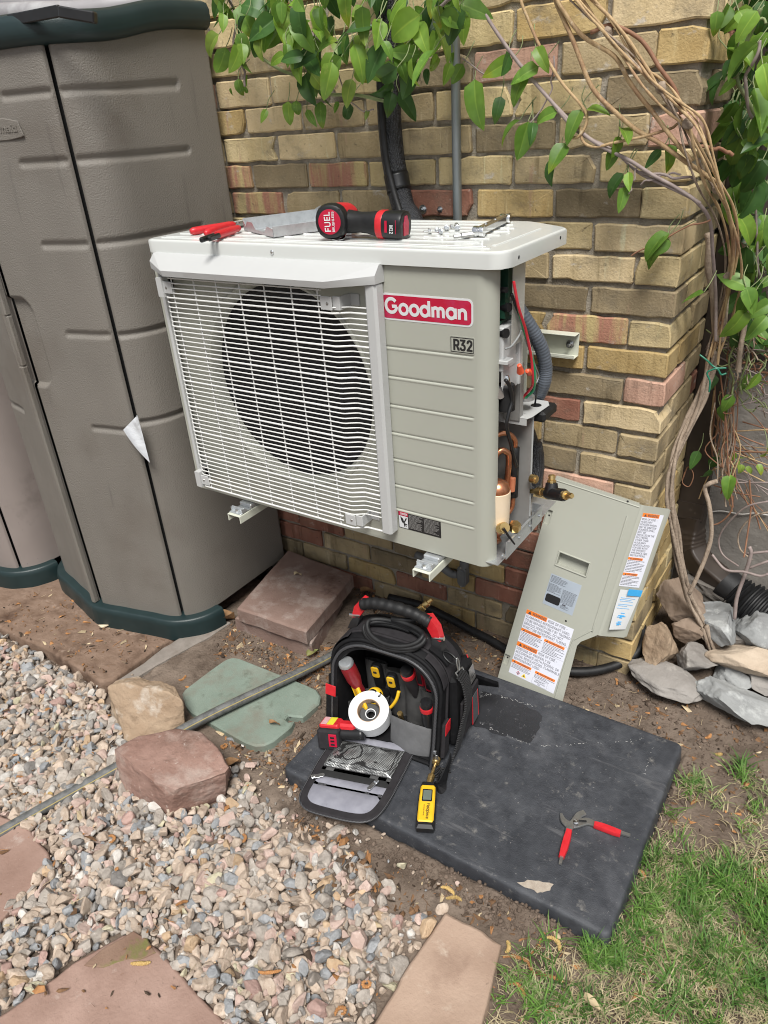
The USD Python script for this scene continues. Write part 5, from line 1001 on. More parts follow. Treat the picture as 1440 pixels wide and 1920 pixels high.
flap_piece(.086, .096, 'inner_zip', m_zip, z_, z_ + .003)
flap_piece(.118, .140, 'pocket_gap', m_dark, z_, z_ + .002)
m_mesh = usdkit.material(stage, '/World/Looks/mesh_pocket', {'g': ('geometry', {}), 'v': ('voronoi_texture', {'scale': 230.0, 'randomness': .08, 'feature': 'distance_to_edge'}), 'r': ('map_range', {'from_min': .10, 'from_max': .18, 'clamp': True}), 'n': ('noise_texture', {'scale': 32.0, 'detail': 4.0}), 'nr': ('rgb_ramp', {'ramp': [(.36, (.16, .16, .158)), (.62, (.48, .49, .48))]}),
    'mx': ('mix', {'color1': (.035, .035, .035)}), 'p': ('principled_bsdf', {'roughness': .28, 'metallic': .5}), 'b': ('bump', {'distance': .0014})}, [('g.position', 'v.vector'), ('v.distance', 'r.value'), ('g.position', 'n.vector'), ('n.fac', 'nr.fac'), ('nr.color', 'mx.color2'), ('r.result', 'mx.fac'), ('mx.color', 'p.base_color'), ('n.fac', 'b.height'), ('b.normal', 'p.normal')], surface='p.BSDF')
flap_piece(.140, .150, 'pocket_hem', m_pocket, z_, z_ + .009)
flap_piece(.150, .250, 'mesh_pocket', m_mesh, z_ + .002, z_ + .006, .010)
flap_piece(.250, .275, 'flap_lining', m_greycl, z_, z_ + .004, .003)
for (u, v), dd, ln in (((696, 1462), (-.42, -.9), .034), ((592, 1466), (.9, .5), .03)):
    c = np.array((-0.428, -0.791, 0.074)) if u > 650 else np.array((-0.584, -0.864, 0.074)); d3 = np.array([*(fax * dd[0] + fay * dd[1]), 0.0]); s3 = np.cross(bz, d3)
    add('zip_pull', MB().prism(rrect(ln, .012, .0055) + [ln / 2, 0], .002, (c, d3, s3, bz), .0006).box(-.006, .006, -.006, .006, -.003, .005, .002, M=(c, d3, s3, bz)), m_zinc, fl_, smooth=30)
zpl = MB(); o = bp(UC + .168, -.006, .055); zpl.box(-.004, .004, -.003, .003, .0, .012, .001, M=(o, bu, bv, bz)).prism(rrect(.010, .032, .0045), .002, (o + bu * .004 - bz * .018, nrm(bu + bv * .5), bz, np.cross(nrm(bu + bv * .5), bz)), .0005)
add('zip_pull', zpl, m_zinc, bag, smooth=30)
# tools standing in the bag
def driver(name, label, base, tipdir, L, r, mat, capmat, mid=None, n=16, group=None):
    L, r = L * 1.12, r * 1.12
    t = thing(name, label, 'screwdriver', base, group=group); d = nrm(tipdir)      # base: handle's foot; d: towards its free end
    add('handle', MB().lathe([(0, -.04), (r * .35, -.04), (r * .35, -.002), (r * .6, 0), (r * .72, L * .12), (r * .66, L * .25), (r * .95, L * .5), (r, L * .8), (r * .92, L * .96), (r * .8, L)], base, d, n), mat, t, smooth=40)
    add('cap', MB().lathe([(r * .99, L * .955), (r * .98, L * 1.0), (r * .85, L * 1.035), (0, L * 1.04)], base, d, n), capmat, t, smooth=40)
    if mid: add('ring', MB().lathe([(r * .97, L * .80), (r * 1.06, L * .82), (r * 1.06, L * .90), (r * .97, L * .92)], base, d, n), mid, t, smooth=40)
    return t
t_ = driver('screwdriver', 'big red handled screwdriver with silver cap standing in the left of the bag', bp(.068, .075, .10), (bz - bv * .25 - bu * .14), .125, .020, pm('dark_red_grip', (.20, .008, .014), (.26, .014, .022), scale=60, rough=.4), m_galv)
t_ = driver('screwdriver', 'black handled screwdriver with a red collar under its cap, in a grey pocket', bp(.232, .128, .10), (bz - bv * .28 - bu * .10), .125, .017, m_nylon2, m_black, m_grip)
t_ = driver('screwdriver', 'black handled screwdriver with a red ring along the right side of the opening', bp(.303, .05, .05), (bz - bv * .12 - bu * .0), .13, .016, m_black, m_black, m_grip)
for i, (u, v, w) in enumerate(((.250, .105, .185), (.282, .090, .185))):
    k = thing('hex_key_set', 'red folding hex key set, %s of the pair behind the black screwdriver' % ('left' if i == 0 else 'right'), 'hex key', bp(u, v, w), group=None)
    add('case', prism(rrect(.024, .085, .008), .014, (bp(u, v, w + .03), bu, nrm(bz - bv * .2), np.cross(bu, nrm(bz - bv * .2))), .003), pm('case_red', (.22, .008, .016), (.28, .012, .022), scale=60, rough=.35) if i == 0 else '/World/Looks/case_red', k, smooth=30)
    add('keys', MB().box(-.007, .007, -.03, .03, .0142, .0150, .0002, M=(bp(u, v, w + .03), bu, nrm(bz - bv * .2), np.cross(bu, nrm(bz - bv * .2)))), m_black, k, smooth=30)
def yellow_tool(name, label, cat, base, d, w, L, t=.02, body=m_black):
    k = thing(name, label, cat, base); d = nrm(d); s = nrm(np.cross(d, [0.2, -1.0, 0.1])); n_ = np.cross(s, d)
    add('body', prism(rrect(w, L, w * .38), t, (np.asarray(base) + d * L * .5, s, d, np.cross(s, d)), .004), body, k, smooth=35)
    add('yellow_edge', prism(rrect(w * .8, L * .42, w * .25), .005, (np.asarray(base) + d * L * .78 + np.cross(s, d) * t, s, d, np.cross(s, d)), .0015), m_yellow, k, smooth=30)
    add('slot', prism(rrect(w * .36, L * .08, w * .08), .001, (np.asarray(base) + d * L * .80 + np.cross(s, d) * (t + .005), s, d, np.cross(s, d))), m_dark, k, smooth=30)
    return k
yellow_tool('utility_knife', 'yellow and black knife handle in the back pocket beside the red screwdriver', 'knife', bp(.103, .150, .095), bz - bv * .2, .030, .105)
yellow_tool('utility_knife', 'yellow and black knife handle in the middle pocket of the bag', 'knife', bp(.158, .140, .085), bz - bv * .2, .030, .105)
yk = thing('flashlight', 'yellow and black angled torch lying over the pockets, above the white tape', 'torch', bp(.115, .07, .12))
d_ = nrm(-bv * .75 + bz * .45 - bu * .15); add('body', MB().lathe([(0, -.06), (.014, -.06), (.017, -.02), (.022, .0), (.022, .022), (.018, .03), (0, .03)], bp(.120, .085, .105), d_, 18), m_black, yk, smooth=40)
add('yellow_bezel', MB().lathe([(.0225, .006), (.0245, .010), (.0245, .020), (.0225, .024), (.0195, .026)], bp(.120, .085, .105), d_, 18), m_yellow, yk, smooth=40)
yk = thing('snips', 'yellow handled snips standing low in the bag, left of the torch', 'snips', bp(.075, .04, .06))
hn = MB(); c0 = bp(.052, .060, .150); ux_ = nrm(bu * .55 - bz * .75 - bv * .3); uy_ = nrm(np.cross(np.cross(ux_, bz + bu * .8), ux_))
hn.prism(rrect(.095, .028, .010) + [.045, 0], .010, (c0, ux_, uy_, np.cross(ux_, uy_)), .003, holes=()); add('handle', hn, m_yellow, yk, smooth=30)
hs_ = MB().prism(rrect(.060, .010, .004) + [.048, 0], .0008, (c0 + np.cross(ux_, uy_) * .0102, ux_, uy_, np.cross(ux_, uy_))); add('recess', hs_, pm('yellow_shade', (.30, .16, .008), (.36, .20, .012), rough=.5), yk, smooth=30)
yk = thing('tin_snips', 'second pair of yellow edged snips with black jaws beside the tape', 'snips', bp(.165, .07, .08))
add('handle', tube(smooth_path([bp(.150, .085, .075), bp(.165, .075, .085), bp(.182, .08, .115), bp(.186, .09, .14)], 5), .006, 8, flat=.8), m_yellow, yk, smooth=True); add('jaw', tube(smooth_path([bp(.135, .06, .13), bp(.150, .07, .10), bp(.165, .085, .075)], 4), .010, 8, flat=.6), m_black, yk, smooth=True)
yk = thing('brass_adapter', 'small brass hex adapter standing in the bag right of the white tape', 'fitting', bp(.215, .045, .09))
add('hex', MB().lathe([(0, .022), (.007, .022), (.0085, .020), (.0085, .006), (.006, .004), (.006, -.03), (0, -.03)], bp(.215, .040, .095), bz - bv * .3, 6), m_brass, yk)
# coil of black hose with brass end over the handle
hs = thing('charging_hose', 'coiled black hose with a brass end looped under the handle on the bag', 'hose', bp(UC, .10, .34))
cpt = []
for t in np.linspace(0, 2 * np.pi * 3.1, 90):
    rx, ry = .086 + .006 * math.sin(t * .7), .058 + .005 * math.cos(t * .9); cpt.append(bp(UC + .012 + rx * math.cos(t + 1.2), .085 + ry * math.sin(t + 1.2) - .030, .342 - .028 * max(0, -math.sin(t + 1.2)) + t * .0011))
cpt += [bp(UC + .055, .13, .375), bp(UC + .055, .175, .385)]
add('coil', tube(smooth_path(cpt, 2), .0068, 10), m_rubber, hs, smooth=True)
e0, e1 = bp(UC + .053, .175, .385), bp(UC + .080, .215, .415); dd = nrm(e1 - e0)
add('brass_end', MB().lathe([(0, -.01), (.006, -.01), (.006, .004), (.010, .006), (.0105, .022), (.008, .024), (.0095, .027), (.0095, .040), (.0065, .042), (.006, .055), (0, .055)], e0, dd, 12), m_brass, hs, smooth=30)
# tape rolls, thermal camera, gauge, pliers
tpc = np.array((-0.545, -0.642, 0.135)); tn = nrm([.16, -.42, .90])
tp1 = thing('tape_roll', 'wide roll of white tape propped on the open flap against the bag', 'tape', tpc)
add('roll', MB().lathe([(.0335, .027), (.0575, .027), (.0580, .0265), (.0580, -.0265), (.0575, -.027), (.0335, -.027), (.0335, .027)], tpc, tn, 48), m_white, tp1, smooth=35); add('core', MB().lathe([(.0318, .0268), (.0336, .0268), (.0336, -.0265), (.0318, -.0265), (.0318, .0268)], tpc, tn, 48), pm('kraft_card', (.36, .25, .17), (.42, .31, .22), scale=50, rough=.7), tp1, smooth=35)
tp2 = thing('insulating_tape', 'black tape roll with white core lying inside the white tape roll', 'tape', tpc - tn * .012)
add('roll', MB().lathe([(.0150, .009), (.0300, .009), (.0306, .0085), (.0306, -.0095), (.0150, -.0095), (.0150, .009)], tpc - tn * .011, nrm(tn + [.1, .05, 0]), 40), m_black, tp2, smooth=35); add('core', MB().lathe([(.0130, .0098), (.0153, .0098), (.0153, -.0095), (.0130, -.0095), (.0130, .0098)], tpc - tn * .011, nrm(tn + [.1, .05, 0]), 32), m_white, tp2, smooth=35)
lz = thing('detector', 'red and black handheld detector with yellow label, lying on the flap left of the tape', 'tool', (-0.638, -0.715, 0.075))
lc = np.array((-0.629, -0.721, 0.1)); la = nrm([.93, .30, .10]); lb = nrm(np.cross([-.25, .2, .95], la)); ln_ = np.cross(la, lb)
LM = lambda a=0, b=0, c=0: (lc + la * a + lb * b + ln_ * c, la, lb, ln_)
add('body', prism(rrect(.066, .064, .010), .062, LM(0, 0, -.048), .006), m_nylon2, lz, smooth=30)
add('red_shell', prism(rrect(.060, .046, .008), .020, LM(0, .006, .004), .004).box(.024, .075, -.006, .024, .001, .022, .006, M=LM()), m_grip, lz, smooth=30)
add('handle', tube(smooth_path([lc + la * .02 - ln_ * .01, lc + la * .06 - ln_ * .008, lc + la * .10 - ln_ * .004], 4), .0165, 12), m_black, lz, smooth=True)
add('yellow_label', MB().box(-.006, .014, -.014, .026, .0238, .0246, M=LM()), pm('label_yellow', (.62, .55, .03), (.66, .60, .05), rough=.4), lz, smooth=False); add('white_label', MB().box(-.024, -.007, -.014, .026, .0238, .0246, M=LM()), pm('label_pink', (.55, .26, .28), (.60, .42, .43), scale=120, rough=.4), lz, smooth=False)
add('side_pad', MB().box(.004, .028, -.0345, -.0310, -.034, .004, .001, M=LM()), m_red, lz, smooth=30)
for k in range(3): add('side_button', MB().box(.010, .022, -.0358, -.0343, -.029 + k * .0105, -.0235 + k * .0105, .0006, M=LM()), m_black, lz)
vg = thing('vacuum_gauge', 'yellow and black vacuum gauge with a small grey screen lying on the pad', 'gauge', (-0.283, -0.781, 0.062))
va, vb = np.array((-0.244, -0.85, 0.066)), np.array((-0.308, -0.721, 0.066)); vd = nrm(vb - va); vs = nrm(np.cross(vd, [0, 0, 1.0])); vz = np.cross(vs, vd); VL = np.linalg.norm(vb - va)
VM = (va, vs, vd, vz)
add('case', prism([(-.021, .0), (.021, .0), (.024, .008), (.0235, VL * .55), (.0215, VL * .88), (.016, VL), (-.016, VL), (-.0215, VL * .88), (-.0235, VL * .55), (-.024, .008)], .027, (va - vz * .012, vs, vd, vz), .007), m_black, vg, smooth=35)
add('yellow_face', prism([(-.0175, .014), (.0175, .014), (.0205, .020), (.0205, VL * .55), (.0190, VL * .84), (.015, VL * .88), (-.015, VL * .88), (-.0190, VL * .84), (-.0205, VL * .55), (-.0205, .020)], .006, (va + vz * .0125, vs, vd, vz), .003), m_yellow, vg, smooth=30)
add('screen_frame', prism(rrect(.026, .038, .003), .0012, (va + vd * VL * .64 + vz * .0182, vs, vd, vz), .0004), m_black, vg, smooth=30); add('screen', prism(rrect(.021, .030, .001), .0008, (va + vd * VL * .64 + vz * .0192, vs, vd, vz)), pm('lcd', (.10, .125, .105), (.13, .155, .13), scale=20, rough=.2), vg, smooth=False)
add('lettering', MB().text('Fieldpiece', .0078, (va + vd * .068 + vs * .001 + vz * .0185, -vd, vs, vz), .0004, True, width=.046).text('VACUUM GAUGE', .0028, (va + vd * .064 - vs * .007 + vz * .0185, -vd, vs, vz), .0004, False, width=.034), m_ink, vg, smooth=False)
vt0 = vb + vd * .0; add('brass_stem', MB().lathe([(0, -.01), (.0085, -.01), (.0085, .012), (.0095, .014), (.0095, .026), (.0045, .030), (.0045, .062), (.0100, .064), (.0110, .068), (.0110, .080), (.008, .082), (.005, .082), (.005, .07), (0, .07)], vt0, nrm(np.array((-0.323, -0.66, 0.075)) - vb), 14), m_brass, vg, smooth=30)
wp = thing('water_pump_pliers', 'open slip joint pliers with red grips lying alone on the front of the pad', 'pliers', (0.062, -0.633, 0.052))
wz = .0535
def flatbar(pts, ws, t, z=wz):
    pts = smooth_path([(a, b, z) for a, b in pts], 5); w = np.interp(np.linspace(0, 1, len(pts)), np.linspace(0, 1, len(ws)), ws); L = []
    for i, p in enumerate(pts):
        d = nrm(pts[min(i + 1, len(pts) - 1)] - pts[max(i - 1, 0)]); s = np.cross([0, 0, 1.0], d); h = t / 2; k = w[i]
        L.append(p + np.array([0, 0, h]) + np.array([s * k, s * k * .8 + [0, 0, h * .8], -s * k * .8 + [0, 0, h * .8], -s * k, -s * k * .8 - [0, 0, h * .8], s * k * .8 - [0, 0, h * .8]]))
    return MB().loops(L)
A_ = [(0.021, -0.628), (0.033, -0.643), (0.048, -0.648), (0.063, -0.638), (0.083, -0.617), (0.106, -0.614), (0.134, -0.61), (0.186, -0.603)]
B_ = [(0.07, -0.596), (0.061, -0.61), (0.058, -0.632), (0.054, -0.656), (0.057, -0.678), (0.063, -0.716), (0.071, -0.762)]
add('upper_arm', flatbar(A_, [.003, .008, .011, .012, .011, .008, .006, .0045], .008), m_steel, wp, smooth=30); add('lower_arm', flatbar(B_, [.008, .009, .009, .009, .0075, .006, .004], .007, wz + .0025), m_steel, wp, smooth=30)
GA = [(0.102, -0.618), (0.122, -0.615), (0.148, -0.613), (0.165, -0.611)]
GB = [(0.056, -0.665), (0.06, -0.69), (0.064, -0.718), (0.067, -0.743)]
add('grip', flatbar(GA, [.0075, .0095, .0095, .0075], .016, wz - .002), m_grip, wp, smooth=40); add('grip', flatbar(GB, [.0075, .0095, .0095, .0070], .016, wz - .002), m_grip, wp, smooth=40)
add('pivot', lathe([(0, .003), (.004, .0028), (.0068, .0015), (.007, 0)], (0.063, -0.638, 0.065), (0, 0, 1), 14), m_chrome, wp); add('slot', prism(rrect(.020, .005, .0024), .0005, ((0.075, -0.624, 0.062), nrm([.9, .43, 0]), nrm([-.43, .9, 0]), (0, 0, 1))), m_dark, wp, smooth=False)

# ---------------------------------------------------------------- stones, slabs and the things lying on the ground
m_sand = pm('red_sandstone', (.175, .10, .078), (.29, .185, .15), scale=7, rough=.93, bump=.0050, bscale=70, spec=.2, bdet=9, spots=[((.36, .28, .24), 9, .52, .72), ((.11, .065, .05), 5, .56, .74), ((.42, .36, .32), 60, .62, .74), ((.08, .05, .04), 90, .64, .74)])
m_flag = pm('pink_flagstone', (.215, .136, .106), (.315, .215, .175), scale=5, rough=.9, bump=.0020, bscale=130, spec=.2, bdet=10, spots=[((.165, .098, .075), 2.6, .52, .74), ((.37, .30, .26), 16, .60, .76), ((.12, .085, .065), 60, .64, .76), ((.42, .37, .33), 150, .68, .76)])
m_flag2 = pm('tan_flagstone', (.275, .19, .14), (.37, .27, .205), scale=6, rough=.9, bump=.0018, bscale=140, spec=.2, bdet=10, spots=[((.20, .13, .095), 4.5, .52, .74), ((.43, .35, .28), 18, .60, .76), ((.14, .10, .075), 60, .66, .77)])
m_tanrock = pm('tan_rock', (.25, .175, .115), (.38, .29, .205), scale=5, rough=.92, bump=.006, bscale=60, spec=.2, bdet=10, stretch=(1, 1, 2.5), spots=[((.50, .45, .39), 7, .55, .72), ((.13, .085, .055), 9, .6, .75)])
m_bark = pm('rotten_board', (.135, .088, .062), (.215, .150, .112), scale=14, rough=.95, bump=.007, bscale=45, spec=.1, bdet=10, stretch=(1, 1.7, 1), spots=[((.075, .046, .032), 7, .52, .7), ((.27, .20, .155), 26, .6, .75)])
m_conc = pm('old_concrete', (.165, .145, .125), (.25, .22, .195), scale=12, rough=.92, bump=.002, bscale=120, spec=.2, bdet=8, spots=[((.13, .10, .08), 5, .52, .72)])
m_paver = pm('brown_paver', (.165, .108, .088), (.235, .165, .138), scale=8, rough=.93, bump=.0022, bscale=160, spec=.2, bdet=8, spots=[((.31, .255, .225), 14, .50, .72), ((.085, .045, .035), 3, .60, .70), ((.10, .065, .05), 60, .62, .74)])
m_lidg = pm('faded_green_plastic', (.15, .19, .155), (.20, .24, .20), scale=7, rough=.7, bump=.0012, bscale=240, spec=.3, spots=[((.16, .14, .11), 8, .48, .74), ((.085, .10, .075), 18, .56, .76), ((.22, .21, .17), 70, .62, .76)])
m_moss = pm('mossy_stone', (.16, .095, .065), (.21, .135, .095), scale=8, rough=.92, bump=.002, bscale=140, spots=[((.12, .125, .03), 14, .5, .62)])

def stone_slab(poly, z0, z1, g, jag=.004, step=.018, bevel=.008):
    """A broken-edged slab: outline resampled and chipped, top gently uneven."""
    import shapely
    p = np.array(shapely.Polygon(poly).segmentize(step).exterior.coords)[:-1]
    if shapely.Polygon(poly).exterior.is_ccw is False: p = p[::-1]
    nz = meshkit.fbm(np.column_stack([p * 22, p[:, 0] * 0]), 4, 5) - .5; c = p.mean(0); p = p + nrm3(p - c) * (nz * jag * 3)[:, None]
    m = MB(); L = [f0(p + g.normal(0, .001, p.shape), z0), f0(p + g.normal(0, jag * .35, p.shape), (z0 + z1) / 2), f0(p, z1 - bevel * .7), f0(inset(p, bevel * .5), z1 - bevel * .2), f0(inset(p, bevel), z1)]
    m.loops(L, False, False); top = L[-1][:, :2]; P_ = Polygon(top).buffer(0); P_ = max(getattr(P_, 'geoms', [P_]), key=lambda q: q.area)
    from scipy.spatial import Delaunay
    x0, y0, x1, y1 = P_.bounds; st = max(.014, math.sqrt(P_.area / 900)); gp = np.array([(x, y) for x in np.arange(x0, x1, st) for y in np.arange(y0, y1, st) if P_.contains(Point(x, y)) and P_.exterior.distance(Point(x, y)) > st * .5])
    allp = np.vstack([top, gp]) if len(gp) else top; t = Delaunay(allp).simplices; ctr = allp[t].mean(1); t = t[[P_.buffer(1e-4).contains(Point(q)) for q in ctr]]
    e1 = allp[t[:, 1]] - allp[t[:, 0]]; e2 = allp[t[:, 2]] - allp[t[:, 0]]; bad = e1[:, 0] * e2[:, 1] - e1[:, 1] * e2[:, 0] < 0; t[bad] = t[bad][:, ::-1]
    zz = z1 + (meshkit.fbm(np.column_stack([allp * 9, allp[:, 0] * 0]), 4, 3) - .5) * .012 * np.minimum(1, [P_.exterior.distance(Point(q)) / .03 for q in allp])
    m.add(np.column_stack([allp, zz]), t); return m
g = np.random.default_rng(21)
# board and kerb under the cabinets
bpoly = [(-3.083, -0.944), (-2.125, -0.865), (-1.924, -0.859), (-1.829, -0.852), (-1.634, -0.862), (-1.508, -0.868), (-1.481, -0.841), (-1.483, -0.725), (-1.484, -0.632), (-1.47, -0.548)] + [(-1.375, -.12), (-3.3, -.12)]
add('old_board', stone_slab(bpoly, -.075, .003, g, .006, .02, .012), m_bark, None, smooth=40, label='rotten brown board under the cabinets with a crumbling front edge', cat='board')
kpoly = [(-1.464, -0.848), (-1.454, -0.734), (-1.46, -0.641), (-1.448, -0.559), (-1.422, -0.48), (-1.411, -0.407), (-1.348, -0.41), (-1.356, -0.511), (-1.385, -0.62), (-1.406, -0.723), (-1.424, -0.84)]
add('concrete_edging', stone_slab(kpoly, -.06, .010, g, .003, .02, .006), m_conc, None, smooth=40, label='thin grey concrete edging strip beside the board and cabinet', cat='edging')
# two boulders
def boulder(pts, seed, step=.016, rough=.010, smooth_n=3):
    h = trimesh.convex.convex_hull(np.array(pts)); m = trimesh.Trimesh(h.vertices, h.faces, process=True)
    for _ in range(5): m = m.subdivide()
    trimesh.smoothing.filter_laplacian(m, lamb=.5, iterations=smooth_n * 2); v = np.asarray(m.vertices); n = np.asarray(m.vertex_normals)
    v = v + n * ((meshkit.fbm(v * 11 + seed, 5, seed) - .5) * 2 * rough + (meshkit.fbm(v * 45 + seed, 3, seed + 1) - .5) * rough * .5)[:, None]
    return v, np.asarray(m.faces)
tb = [(-1.345, -0.944, 0), (-1.21, -1.002, 0), (-1.115, -0.954, 0), (-1.069, -0.885, 0), (-1.129, -0.834, 0), (-1.247, -0.861, 0), (-1.368, -0.902, 0)] + [(-1.337, -0.938, 0.115), (-1.335, -0.901, 0.115), (-1.289, -0.855, 0.115), (-1.211, -0.839, 0.115), (-1.144, -0.834, 0.115), (-1.082, -0.858, 0.115)] + [(-1.283, -0.916, 0.135), (-1.206, -0.881, 0.135), (-1.126, -0.871, 0.135)]
tb = [(a, b, c - .02 * (c == 0)) for a, b, c in tb]
add('tan_boulder', boulder(tb, 3, .013, .013, 4), m_tanrock, None, smooth=True, label='rounded tan boulder with a pale side behind the red block', cat='boulder')
rb_ = [(-1.053, -1.131, -0.02), (-0.891, -1.122, -0.02), (-0.803, -0.999, -0.02), (-0.858, -0.913, -0.02), (-1.05, -0.955, -0.02), (-1.17, -1.072, -0.02)] + [(-1.105, -1.097, 0.12), (-1.084, -1.024, 0.12), (-1.008, -0.957, 0.12), (-0.938, -0.931, 0.12), (-0.847, -0.947, 0.12), (-0.773, -0.98, 0.12), (-0.767, -0.999, 0.12), (-0.841, -1.107, 0.12), (-0.922, -1.118, 0.12)] + [(-1.093, -1.108, 0.09), (-0.931, -1.11, 0.09), (-0.872, -1.119, 0.09), (-0.77, -0.999, 0.09)]
add('red_boulder', boulder(rb_, 8, .013, .0085, 2), m_sand, None, smooth=True, label='angular dusty red sandstone block with a flat top on the gravel', cat='boulder')
# pavers by the wall
pp = [(-1.365, -0.035), (-1.024, -0.06), (-0.962, -0.419), (-1.269, -0.435)]
pv = stone_slab(pp, .062, .118, g, .0025, .02, .008)
add('paving_slab', pv, m_paver, None, smooth=40, label='upper of two stacked brown paving slabs by the wall, with a damp hollow', cat='slab')
pp = [(-1.302, -0.121), (-1.044, -0.115), (-0.958, -0.405), (-1.3, -0.425)]
add('paving_slab', stone_slab(pp, -.02, .060, g, .0025, .02, .008), m_paver, None, smooth=40, label='lower of two stacked brown paving slabs by the wall', cat='slab')
# flagstones
fs = [(-1.448, -1.399), (-1.292, -1.364), (-1.182, -1.35), (-1.064, -1.365), (-1.021, -1.392), (-1.01, -1.45), (-1.002, -1.539), (-1.014, -1.636)]
add('flagstone', stone_slab(fs, -.04, .018, g, .005, .02, .006), m_flag, None, smooth=40, label='pink flagstone cut off by the left edge, beside the hose', cat='flagstone')
fs = [(-0.843, -1.773), (-0.806, -1.657), (-0.789, -1.594), (-0.766, -1.509), (-0.723, -1.405), (-0.689, -1.384), (-0.635, -1.384), (-0.556, -1.394), (-0.465, -1.403), (-0.375, -1.415), (-0.295, -1.438), (-0.258, -1.508), (-0.738, -1.808)]
big = add('flagstone', stone_slab(fs, -.04, .014, g, .005, .02, .007), m_flag, None, smooth=40, label='biggest flagstone, pink, its mossy corner pointing up at the bottom left', cat='flagstone')
fs = [(-0.738, -1.496), (-0.734, -1.452), (-0.705, -1.389), (-0.663, -1.383), (-0.622, -1.394), (-0.639, -1.423), (-0.677, -1.451), (-0.698, -1.48)]
add('stone_flake', stone_slab(fs, -.02, .017, g, .004, .015, .003), m_moss, None, smooth=40, label='mossy corner flake broken off the biggest flagstone', cat='stone')
fs = [(-0.114, -0.983), (-0.068, -0.984), (-0.021, -0.979), (0.027, -0.985), (0.044, -1.068), (0.06, -1.147), (0.076, -1.229), (-0.117, -1.38), (-0.122, -1.252), (-0.122, -1.121)]
add('flagstone', stone_slab(fs, -.04, .026, g, .004, .02, .007), m_flag2, None, smooth=40, label='long tan flagstone at the bottom between the gravel and the grass', cat='flagstone')
# valve box lid
lp_ = [(-1.199, -0.578), (-1.186, -0.56), (-1.16, -0.553), (-0.873, -0.543), (-0.83, -0.545), (-0.801, -0.562), (-0.785, -0.592), (-0.793, -0.663), (-0.82, -0.675), (-0.837, -0.68), (-0.835, -0.695), (-0.818, -0.7), (-0.806, -0.688), (-0.798, -0.712), (-0.807, -0.784), (-0.82, -0.81), (-0.842, -0.825), (-0.876, -0.83), (-1.118, -0.822), (-1.152, -0.811), (-1.205, -0.778), (-1.213, -0.759), (-1.21, -0.68), (-1.204, -0.599)]
vl = np.array(lp_); vl = vl if np.sum(vl[:, 0] * np.roll(vl[:, 1], -1) - np.roll(vl[:, 0], -1) * vl[:, 1]) > 0 else vl[::-1]
vb_ = thing('valve_box_lid', 'faded green plastic valve box lid half sunk in the earth under the hose', 'lid', (*vl.mean(0), 0))
add('cover', prism(vl, .034, ((0, 0, -.014), (1, 0, 0), (0, 1, 0), (0, 0, 1)), .005), m_lidg, vb_, smooth=40)
hp_ = (-0.832, -0.676, 0.012)
add('screw', lathe([(0, .003), (.004, .003), (.005, 0)], hp_, (0, 0, 1), 10), m_steel, vb_)
# garden hose and black cable on the ground
m_hose = usdkit.material(stage, '/World/Looks/striped_hose', {'g': ('geometry', {}), 'n': ('noise_texture', {'scale': 60.0, 'detail': 4.0}), 'r': ('rgb_ramp', {'ramp': [(.35, (.065, .066, .064)), (.65, (.125, .126, .122))]}), 'p': ('principled_bsdf', {'roughness': .6}), 'w': ('noise_texture', {'scale': 400.0}), 'b': ('bump', {'distance': .001})}, [('g.position', 'n.vector'), ('n.fac', 'r.fac'), ('r.color', 'p.base_color'), ('g.position', 'w.vector'), ('w.fac', 'b.height'), ('b.normal', 'p.normal')], surface='p.BSDF')
hpts = smooth_path([(-1.266, -1.511, 0.016), (-1.234, -1.398, 0.014), (-1.211, -1.318, 0.014), (-1.186, -1.235, 0.015), (-1.138, -1.101, 0.022), (-1.096, -0.983, 0.03), (-1.06, -0.888, 0.038), (-1.012, -0.776, 0.045), (-0.956, -0.64, 0.045), (-0.915, -0.529, 0.04), (-0.891, -0.406, 0.022), (-0.875, -0.288, 0.012), (-0.84, -0.139, 0.006)], 8)
hs_ = thing('garden_hose', 'grey garden hose with yellow stripes running between the boulders and over the green lid', 'hose', (-1.0, -.9, .02))
add('tube', tube(hpts, .0158, 14), m_hose, hs_, smooth=True)
d_ = nrm3(np.gradient(hpts, axis=0)); s_ = nrm3(np.cross(d_, [0, 0, 1.0])); u_ = np.cross(s_, d_)
m_str = pm('hose_yellow', (.24, .185, .045), (.31, .24, .07), scale=50, rough=.6)
for a in (-.75, .15 + 2.6): add('stripe', tube(hpts + (s_ * (.82 if a < 0 else -.62) + u_ * (.50 if a < 0 else .72)) * .0124, .0042, 6), m_str, hs_, smooth=True)
cbp = smooth_path([(-0.878, -0.041, 0.05), (-0.743, -0.033, 0.055), (-0.626, -0.045, 0.05), (-0.541, -0.045, 0.03), (-0.453, -0.057, 0.025), (-0.363, -0.08, 0.02), (-0.277, -0.103, 0.02), (-0.173, -0.094, 0.035), (-0.1, -0.053, 0.035), (-0.035, 0.008, 0.045), (0.004, 0.064, 0.07), (0.007, 0.106, 0.1), (-0.024, 0.171, 0.12)], 8)
add('drain_tube', tube(cbp, .0145, 12), m_rubber, None, smooth=True, label='thick black rubber tube lying along the foot of the brick wall', cat='pipe')

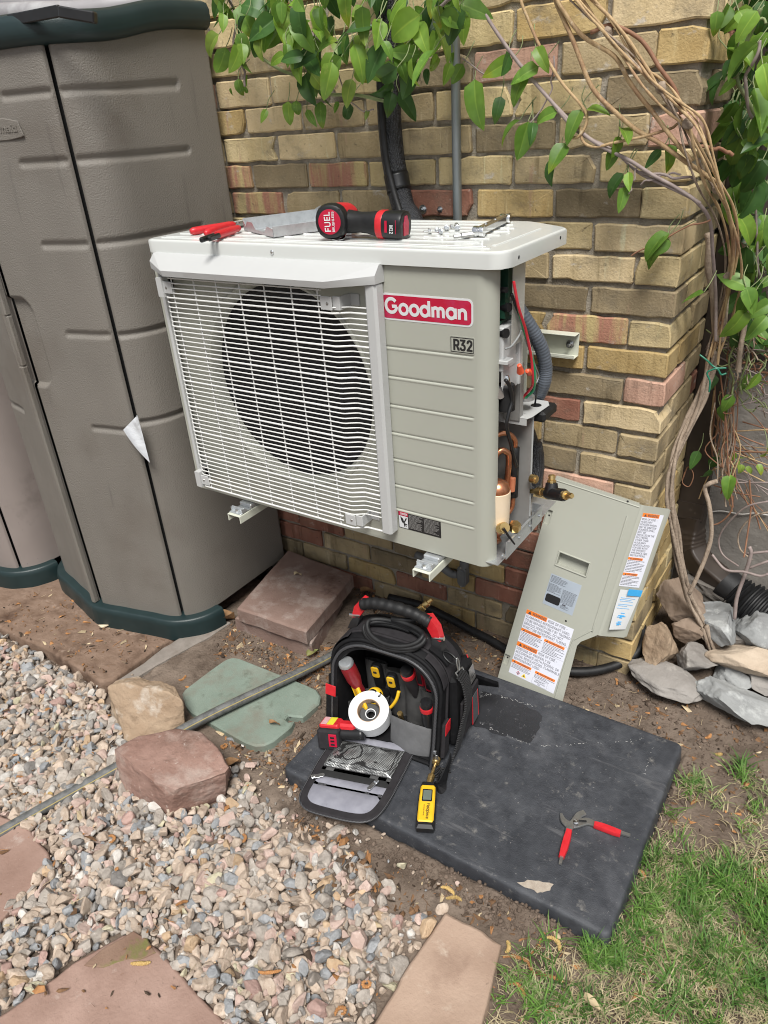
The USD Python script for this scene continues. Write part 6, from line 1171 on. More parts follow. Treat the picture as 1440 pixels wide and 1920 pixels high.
# ---------------------------------------------------------------- gravel, soil crumbs and grass, scattered
def quats(n, g, upright=False):
    if upright:
        a = g.uniform(0, 2 * np.pi, n); q = np.column_stack([np.cos(a / 2), g.normal(0, .06, n), g.normal(0, .06, n), np.sin(a / 2)])
    else: q = g.normal(size=(n, 4))
    return q / np.linalg.norm(q, axis=1, keepdims=True)
def instancer(name, protos, pos, rot, scl, idx, **tags):
    p = numbered('/World/' + name); pi = UsdGeom.PointInstancer.Define(stage, p); paths = []
    for i, (mesh, mat, sm) in enumerate(protos):
        pm_ = usdkit.mesh(stage, '%s/piece_%03d' % (p, i), mesh, mat, smooth=sm); paths.append(pm_.GetPath())
    pi.CreatePrototypesRel().SetTargets(paths); pi.CreateProtoIndicesAttr(Vt.IntArray.FromNumpy(np.asarray(idx, np.int32)))
    pi.CreatePositionsAttr(Vt.Vec3fArray.FromNumpy(np.asarray(pos, np.float32))); pi.CreateScalesAttr(Vt.Vec3fArray.FromNumpy(np.asarray(scl, np.float32)))
    pi.CreateOrientationsAttr(Vt.QuathArray([Gf.Quath(float(a), float(b), float(c), float(d)) for a, b, c, d in rot])); tag(pi.GetPrim(), kind='stuff', **tags); return pi
GR = [((.25, .22, .19), (.37, .33, .29)), ((.33, .255, .195), (.45, .37, .30)), ((.36, .26, .22), (.47, .36, .31)), ((.41, .38, .345), (.53, .50, .46)), ((.20, .205, .21), (.29, .295, .30)), ((.155, .145, .135), (.23, .215, .20)), ((.38, .26, .16), (.47, .35, .235)), ((.30, .195, .165), (.38, .26, .225)), ((.41, .37, .25), (.50, .46, .34))]
gm = [pm('gravel_' + n, a, b, scale=70, rough=.92, bump=.0036, bscale=170, spec=.2, rnd=.16, detail=8, spots=[(tuple(min(.65, c * 1.3 + .05) for c in b), 90, .62, .72), (tuple(c * .6 for c in a), 30, .58, .72)]) for n, (a, b) in zip(('grey', 'tan', 'pink', 'pale', 'blue', 'dark', 'orange', 'red', 'yellow'), GR)]
wts = np.array([.29, .25, .13, .11, .10, .06, .02, .02, .02]); wts /= wts.sum()
def soften(q, f):
    m = trimesh.Trimesh(q, f, process=False); trimesh.smoothing.filter_laplacian(m, lamb=.5, iterations=1); q = np.asarray(m.vertices); return q / np.ptp(q[:, 0])
protos, pm_ids = [], []
for i in range(30):
    q, f_ = rock(100 + i, (1.0, RNG.uniform(.6, .9), RNG.uniform(.42, .7)), cuts=int(RNG.integers(8, 13)), sub=3, rough=.08, keep=.44); q = soften(q, f_)
    c = i % 9 if i < 9 else int(RNG.choice(6, p=wts[:6] / wts[:6].sum())); protos.append(((q, f_), gm[c], 38)); pm_ids.append(c)
gpoly = Polygon([(-2.916, -1.017), (-2.102, -0.878), (-1.901, -0.874), (-1.612, -0.877), (-1.499, -0.884), (-1.379, -0.936), (-1.202, -1.004), (-0.956, -1.035), (-0.872, -0.884), (-0.79, -0.937), (-0.682, -0.957), (-0.566, -0.963), (-0.438, -0.946), (-0.341, -0.967), (-0.262, -1.024), (-0.215, -1.041), (-0.155, -0.997), (-0.139, -1.094), (-0.137, -1.232), (-0.11, -1.39), (-0.856, -1.855), (-1.71, -1.542)])
stones_out = [Polygon(q).buffer(0) for q in ([(-1.462, -1.395), (-1.304, -1.36), (-1.194, -1.347), (-1.075, -1.362), (-1.031, -1.389), (-1.021, -1.446), (-1.013, -1.536), (-1.025, -1.634)], [(-0.853, -1.773), (-0.815, -1.656), (-0.798, -1.592), (-0.775, -1.507), (-0.732, -1.401), (-0.697, -1.381), (-0.642, -1.38), (-0.564, -1.391), (-0.472, -1.399), (-0.381, -1.412), (-0.3, -1.435), (-0.263, -1.505), (-0.747, -1.807)], [(-0.117, -0.976), (-0.071, -0.978), (-0.025, -0.972), (0.024, -0.978), (0.042, -1.062), (0.057, -1.142), (0.074, -1.224), (-0.12, -1.376), (-0.126, -1.247), (-0.126, -1.115)])]
hullA = Polygon([q[:2] for q in tb]).convex_hull.buffer(-.012); hullB = Polygon([q[:2] for q in rb_]).convex_hull.buffer(-.012)
hole_ = [s.buffer(-.004) for s in stones_out] + [hullA, hullB, Polygon(bpoly).buffer(0).buffer(-.008)]
from shapely import union_all, contains_xy
from shapely.strtree import STRtree
blocked = union_all(hole_); soft = gpoly.buffer(.11)
g = np.random.default_rng(33); x0, y0, x1, y1 = soft.bounds; pos, scl = [], []
for layer, (sp, zoff) in enumerate(((.0210, .003), (.0225, .0135))):
    xs, ys = np.meshgrid(np.arange(x0, x1, sp), np.arange(y0, y1, sp * .88)); xs[1::2] += sp / 2; q = np.column_stack([xs.ravel(), ys.ravel()]) + g.normal(0, sp * .23, (xs.size, 2))
    q = q[contains_xy(soft, q[:, 0], q[:, 1]) & ~contains_xy(blocked, q[:, 0], q[:, 1])]
    d = np.array([gpoly.exterior.distance(Point(*a)) * (1 if gpoly.contains(Point(*a)) else -1) for a in q])
    keep = g.random(len(q)) < np.where(d > .05, 1.0 if layer == 0 else .95, np.where(d > 0, .5 + d / .05 * .45, .16 * np.exp(d / .045)) * (1 if layer == 0 else .75)); q = q[keep]
    s = np.clip(g.lognormal(math.log(.0290), .30, len(q)), .013, .052)
    pos.append(np.column_stack([q, ground_z(q[:, 0], q[:, 1]) - .004 + zoff + g.normal(0, .0035, len(q)) + s * .10])); scl.append(s)
q = np.column_stack([g.uniform(x0, x1, 9000), g.uniform(y0, y1, 9000)]); q = q[contains_xy(soft, q[:, 0], q[:, 1]) & ~contains_xy(blocked, q[:, 0], q[:, 1])]; q = q[contains_xy(gpoly, q[:, 0], q[:, 1]) | (g.random(len(q)) < .25)]
s = np.clip(g.lognormal(math.log(.0088), .3, len(q)), .004, .014); pos.append(np.column_stack([q, ground_z(q[:, 0], q[:, 1]) + g.uniform(.002, .016, len(q))])); scl.append(s)
pos, scl = np.vstack(pos), np.concatenate(scl)
idx = g.integers(0, 30, len(pos)); big_ = scl > .03; idx = np.where((idx < 9) & (np.isin(idx, (6, 7, 8, 3))) & (g.random(len(idx)) < .45), g.integers(9, 30, len(idx)), idx)
instancer('gravel', protos, pos, quats(len(pos), g), np.column_stack([scl] * 3) * g.uniform(.85, 1.15, (len(pos), 3)), idx, label='mixed grey, tan and pink crushed stone gravel')
# crumbs of soil thrown up round the pad and along the wall
cr = []
for poly, n in (([(-0.756, -0.829), (-0.367, -0.904), (-0.14, -0.871), (0.066, -0.871), (0.226, -0.872), (0.247, -0.79), (0.259, -0.903), (0.035, -0.947), (-0.139, -0.95), (-0.362, -0.936), (-0.574, -0.952)], 2600), ([(0.234, -0.826), (0.223, -0.443), (0.249, -0.154), (0.292, -0.153), (0.274, -0.487), (0.264, -0.808)], 900), ([(-1.089, 0.008), (-0.741, -0.002), (-0.451, -0.02), (-0.302, -0.213), (-0.088, -0.174), (0.015, 0.081), (-0.03, 0.117), (-0.444, 0.052), (-1.035, 0.079)], 1500), ([(-1.306, -0.594), (-1.353, -0.411), (-1.043, -0.381), (-0.874, -0.416), (-0.825, -0.538), (-0.572, -0.604), (-0.618, -0.899), (-0.824, -0.845), (-0.824, -0.798), (-0.795, -0.576), (-1.215, -0.527)], 1800), ([(-0.132, -0.197), (0.027, 0.032), (0.397, 0.028), (0.452, -0.327), (0.231, -0.21)], 1100)):
    P_ = Polygon(poly).buffer(0); a0, b0, a1, b1 = P_.bounds; q = np.column_stack([g.uniform(a0, a1, n * 3), g.uniform(b0, b1, n * 3)]); q = q[contains_xy(P_, q[:, 0], q[:, 1])][:n]; cr.append(q)
q = np.vstack(cr); cl_ = meshkit.noise(np.column_stack([q * 14, q[:, 0] * 0]), 4); q = q[g.random(len(q)) < .25 + cl_]; q = q[~((q[:, 0] > PX0) & (q[:, 0] < PX1) & (q[:, 1] > PY0) & (q[:, 1] < PY1))]
s = np.clip(g.lognormal(math.log(.0042), .55, len(q)), .0015, .016)
m_crumb = pm('soil_crumb', (.09, .066, .05), (.165, .125, .098), scale=60, rough=.97, bump=.003, bscale=240, spec=.1, rnd=.25)
instancer('soil_crumbs', [(rock(300 + i, (1, .85, .7), 5, 1, .16), m_crumb, True) for i in range(6)], np.column_stack([q, ground_z(q[:, 0], q[:, 1]) + s * .22]), quats(len(q), g), np.column_stack([s] * 3), g.integers(0, 6, len(q)), label='loose crumbs of brown earth')
# leaf litter: scraps, bud scales and bits of twig over the bare earth
def scrap(seed):
    gg = np.random.default_rng(seed); n = 5; a = np.linspace(0, 2 * np.pi, n, endpoint=False) + gg.normal(0, .3, n); r = gg.uniform(.3, .6, n); L = gg.uniform(.5, 1.0)
    p = np.column_stack([np.cos(a) * r, np.sin(a) * r * L * .6, gg.normal(0, .10, n)]); v = np.vstack([p, [[0, 0, gg.uniform(.05, .2)]]]); return v, np.array([(i, (i + 1) % n, n) for i in range(n)])
m_lit = [pm('litter_' + n, a, b, scale=90, rough=.9, rnd=.3, spec=.15) for n, a, b in (('brown', (.10, .055, .03), (.19, .11, .06)), ('rust', (.23, .105, .04), (.33, .17, .075)), ('straw', (.33, .25, .15), (.44, .36, .24)), ('dark', (.035, .025, .018), (.07, .05, .036)))]
twg = MB().tube([(-.5, 0, .02), (-.1, .03, .03), (.25, -.02, .03), (.5, .02, .02)], .022, 5).mesh()
lpr = [(scrap(700 + i), m_lit[(0, 0, 1, 3, 3, 2, 1, 0)[i]], False) for i in range(8)] + [(twg, m_lit[0], True), (twg, m_lit[1], True), (twg, m_lit[2], True)]
q = []
for poly, n in (([(-1.142, 0.044), (-0.758, 0.026), (-0.464, 0.007), (-0.312, -0.19), (-0.523, -0.158), (-0.776, -0.095), (-0.951, -0.117)], 520), ([(-1.251, -0.596), (-1.359, -0.377), (-1.026, -0.372), (-0.91, -0.274), (-0.81, -0.5), (-0.856, -0.526), (-1.215, -0.527)], 560), ([(-1.231, -0.738), (-0.967, -0.832), (-0.817, -0.806), (-0.753, -0.683), (-0.751, -0.578), (-0.618, -0.899), (-0.81, -0.883), (-0.922, -0.855)], 380), ([(-0.599, -0.967), (-0.35, -0.929), (-0.12, -0.907), (0.226, -0.872), (0.202, -0.938), (-0.036, -0.962), (-0.25, -1.032)], 240), ([(-0.132, -0.197), (0.031, 0.02), (0.397, 0.028), (0.462, -0.393), (0.245, -0.486), (0.231, -0.21)], 330), ([(-2.254, -0.874), (-2.202, -0.553), (-1.621, -0.638), (-1.454, -0.582), (-1.514, -0.863), (-1.908, -0.868)], 300), ([(-2.086, -0.888), (-1.34, -0.914), (-0.851, -0.884), (-0.165, -0.981), (-0.131, -1.252), (-0.82, -1.653)], 420), ([(0.035, -1.001), (0.468, -0.407), (0.535, -0.841), (0.062, -1.133)], 420)):
    P_ = Polygon(poly).buffer(0); a0, b0, a1, b1 = P_.bounds; t = np.column_stack([g.uniform(a0, a1, n * 4), g.uniform(b0, b1, n * 4)]); q.append(t[contains_xy(P_, t[:, 0], t[:, 1])][:n])
q = np.vstack(q); q = q[~((q[:, 0] > PX0 - .01) & (q[:, 0] < PX1 + .01) & (q[:, 1] > PY0 - .01) & (q[:, 1] < PY1 + .01))]; n = len(q); zz = ground_z(q[:, 0], q[:, 1]) + .002
zz = np.where(contains_xy(Polygon(bpoly).buffer(0), q[:, 0], q[:, 1]), .006, np.where(contains_xy(gpoly, q[:, 0], q[:, 1]), zz + .021, zz)); s = np.clip(g.lognormal(math.log(.014), .5, n), .005, .04); a = g.uniform(0, 2 * np.pi, n)
rq = np.column_stack([np.cos(a / 2), g.normal(0, .12, n), g.normal(0, .12, n), np.sin(a / 2)]); rq /= np.linalg.norm(rq, axis=1, keepdims=True)
instancer('leaf_litter', lpr, np.column_stack([q, zz]), rq, np.column_stack([s] * 3), g.integers(0, 11, n), label='brown leaf scraps and bits of twig littering the bare earth')
# grass: tufts of green blades and lying straw
def blades(seed, n, h, spread, lie, w=.0016):
    gg = np.random.default_rng(seed); m = MB()
    for _ in range(n):
        a = gg.uniform(0, 2 * np.pi); r = spread * math.sqrt(gg.random()); L = h * gg.uniform(.45, 1.1); ln = lie * gg.uniform(.5, 1.3); d = np.array([math.cos(a), math.sin(a), 0]); s = np.array([-d[1], d[0], 0]); b = gg.uniform(0, 2 * np.pi); o = np.array([math.cos(b), math.sin(b), 0]) * r; pts = []
        for t in np.linspace(0, 1, 5):
            ang = ln * t; c = o + d * L * t * math.sin(ang * .9 + .08) + np.array([0, 0, L * t * max(.04, math.cos(ang))]); k = w * (1 - t ** 1.6) + .0001; pts.append([c - s * k, c + s * k])
        m.sheet(np.array(pts))
    return m.mesh()
m_gr = [pm('grass_' + n, a, b, scale=12, rough=.6, spec=.3, rnd=.25, trans=.3) for n, a, b in (('green', (.095, .20, .034), (.16, .28, .062)), ('deep', (.06, .14, .026), (.10, .20, .046)), ('pale', (.20, .27, .095), (.28, .34, .15)), ('straw', (.36, .30, .17), (.50, .43, .28)))]
gp_ = [(blades(400 + i, 16, .058, .020, .9), m_gr[0], False) for i in range(4)] + [(blades(410 + i, 16, .062, .020, .8), m_gr[1], False) for i in range(3)] + [(blades(420 + i, 12, .050, .022, 1.2), m_gr[2], False) for i in range(3)] + [(blades(430 + i, 12, .042, .030, 1.55, .0012), m_gr[3], False) for i in range(4)]
dense = Polygon([(0.088, -1.194), (0.054, -1.079), (0.045, -0.995), (0.128, -0.931), (0.249, -0.909), (0.272, -0.775), (0.237, -0.613), (0.307, -0.52), (0.473, -0.439), (0.688, -0.375), (0.714, -0.856)]).buffer(0); thin = Polygon([(0.072, -1.104), (0.02, -0.956), (0.03, -0.848), (0.157, -0.845), (0.239, -0.877), (0.243, -0.72), (0.223, -0.443), (0.296, -0.239), (0.5, -0.099), (0.685, -0.312), (0.714, -0.856), (0.103, -1.237)]).buffer(0)
x0, y0, x1, y1 = thin.bounds; q = np.column_stack([g.uniform(x0, x1, 26000), g.uniform(y0, y1, 26000)]); q = q[contains_xy(thin, q[:, 0], q[:, 1]) & ~contains_xy(stones_out[2], q[:, 0], q[:, 1])]
dn = contains_xy(dense, q[:, 0], q[:, 1]); cl_ = meshkit.fbm(np.column_stack([q * 9, q[:, 0] * 0]), 3, 8); de = np.array([dense.exterior.distance(Point(*a)) for a in q])
keep = g.random(len(q)) < np.where(dn, np.clip(.06 + de * 1.5, 0, .34) * np.clip((cl_ - .22) * 3.2, .12, 1), np.clip((cl_ - .56) * 2.2, .012, .5)); q, dn, cl_ = q[keep], dn[keep], cl_[keep]
q = q[~((q[:, 0] > PX0 - .01) & (q[:, 0] < PX1 + .012) & (q[:, 1] > PY0 - .01) & (q[:, 1] < PY1 + .01))]; n = len(q)
gcl = meshkit.noise(np.column_stack([q * 5, q[:, 0] * 0]), 3); straw = g.random(n) < .40 + .28 * (gcl < .45); idx = np.where(straw, g.integers(10, 14, n), np.where(gcl > .5, g.integers(0, 7, n), g.integers(0, 10, n))); s = g.uniform(.6, 1.2, n)
instancer('grass', gp_, np.column_stack([q, ground_z(q[:, 0], q[:, 1]) - .002]), quats(n, g, True), np.column_stack([s, s, s * g.uniform(.6, 1.15, n)]), idx, label='patchy green and straw coloured grass')
# fallen catkins, dead leaves and chips
m_cat = [pm('catkin_' + n, a, b, scale=220, rough=.9, bump=.002, bscale=500, rnd=.2) for n, a, b in (('orange', (.30, .135, .045), (.44, .22, .085)), ('golden', (.38, .25, .085), (.50, .36, .15)))]
def catkin(p, yaw, L, r, mat, label, group):
    gg = np.random.default_rng(int(abs(p[0]) * 1e4) + int(abs(p[1]) * 1e4)); n = 9; a = yaw; pts = [np.array([p[0], p[1], ground_z(p[0], p[1]) + p[2] + r * .7])]; k = gg.normal(0, .35)
    for i in range(n): a += k * gg.uniform(.3, 1.2) + gg.normal(0, .1); pts.append(pts[-1] + np.array([math.cos(a), math.sin(a), gg.normal(0, .06)]) * L / n)
    pts = smooth_path(pts, 4); rr = r * np.concatenate([np.linspace(.5, 1, 6), np.ones(len(pts) - 12), np.linspace(1, .35, 6)]) * (1 + .22 * np.sign(np.sin(np.arange(len(pts)) * 2.0)))
    add('catkin', tube(pts, rr, 7), mat, None, smooth=False, label=label, cat='catkin', group=group)
LB = {'g': ('orange brown catkin lying in the patchy grass', 'catkins in the grass'), 's': ('orange brown catkin lying on the bare earth', 'catkins on the earth'), 'v': ('orange brown catkin lying among the gravel', 'catkins in the gravel')}
for (x, y, z), yaw, L, m_, k in (((0.218, -0.844, 0.004), -2.2, .06, 1, 's'), ((0.12, -0.994, 0.004), .9, .05, 0, 'g'), ((0.08, -0.977, 0.004), -.5, .045, 0, 'g'), ((0.039, -1.002, 0.004), 1.3, .055, 0, 'g'), ((0.067, -1.049, 0.004), 1.35, .06, 0, 'g'), ((0.103, -0.915, 0.004), 1.0, .05, 1, 'g'), ((0.031, -0.966, 0.004), .1, .03, 1, 'g'), ((0.418, -0.732, 0.005), -.9, .05, 0, 'g'), ((0.441, -0.77, 0.005), -.6, .06, 1, 'g'), ((0.463, -0.744, 0.005), -1.3, .04, 0, 'g'), ((0.447, -0.6, 0.005), -.2, .04, 0, 'g'), ((0.141, -1.064, 0.005), .6, .05, 0, 'g'),
        ((-0.132, -0.948, 0.002), .8, .04, 1, 's'), ((-0.12, -0.933, 0.002), 2.2, .04, 1, 's'), ((-0.213, -0.841, 0.002), .5, .02, 0, 's'), ((0.239, -0.662, 0.002), 1.0, .03, 0, 's'), ((0.262, -0.147, 0), .2, .03, 0, 's'), ((0.204, -0.021, 0), .9, .04, 0, 's'), ((0.23, 0.034, 0), 1.2, .035, 0, 's'), ((-0.02, -0.054, 0), 1.4, .03, 0, 's'), ((0.3, -0.193, 0), .4, .02, 1, 's'),
        ((-0.939, -0.803, 0), .2, .04, 0, 's'), ((-0.944, -0.855, 0), .6, .045, 0, 's'), ((-0.909, -0.818, 0), -.4, .04, 0, 's'), ((-0.985, -0.832, 0), 1.2, .04, 0, 's'), ((-0.979, -0.46, 0), .9, .05, 0, 's'), ((-0.985, -0.408, 0), .2, .05, 0, 's'), ((-1.048, -0.457, 0), -.3, .04, 0, 's'), ((-0.917, -0.456, 0), 1.5, .04, 0, 's'), ((-1.234, -0.74, 0), .4, .04, 0, 's'), ((-1.285, -0.724, 0), -.2, .035, 0, 's'),
        ((-1.226, -1.264, 0.025), .3, .03, 1, 'v'), ((-0.65, -1.44, 0.02), .45, .045, 1, 'v'), ((-0.956, -1.258, 0.025), .9, .04, 0, 'v'), ((-0.658, -1.072, 0.025), .3, .03, 0, 'v'), ((-0.659, -1.298, 0.025), 1.1, .03, 0, 'v'), ((-0.388, -1.309, 0.025), .2, .05, 0, 'v'), ((-0.18, -1.198, 0.02), .8, .04, 0, 'v'), ((-0.188, -1.282, 0.02), .1, .045, 0, 'v'), ((-0.611, -0.905, 0.01), .5, .03, 0, 'v')):
    catkin((x, y, z), yaw, L, .0042 if m_ else .0036, m_cat[m_], *LB[k])
def dead_leaf(p, yaw, L, w, mat, label, curl=.25, tilt=0.0):
    gr = []
    for u in np.linspace(0, 1, 7):
        hw = w / 2 * math.sin(math.pi * min(1, u * .94 + .06)) ** .8
        gr.append([(L * (u - .5), hw * v, .003 + curl * w * v * v + .006 * math.sin(u * 4 + v)) for v in np.linspace(-1, 1, 5)])
    q = np.array(gr); sh = q.shape; q = rotz(rotx(q.reshape(-1, 3), tilt), yaw) + p; add('dead_leaf', MB().sheet(q.reshape(sh), .0006), mat, None, smooth=True, label=label, cat='leaf')
m_dl = pm('dead_leaf', (.20, .105, .045), (.33, .19, .09), scale=60, rough=.85, trans=.15); m_dl2 = pm('pale_leaf', (.42, .33, .19), (.50, .40, .25), scale=60, rough=.8, trans=.15)
dead_leaf(np.array((0.234, -0.993, 0.012)), -.3, .045, .018, m_dl2, 'pale tan fallen leaf in the grass at the bottom'); dead_leaf(np.array((-0.842, -0.736, 0.03)), .3, .035, .012, m_dl, 'small brown curled leaf on the green valve lid'); dead_leaf(np.array((-1.371, -0.41, 0.01)), .8, .07, .055, m_dl, 'crumpled brown leaf on the earth beside the cabinet corner', .5)
dead_leaf(np.array((-0.857, -0.904, 0.012)), .9, .045, .03, m_dl, 'pale orange leaf at the right end of the red block'); dead_leaf(np.array((-0.959, -0.401, 0.012)), 1.2, .05, .03, pm('green_leaf_fallen', (.12, .15, .04), (.2, .17, .06), scale=40, rough=.7), 'half green fallen leaf beside the left side of the bag'); dead_leaf(np.array((-1.206, -0.166, 0.121)), .4, .03, .014, m_dl2, 'tan leaf scrap lying on the upper paving slab'); dead_leaf(np.array((-0.995, -0.015, 0.02)), .4, .06, .03, m_dl, 'brown dead leaf on the earth between slabs and bag handle')
add('wood_chip', rock(77, (.050, .018, .012), 9, 2)[0] @ np.eye(3) + np.array((-1.765, -0.661, 0.006)) if False else (rotz(rock(77, (.046, .020, .014), 9, 2)[0], .5) + np.array((-1.761, -0.663, 0.009)), rock(77, (1, 1, 1), 9, 2)[1]), pm('pale_wood', (.48, .39, .27), (.56, .47, .34), scale=30, rough=.8), None, smooth=30, label='pale wood chip on the board in front of the green base', cat='wood chip')

# ---------------------------------------------------------------- the recess right of the corner: foundation, siding, downspout, drain
m_found = pm('foundation_concrete', (.145, .132, .117), (.22, .203, .182), scale=7, rough=.93, bump=.003, bscale=60, spec=.2, bdet=9, spots=[((.13, .115, .10), 3, .5, .7), ((.36, .34, .31), 25, .62, .76)])
fd = thing('foundation_wall', 'grey cracked concrete foundation wall in the recess behind the drain pipe', 'wall', (.7, .5, .4))
xg, zg = np.meshgrid(np.arange(0.0, 1.9, .02), np.arange(-.2, .935, .02)); q = np.stack([xg, xg * 0, zg], -1)
add('face', MB().sheet(np.stack([xg, .478 + (meshkit.fbm(q * 9, 4, 2) - .5) * .012, zg], -1)).box(0, 1.9, .49, .6, -.2, .93), m_found, fd, smooth=True)
add('crack', tube(smooth_path([(0.087, 0.47, 0.402), (0.121, 0.47, 0.414), (0.154, 0.47, 0.416), (0.186, 0.47, 0.418), (0.22, 0.47, 0.431), (0.258, 0.47, 0.433)], 4), .0022, 5), pm('crack_lime', (.42, .40, .37), (.48, .46, .43), rough=.9), fd, smooth=True)
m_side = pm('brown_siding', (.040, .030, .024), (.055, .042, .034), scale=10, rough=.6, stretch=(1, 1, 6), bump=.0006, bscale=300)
sw = thing('sided_wall', 'dark brown board siding above the concrete in the shaded recess', 'wall', (.7, .5, 1.9))
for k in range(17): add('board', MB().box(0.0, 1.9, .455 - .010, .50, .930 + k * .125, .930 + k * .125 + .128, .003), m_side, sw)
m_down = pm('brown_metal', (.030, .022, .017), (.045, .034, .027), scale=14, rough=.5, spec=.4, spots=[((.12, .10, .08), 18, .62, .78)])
dp = thing('downspout', 'dark brown metal downspout in the recess with an elbow at its foot', 'downspout', (.06, .43, 1.0))
m = MB()
def rring(c, d, u, w=.085, h=.060, r=.010): d, u = nrm(d), nrm(u); s = nrm(np.cross(u, d)); u = np.cross(d, s); return np.array([c + s * a + u * b for a, b in rrect(w, h, r, 3)])
L = [rring(np.array([.040, .418, z]), (0, 0, -1), (0, 1, 0)) for z in (3.0, .40)]
m.loops(L); add('pipe', m, m_down, dp, smooth=30)
add('seam', MB().loops([rring(np.array([.040, .418, z]), (0, 0, -1), (0, 1, 0), .090, .065) for z in (.405, .465)]), m_down, dp, smooth=30)
pth = smooth_path([(.040, .418, .41), (.042, .414, .345), (.060, .398, .295), (.100, .372, .262), (.160, .340, .240), (.225, .315, .215)], 8); L = []
dd = np.gradient(pth, axis=0)
for i, c in enumerate(pth): k = .0025 * (np.sin(i * 1.9) > 0) if 4 < i < 18 else 0; L.append(rring(c, dd[i], np.array([.3, 1, .35]), .085 + 2 * k, .066 + 2 * k))
add('elbow', MB().loops(L), m_down, dp, smooth=30)
dr_ = thing('drain_pipe', 'black corrugated drain pipe leading away from the downspout elbow', 'pipe', (.4, .28, .18))
pc = smooth_path([(.185, .332, .235), (.26, .305, .205), (.36, .275, .175), (.50, .25, .14), (.70, .23, .11), (.95, .22, .09)], 26); i = np.arange(len(pc))
add('tube', tube(pc, np.where(i < 14, .052, np.where(i < 26, .056, .066)) + .0055 * np.sin(i * 1.55) * (i > 14), 20), m_rubber, dr_, smooth=40)
# ---------------------------------------------------------------- dry-laid rocks at the corner
RC = {'tan': m_tanrock, 'brown': pm('brown_rock', (.17, .125, .092), (.26, .20, .155), scale=7, rough=.92, bump=.003, bscale=90, spec=.2, bdet=9, spots=[((.36, .30, .24), 6, .58, .74)]), 'grey': pm('grey_rock', (.185, .17, .155), (.285, .265, .245), scale=7, rough=.9, bump=.003, bscale=90, spec=.2, bdet=9, spots=[((.42, .39, .35), 9, .58, .72)]),
      'blue': pm('blue_grey_rock', (.19, .195, .195), (.285, .29, .285), scale=8, rough=.85, bump=.003, bscale=80, spec=.25, bdet=9, spots=[((.42, .43, .42), 14, .54, .68), ((.16, .16, .16), 7, .6, .74)]), 'cream': pm('cream_rock', (.35, .275, .205), (.46, .38, .295), scale=7, rough=.92, bump=.004, bscale=70, spec=.2, bdet=9, stretch=(1, 1, 2), spots=[((.22, .155, .11), 6, .56, .72)]), 'dark': pm('dark_rock', (.115, .105, .095), (.18, .165, .15), scale=7, rough=.9, bump=.003, bscale=90, spec=.2), 'pink': m_sand}
# (centre on the ground, extents along its own axes, turn about z, tilt, seed, kind, label)
for c, ext, yaw, tilt, sd, kd, lb in (
        ((0.078, 0.062, 0.08), (.125, .12, .165), .5, .28, 1, 'tan', 'tall brown tan rock leaning at the wall corner, nearest the black tube'),
        ((0.089, 0.205, 0.16), (.16, .13, .13), .2, .1, 2, 'brown', 'blunt brown rock behind, against the foot of the corner bricks'),
        ((0.133, 0.129, 0.13), (.10, .08, .085), .4, 0, 3, 'brown', 'small brown pointed rock between the tall tan rock and the vine root'),
        ((0.185, 0.071, 0.075), (.125, .10, .095), .3, 0, 4, 'grey', 'grey wedge shaped rock standing in the middle of the pile'),
        ((0.111, -0.015, 0.045), (.235, .14, .065), -.25, .1, 5, 'grey', 'long flat grey rock at the near left foot of the pile'),
        ((0.312, 0.108, 0.105), (.24, .13, .085), .12, -.05, 6, 'cream', 'long cream tan layered rock at the right of the pile'),
        ((0.283, 0.077, 0.045), (.105, .09, .075), .2, 0, 7, 'blue', 'small square blue grey rock under the long cream rock'),
        ((0.369, 0.103, 0.05), (.15, .10, .07), -.3, .1, 8, 'grey', 'grey rock under the right end of the cream rock, at the photo edge'),
        ((0.335, -0.021, 0.035), (.30, .15, .085), .12, .12, 9, 'blue', 'largest pale blue grey rock, lowest and nearest in the pile'),
        ((0.312, 0.197, 0.15), (.16, .13, .10), -.4, .15, 10, 'blue', 'speckled pale rock at the right edge below the corrugated pipe'),
        ((0.212, 0.178, 0.16), (.20, .12, .09), -.6, .1, 11, 'blue', 'pale grey rock lying behind the frayed vine root'),
        ((0.273, 0.188, 0.12), (.12, .09, .06), .1, 0, 12, 'dark', 'small dark rock in the gap above the cream rock'),
        ((0.211, 0.137, 0.1), (.055, .05, .05), .1, 0, 13, 'pink', 'little pink rock between the grey wedge and the cream rock'),
        ((0.181, 0.339, 0.17), (.26, .12, .08), -.5, .2, 14, 'dark', 'flat dark rock behind the pile, under the downspout elbow')):
    q, f_ = rock(500 + sd, ext, cuts=14, sub=4, rough=.10, keep=.40, nscale=3.4); q = rotz(roty(q, tilt), yaw) + np.array(c) + (0, 0, ext[2] * .30)
    add('rock', (q, f_), RC[kd], None, smooth=28, label=lb, cat='rock', group='dry laid rocks at the corner')

